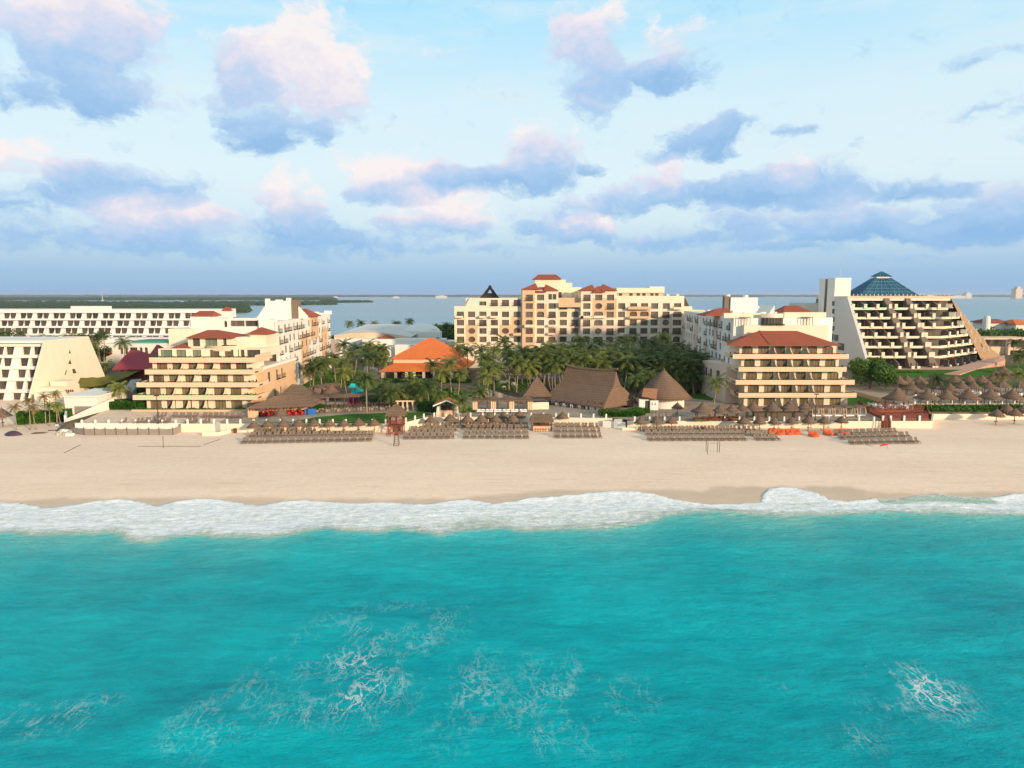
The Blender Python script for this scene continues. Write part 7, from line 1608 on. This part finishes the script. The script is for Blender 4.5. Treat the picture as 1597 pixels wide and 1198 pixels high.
# red timber deck
t = thing('timber_deck', 'stepped red timber deck with railings and a stair, right of the right wing', 'deck', (Xat(1405, 150, 4), 150, 4)); mb = MB(); X_ = lambda px, Y: Xat(px, Y, 4.4)
mb.prism([(X_(1352, 157), 157), (X_(1378, 146.8), 146.8), (X_(1449, 146.8), 146.8), (X_(1445, 158), 158)], 3.8, 4.25); mb.prism([(X_(1366, 154.5), 154.5), (X_(1440, 154.5), 154.5), (X_(1436, 165), 165), (X_(1352, 165), 165)], 4.252, 4.75); mb.build('floor', 'redwood', t)
mb = MB()
for p, q in (((1378, 146.9), (1449, 146.9)), ((1378, 146.9), (1352, 157)), ((1352, 157), (1338, 166)), ((1449, 146.9), (1445, 158)), ((1366, 154.6), (1440, 154.6))):
    z = 4.75 if p[1] == 154.6 else 4.25; a, b = (X_(*p), p[1]), (X_(*q), q[1]); L = (Vector(b)-Vector(a)).length
    for zz in (.1, .5, .95): mb.tube((*a, z+zz), (*b, z+zz), .05, n=4)
    for k in range(int(L/.45)+1): r = along(a, b, k/max(1, int(L/.45))); mb.box(r[0]-.05, r[1]-.05, z, r[0]+.05, r[1]+.05, z+1.05)
mb.build('railing', 'redwood', t); mb = MB()
for k in range(7): mb.box(X_(1376, 146)-.1, 144.6+k*.3, 2.1+k*.28, X_(1388, 146)+.1, 144.95+k*.3, 2.2+k*.28)
for px in (1375, 1379, 1384, 1389): mb.tube((X_(px, 145), 144.9, 1.8), (X_(px, 145), 145.1, 4.6), .09, n=5)
mb.build('stair', 'redwood', t)
for k in range(4): x = X_((1377, 1389, 1410, 1434)[k], 146.6); mb = MB(); mb.box(x-.18, 146.45, 3.75, x+.18, 146.75, 4.9); mb.build('post', 'whitecloth', t)
x, y = X_(1399, 158), 158.5; cone_palapa('thatched_hut', 'round tiered thatched hut on the red timber deck', x, y, 4.75, 3.1, 2.1, 4.9, 16, cat='hut', seed=15, posts=7, pr=.8)
for i, (px, py) in enumerate(((1392, 638), (1400, 637), (1408, 637), (1368, 634), (1375, 637), (1360, 632), (1415, 639))): x, y = at(px, py, 4.75); table_set2(x, y, 4.75 if px > 1380 else 4.3, 'white table and chairs on the red timber deck, %s in the list from left to right' % nth(i) if 0 else 'white table and chairs on the red timber deck, %s' % ('under the left of the hut', 'under the middle of the hut', 'under the right of the hut', 'second from its left rail', 'third from its left rail', 'nearest its left rail', 'right of the hut')[i], 'white tables on the deck', i)
# lamp posts, net posts, tarp, rubble, ropes
for i, (px, py, zt_, z0) in enumerate(((247, 661, 3.9, 9.8), (1271, 656, 3.9, 9.6), (318.5, 639, 9, 9))):
    if i == 2: continue
    x, y = at(px, py, Z_T); t = thing('lamp_post', ('thin dark lamp post before the left wing', 'thin dark lamp post before the right wing')[i], 'lamp post', (x, y, Z_T)); mb = MB(); mb.tube((x, y, Z_T), (x, y, z0), .11, .07, 8); mb.build('pole', 'dark', t); mb = MB(); mb.box(x-.45, y-.2, z0, x+.45, y+.2, z0+.2); mb.build('lamp_head', 'dark', t)
def net(name, label, posts, z1, strings):
    t = thing(name, label, 'net posts', (*posts[0], 2))
    for p in posts: mb = MB(); zz = beach_z(*p); mb.tube((*p, zz-.3), (*p, zz+z1), .06, n=5); mb.build('post', 'pole', t)
    mb = MB()
    for a, b in strings: mb.tube(a, b, .02, n=4)
    mb.build('net_rope', 'pole', t)
P1, P2 = at(1101, 703, 1.8), at(1119, 703, 1.8); P3, P4 = at(1103.5, 707, 1.8), at(1122, 704, 1.8); net('volleyball_net', 'thin volleyball net posts on the sand below the right loungers', [P1, P2, P3, P4], 2.3, [((*P1, 4.0), (*P2, 4.0)), ((*P1, 3.2), (*P2, 3.2)), ((*P1, 4.0), (*P4, 4.0))])
P1, P2 = at(255, 697, 1.9), at(217, 710, 1.6); net('volleyball_net', 'thin volleyball net post on the sand below the grey mesh fence', [P1], 2.3, [])
mb = MB()
for a, b in (((215, 696), (313, 696.5)), ((100, 705), (126, 694)), ((318, 694), (343, 687))):
    p, q = at(*a, 1.8), at(*b, 1.8)
    for k in range(12): u, v = along(p, q, k/12), along(p, q, (k+1)/12); mb.tube((*u, beach_z(*u)+.03), (*v, beach_z(*v)+.03), .05, n=4)
tag(mb.build('court_line', 'pole', org=(*at(215, 696, 1.8), 1.8)), 'dark court boundary line lying on the left sand', 'line')
x, y = at(21, 679, 2.0); z = beach_z(x, y); mb = MB(); rings = []
for k in range(9):
    f = k/8; w_ = 1.0*sin(pi*min(1, f*1.05+.02))**.6+.05; h_ = .95*sin(pi*(f*.9+.06))**.7; rings.append([(x-1.7+f*3.6, y-w_, z-.05), (x-1.7+f*3.6, y-w_*.6, z+h_*.7), (x-1.7+f*3.6, y, z+h_), (x-1.7+f*3.6, y+w_*.6, z+h_*.7), (x-1.7+f*3.6, y+w_, z-.05)])
mb.loft(rings); tag(mb.build('covered_boat', 'purple', org=(x, y, z)), 'small boat under a dark purple tarpaulin on the left sand', 'boat')
rr_ = random.Random(8)
for i in range(46):
    px, py = rr_.uniform(88, 113), rr_.uniform(664, 678); x, y = at(px, py, 2.2); z = beach_z(x, y); s_ = rr_.uniform(.25, .6); mb = MB()
    mb.loft([[(x+s_*cos(2*pi*j/6)*rr_.uniform(.7, 1.2), y+s_*sin(2*pi*j/6)*rr_.uniform(.7, 1.2), z+zz*s_) for j in range(6)] for zz in (-.3, .35, .8)]); tag(mb.build('rubble_block', ('rock', 'whitecloth')[i % 2], org=(x, y, z)), ('pale grey' if i % 2 == 0 else 'white')+' broken rubble block heaped at the foot of the ramp wall', 'rubble', ('grey' if i % 2 == 0 else 'white')+' rubble blocks by the ramp wall')
for i, (px, py) in enumerate(((58, 676), (62, 675), (84, 672))): x, y = at(px, py, 2.2); mb = MB(); mb.tube((x-1.2, y, beach_z(x, y)+.12), (x+1.3, y+.5, beach_z(x, y)+.15), .13, .08, 6); tag(mb.build('driftwood', 'bark', org=(x, y, 2)), ('dark piece of driftwood on the left sand, nearest the boat', 'driftwood branch lying behind the nearest piece, left sand', 'driftwood branch by the rubble heap')[i], 'driftwood')
x, y = at(1377, 697, 2.0); t = thing('red_flag', 'small red flag drooping low over the sand by the right loungers', 'flag', (x, y, 1.9)); z = beach_z(x, y); mb = MB(); mb.tube((x+.9, y, z), (x+.7, y, z+1.0), .03, n=5); mb.build('pole', 'pole', t); mb = MB()
mb.loft([[(x-.6+k*.28, y+.1*sin(k), z+.25+.08*k), (x-.6+k*.28, y+.1*sin(k)+.05, z+.55+.08*k)] for k in range(6)], close=False, cap=False); mb.build('cloth', 'redcloth', t)
# rocks by the pool
for i, (px, py, s_) in enumerate(((783, 600, 1.1), (792, 598, 1.0), (801, 603, 1.1), (786, 607, .8), (742, 623, .8), (765, 622, .7))):
    x, y = at(px, py, Z_T); mb = MB(); mb.loft([[(x+s_*k*cos(2*pi*j/8)*rr_.uniform(.8, 1.2), y+s_*k*sin(2*pi*j/8)*rr_.uniform(.8, 1.2), Z_T+zz*s_) for j in range(8)] for k, zz in ((1, -.1), (1.05, .5), (.75, 1.0), (.3, 1.2))]); tag(mb.build('boulder', 'rock', org=(x, y, Z_T)), 'pale rounded boulder at the dark garden pool, %s from the left' % nth([4, 1, 5, 2, 0, 3].index(i) if 0 else {0: 2, 1: 4, 2: 5, 3: 3, 4: 0, 5: 1}[i]), 'rock', 'boulders by the garden pool')
for i, (px, py) in enumerate(((785, 574), (1002, 585))):
    x, y = at(px, py, Z_T); t = thing('sun_umbrella', ('pale round sun umbrella between palms left of the pool, behind', 'pale square sun umbrella in the shade of the grove')[i], 'umbrella', (x, y, Z_T)); mb = MB(); mb.lathe((x, y, Z_T+2.2), [(1.9, 0), (1.0, .4), (.05, .75)], 8); mb.build('canopy', 'whitecloth', t); mb = MB(); mb.tube((x, y, Z_T), (x, y, Z_T+2.4), .05, n=5); mb.build('pole', 'grey', t)

# ------------------------------------------------------------------ sun loungers
def lounger_mesh():
    mb = MB(); W2 = .245
    for s_ in (-1, 1):
        mb.box(s_*W2-.03, -1.0, .28, s_*W2+.03, .35, .34)
        for yy in (-.9, .25): mb.box(s_*W2-.03, yy-.03, 0, s_*W2+.03, yy+.03, .279)
    mb.box(-W2+.031, -.98, .29, W2-.031, .33, .325)
    a = radians(62); c, s = cos(a), sin(a); L = .82
    mb.loft([[(-W2-.02, .33, .30), (W2+.02, .33, .30), (W2+.02, .37, .28), (-W2-.02, .37, .28)], [(-W2-.02, .33+c*L, .30+s*L), (W2+.02, .33+c*L, .30+s*L), (W2+.02, .37+c*L, .28+s*L), (-W2-.02, .37+c*L, .28+s*L)]])
    mb.box(-W2-.06, -.3, .345, -W2+.01, .4, .39); mb.box(W2-.01, -.3, .345, W2+.06, .4, .39)
    return mb
ROWS = []   # (px list, py, phrase)
def rowpx(a, b, n, pair=True):
    s_ = (b-a)/(n-1 if n > 1 else 1); return [a+i*s_+((.55 if i % 2 == 0 else -.55) if pair else 0) for i in range(n)]
def block(where, rows, z=None):
    names = {1: [''], 2: ['back row', 'front row'], 3: ['back row', 'middle row', 'front row'], 4: ['back row', 'second row', 'third row', 'front row']}[len(rows)]
    for nm, (pxs, py0, py1) in zip(names, rows):
        for i, px in enumerate(pxs):
            t = i/max(1, len(pxs)-1); ROWS.append((px, lerp(py0, py1, t), z, 'brown sun lounger, %s from left, %s, %s' % (nth(i), nm or 'single row', where), ('sun loungers %s, %s' % (where, nm)).strip(', ')))
block('block left of the lifeguard hut', [([p for p in rowpx(399, 581, 34) if all(abs(p-u) > 2.6 for u in (396.5, 418.7, 442.7, 466.4, 490.4, 514, 537, 560, 584))], 678.5, 675.5), (rowpx(388, 579, 32), 684, 681.5), (rowpx(376, 577, 34), 693, 689)])
block('block right of the lifeguard hut', [(rowpx(662, 708, 8), 668, 668), (rowpx(642, 708, 13), 674, 673.5), (rowpx(637, 706, 14), 680, 680), (rowpx(629, 705, 15), 686, 685)])
block('block left of the beach bar', [(rowpx(708, 822, 20), 668, 668), (rowpx(727, 821, 18), 671, 671), (rowpx(725, 822, 18), 678, 678), (rowpx(723, 823, 18), 685, 685)])
block('block right of the beach bar', [([867.5, 872, 883, 888], 663.5, 663.5), (rowpx(867, 931, 13), 668.5, 668.5), (rowpx(867, 934, 13), 676, 676), (rowpx(866, 936, 13), 684, 684)])
block('block above the volleyball net', [(rowpx(1005, 1155, 27), 674, 673), (rowpx(1010, 1164, 29), 680.5, 680), (rowpx(1013, 1164, 28), 688.5, 688)])
block('block by the orange daybeds', [(rowpx(1165, 1178, 3), 674, 674), (rowpx(1172, 1206, 7), 681, 682), (rowpx(1181, 1215, 7), 688, 688)])
block('block by the red flag', [(rowpx(1306, 1400, 19), 680, 677), (rowpx(1313, 1420, 19), 686, 683.5), (rowpx(1329, 1434, 19), 694, 692.5)])
block('outer end of left wing terrace', [([241, 248, 253], 652, 652), ([190, 210, 216], 661, 661)], Z_T+.05)
block('inner part of left wing terrace', [(rowpx(266, 304, 8)+rowpx(313, 374, 15), 652, 652.5), (rowpx(223, 239, 4)+rowpx(245, 260, 4)+rowpx(288, 302, 4)+rowpx(315, 322, 2), 660.5, 661)], Z_T+.05)
block('terrace by the conical hut', [(rowpx(1010, 1056, 9), 654, 653)], Z_T+.05)
LM = lounger_mesh(); places = []; lr = random.Random(12)
for px, py, z, lab, grp in ROWS:
    x, y = at(px, py, z or 2.1)
    if z is None:
        for _ in range(4): x, y = at(px, py, beach_z(x, y))
    y += 1.0; places.append((y, x, beach_z(x, y) if z is None else z, lab, grp))
places.sort()
me = bpy.data.meshes.new('sun_lounger'); me.from_pydata(LM.v, [], LM.f); me.materials.append(M['sling']); me.update()
for y, x, z, lab, grp in places[:300]:
    o = bpy.data.objects.new('sun_lounger', me); COL.objects.link(o); o.location = (x, y, z); o.rotation_euler = (0, 0, lr.gauss(.08 if x < 60 else -.12, .05)); tag(o, lab, 'sun lounger', grp)
mb = MB()
for y, x, z, lab, grp in places[300:]:
    k = len(mb.v); a = lr.gauss(0, .06); mb.v += [(x+u*cos(a)-v*sin(a), y+u*sin(a)+v*cos(a), z+w_) for u, v, w_ in LM.v]; mb.f += [[k+i for i in f] for f in LM.f]; mb.m += LM.m
o = mb.build('sun_loungers', 'sling'); o['kind'] = 'stuff'

# ------------------------------------------------------------------ haze over the lagoon
if HAZE:
    mb = MB(); mb.box(-16000, -2600, -6.5, 16000, 11500, 62); hz = mb.build('haze', 'white'); hz['kind'] = 'stuff'
    m = bpy.data.materials.new('haze'); m.use_nodes = True; n = m.node_tree.nodes; n.clear(); v = n.new('ShaderNodeVolumePrincipled'); v.inputs['Color'].default_value = (.80, .88, 1, 1); v.inputs['Density'].default_value = 5.5e-5; v.inputs['Anisotropy'].default_value = .2
    mo = n.new('ShaderNodeOutputMaterial'); m.node_tree.links.new(v.outputs[0], mo.inputs['Volume']); hz.data.materials.clear(); hz.data.materials.append(m)
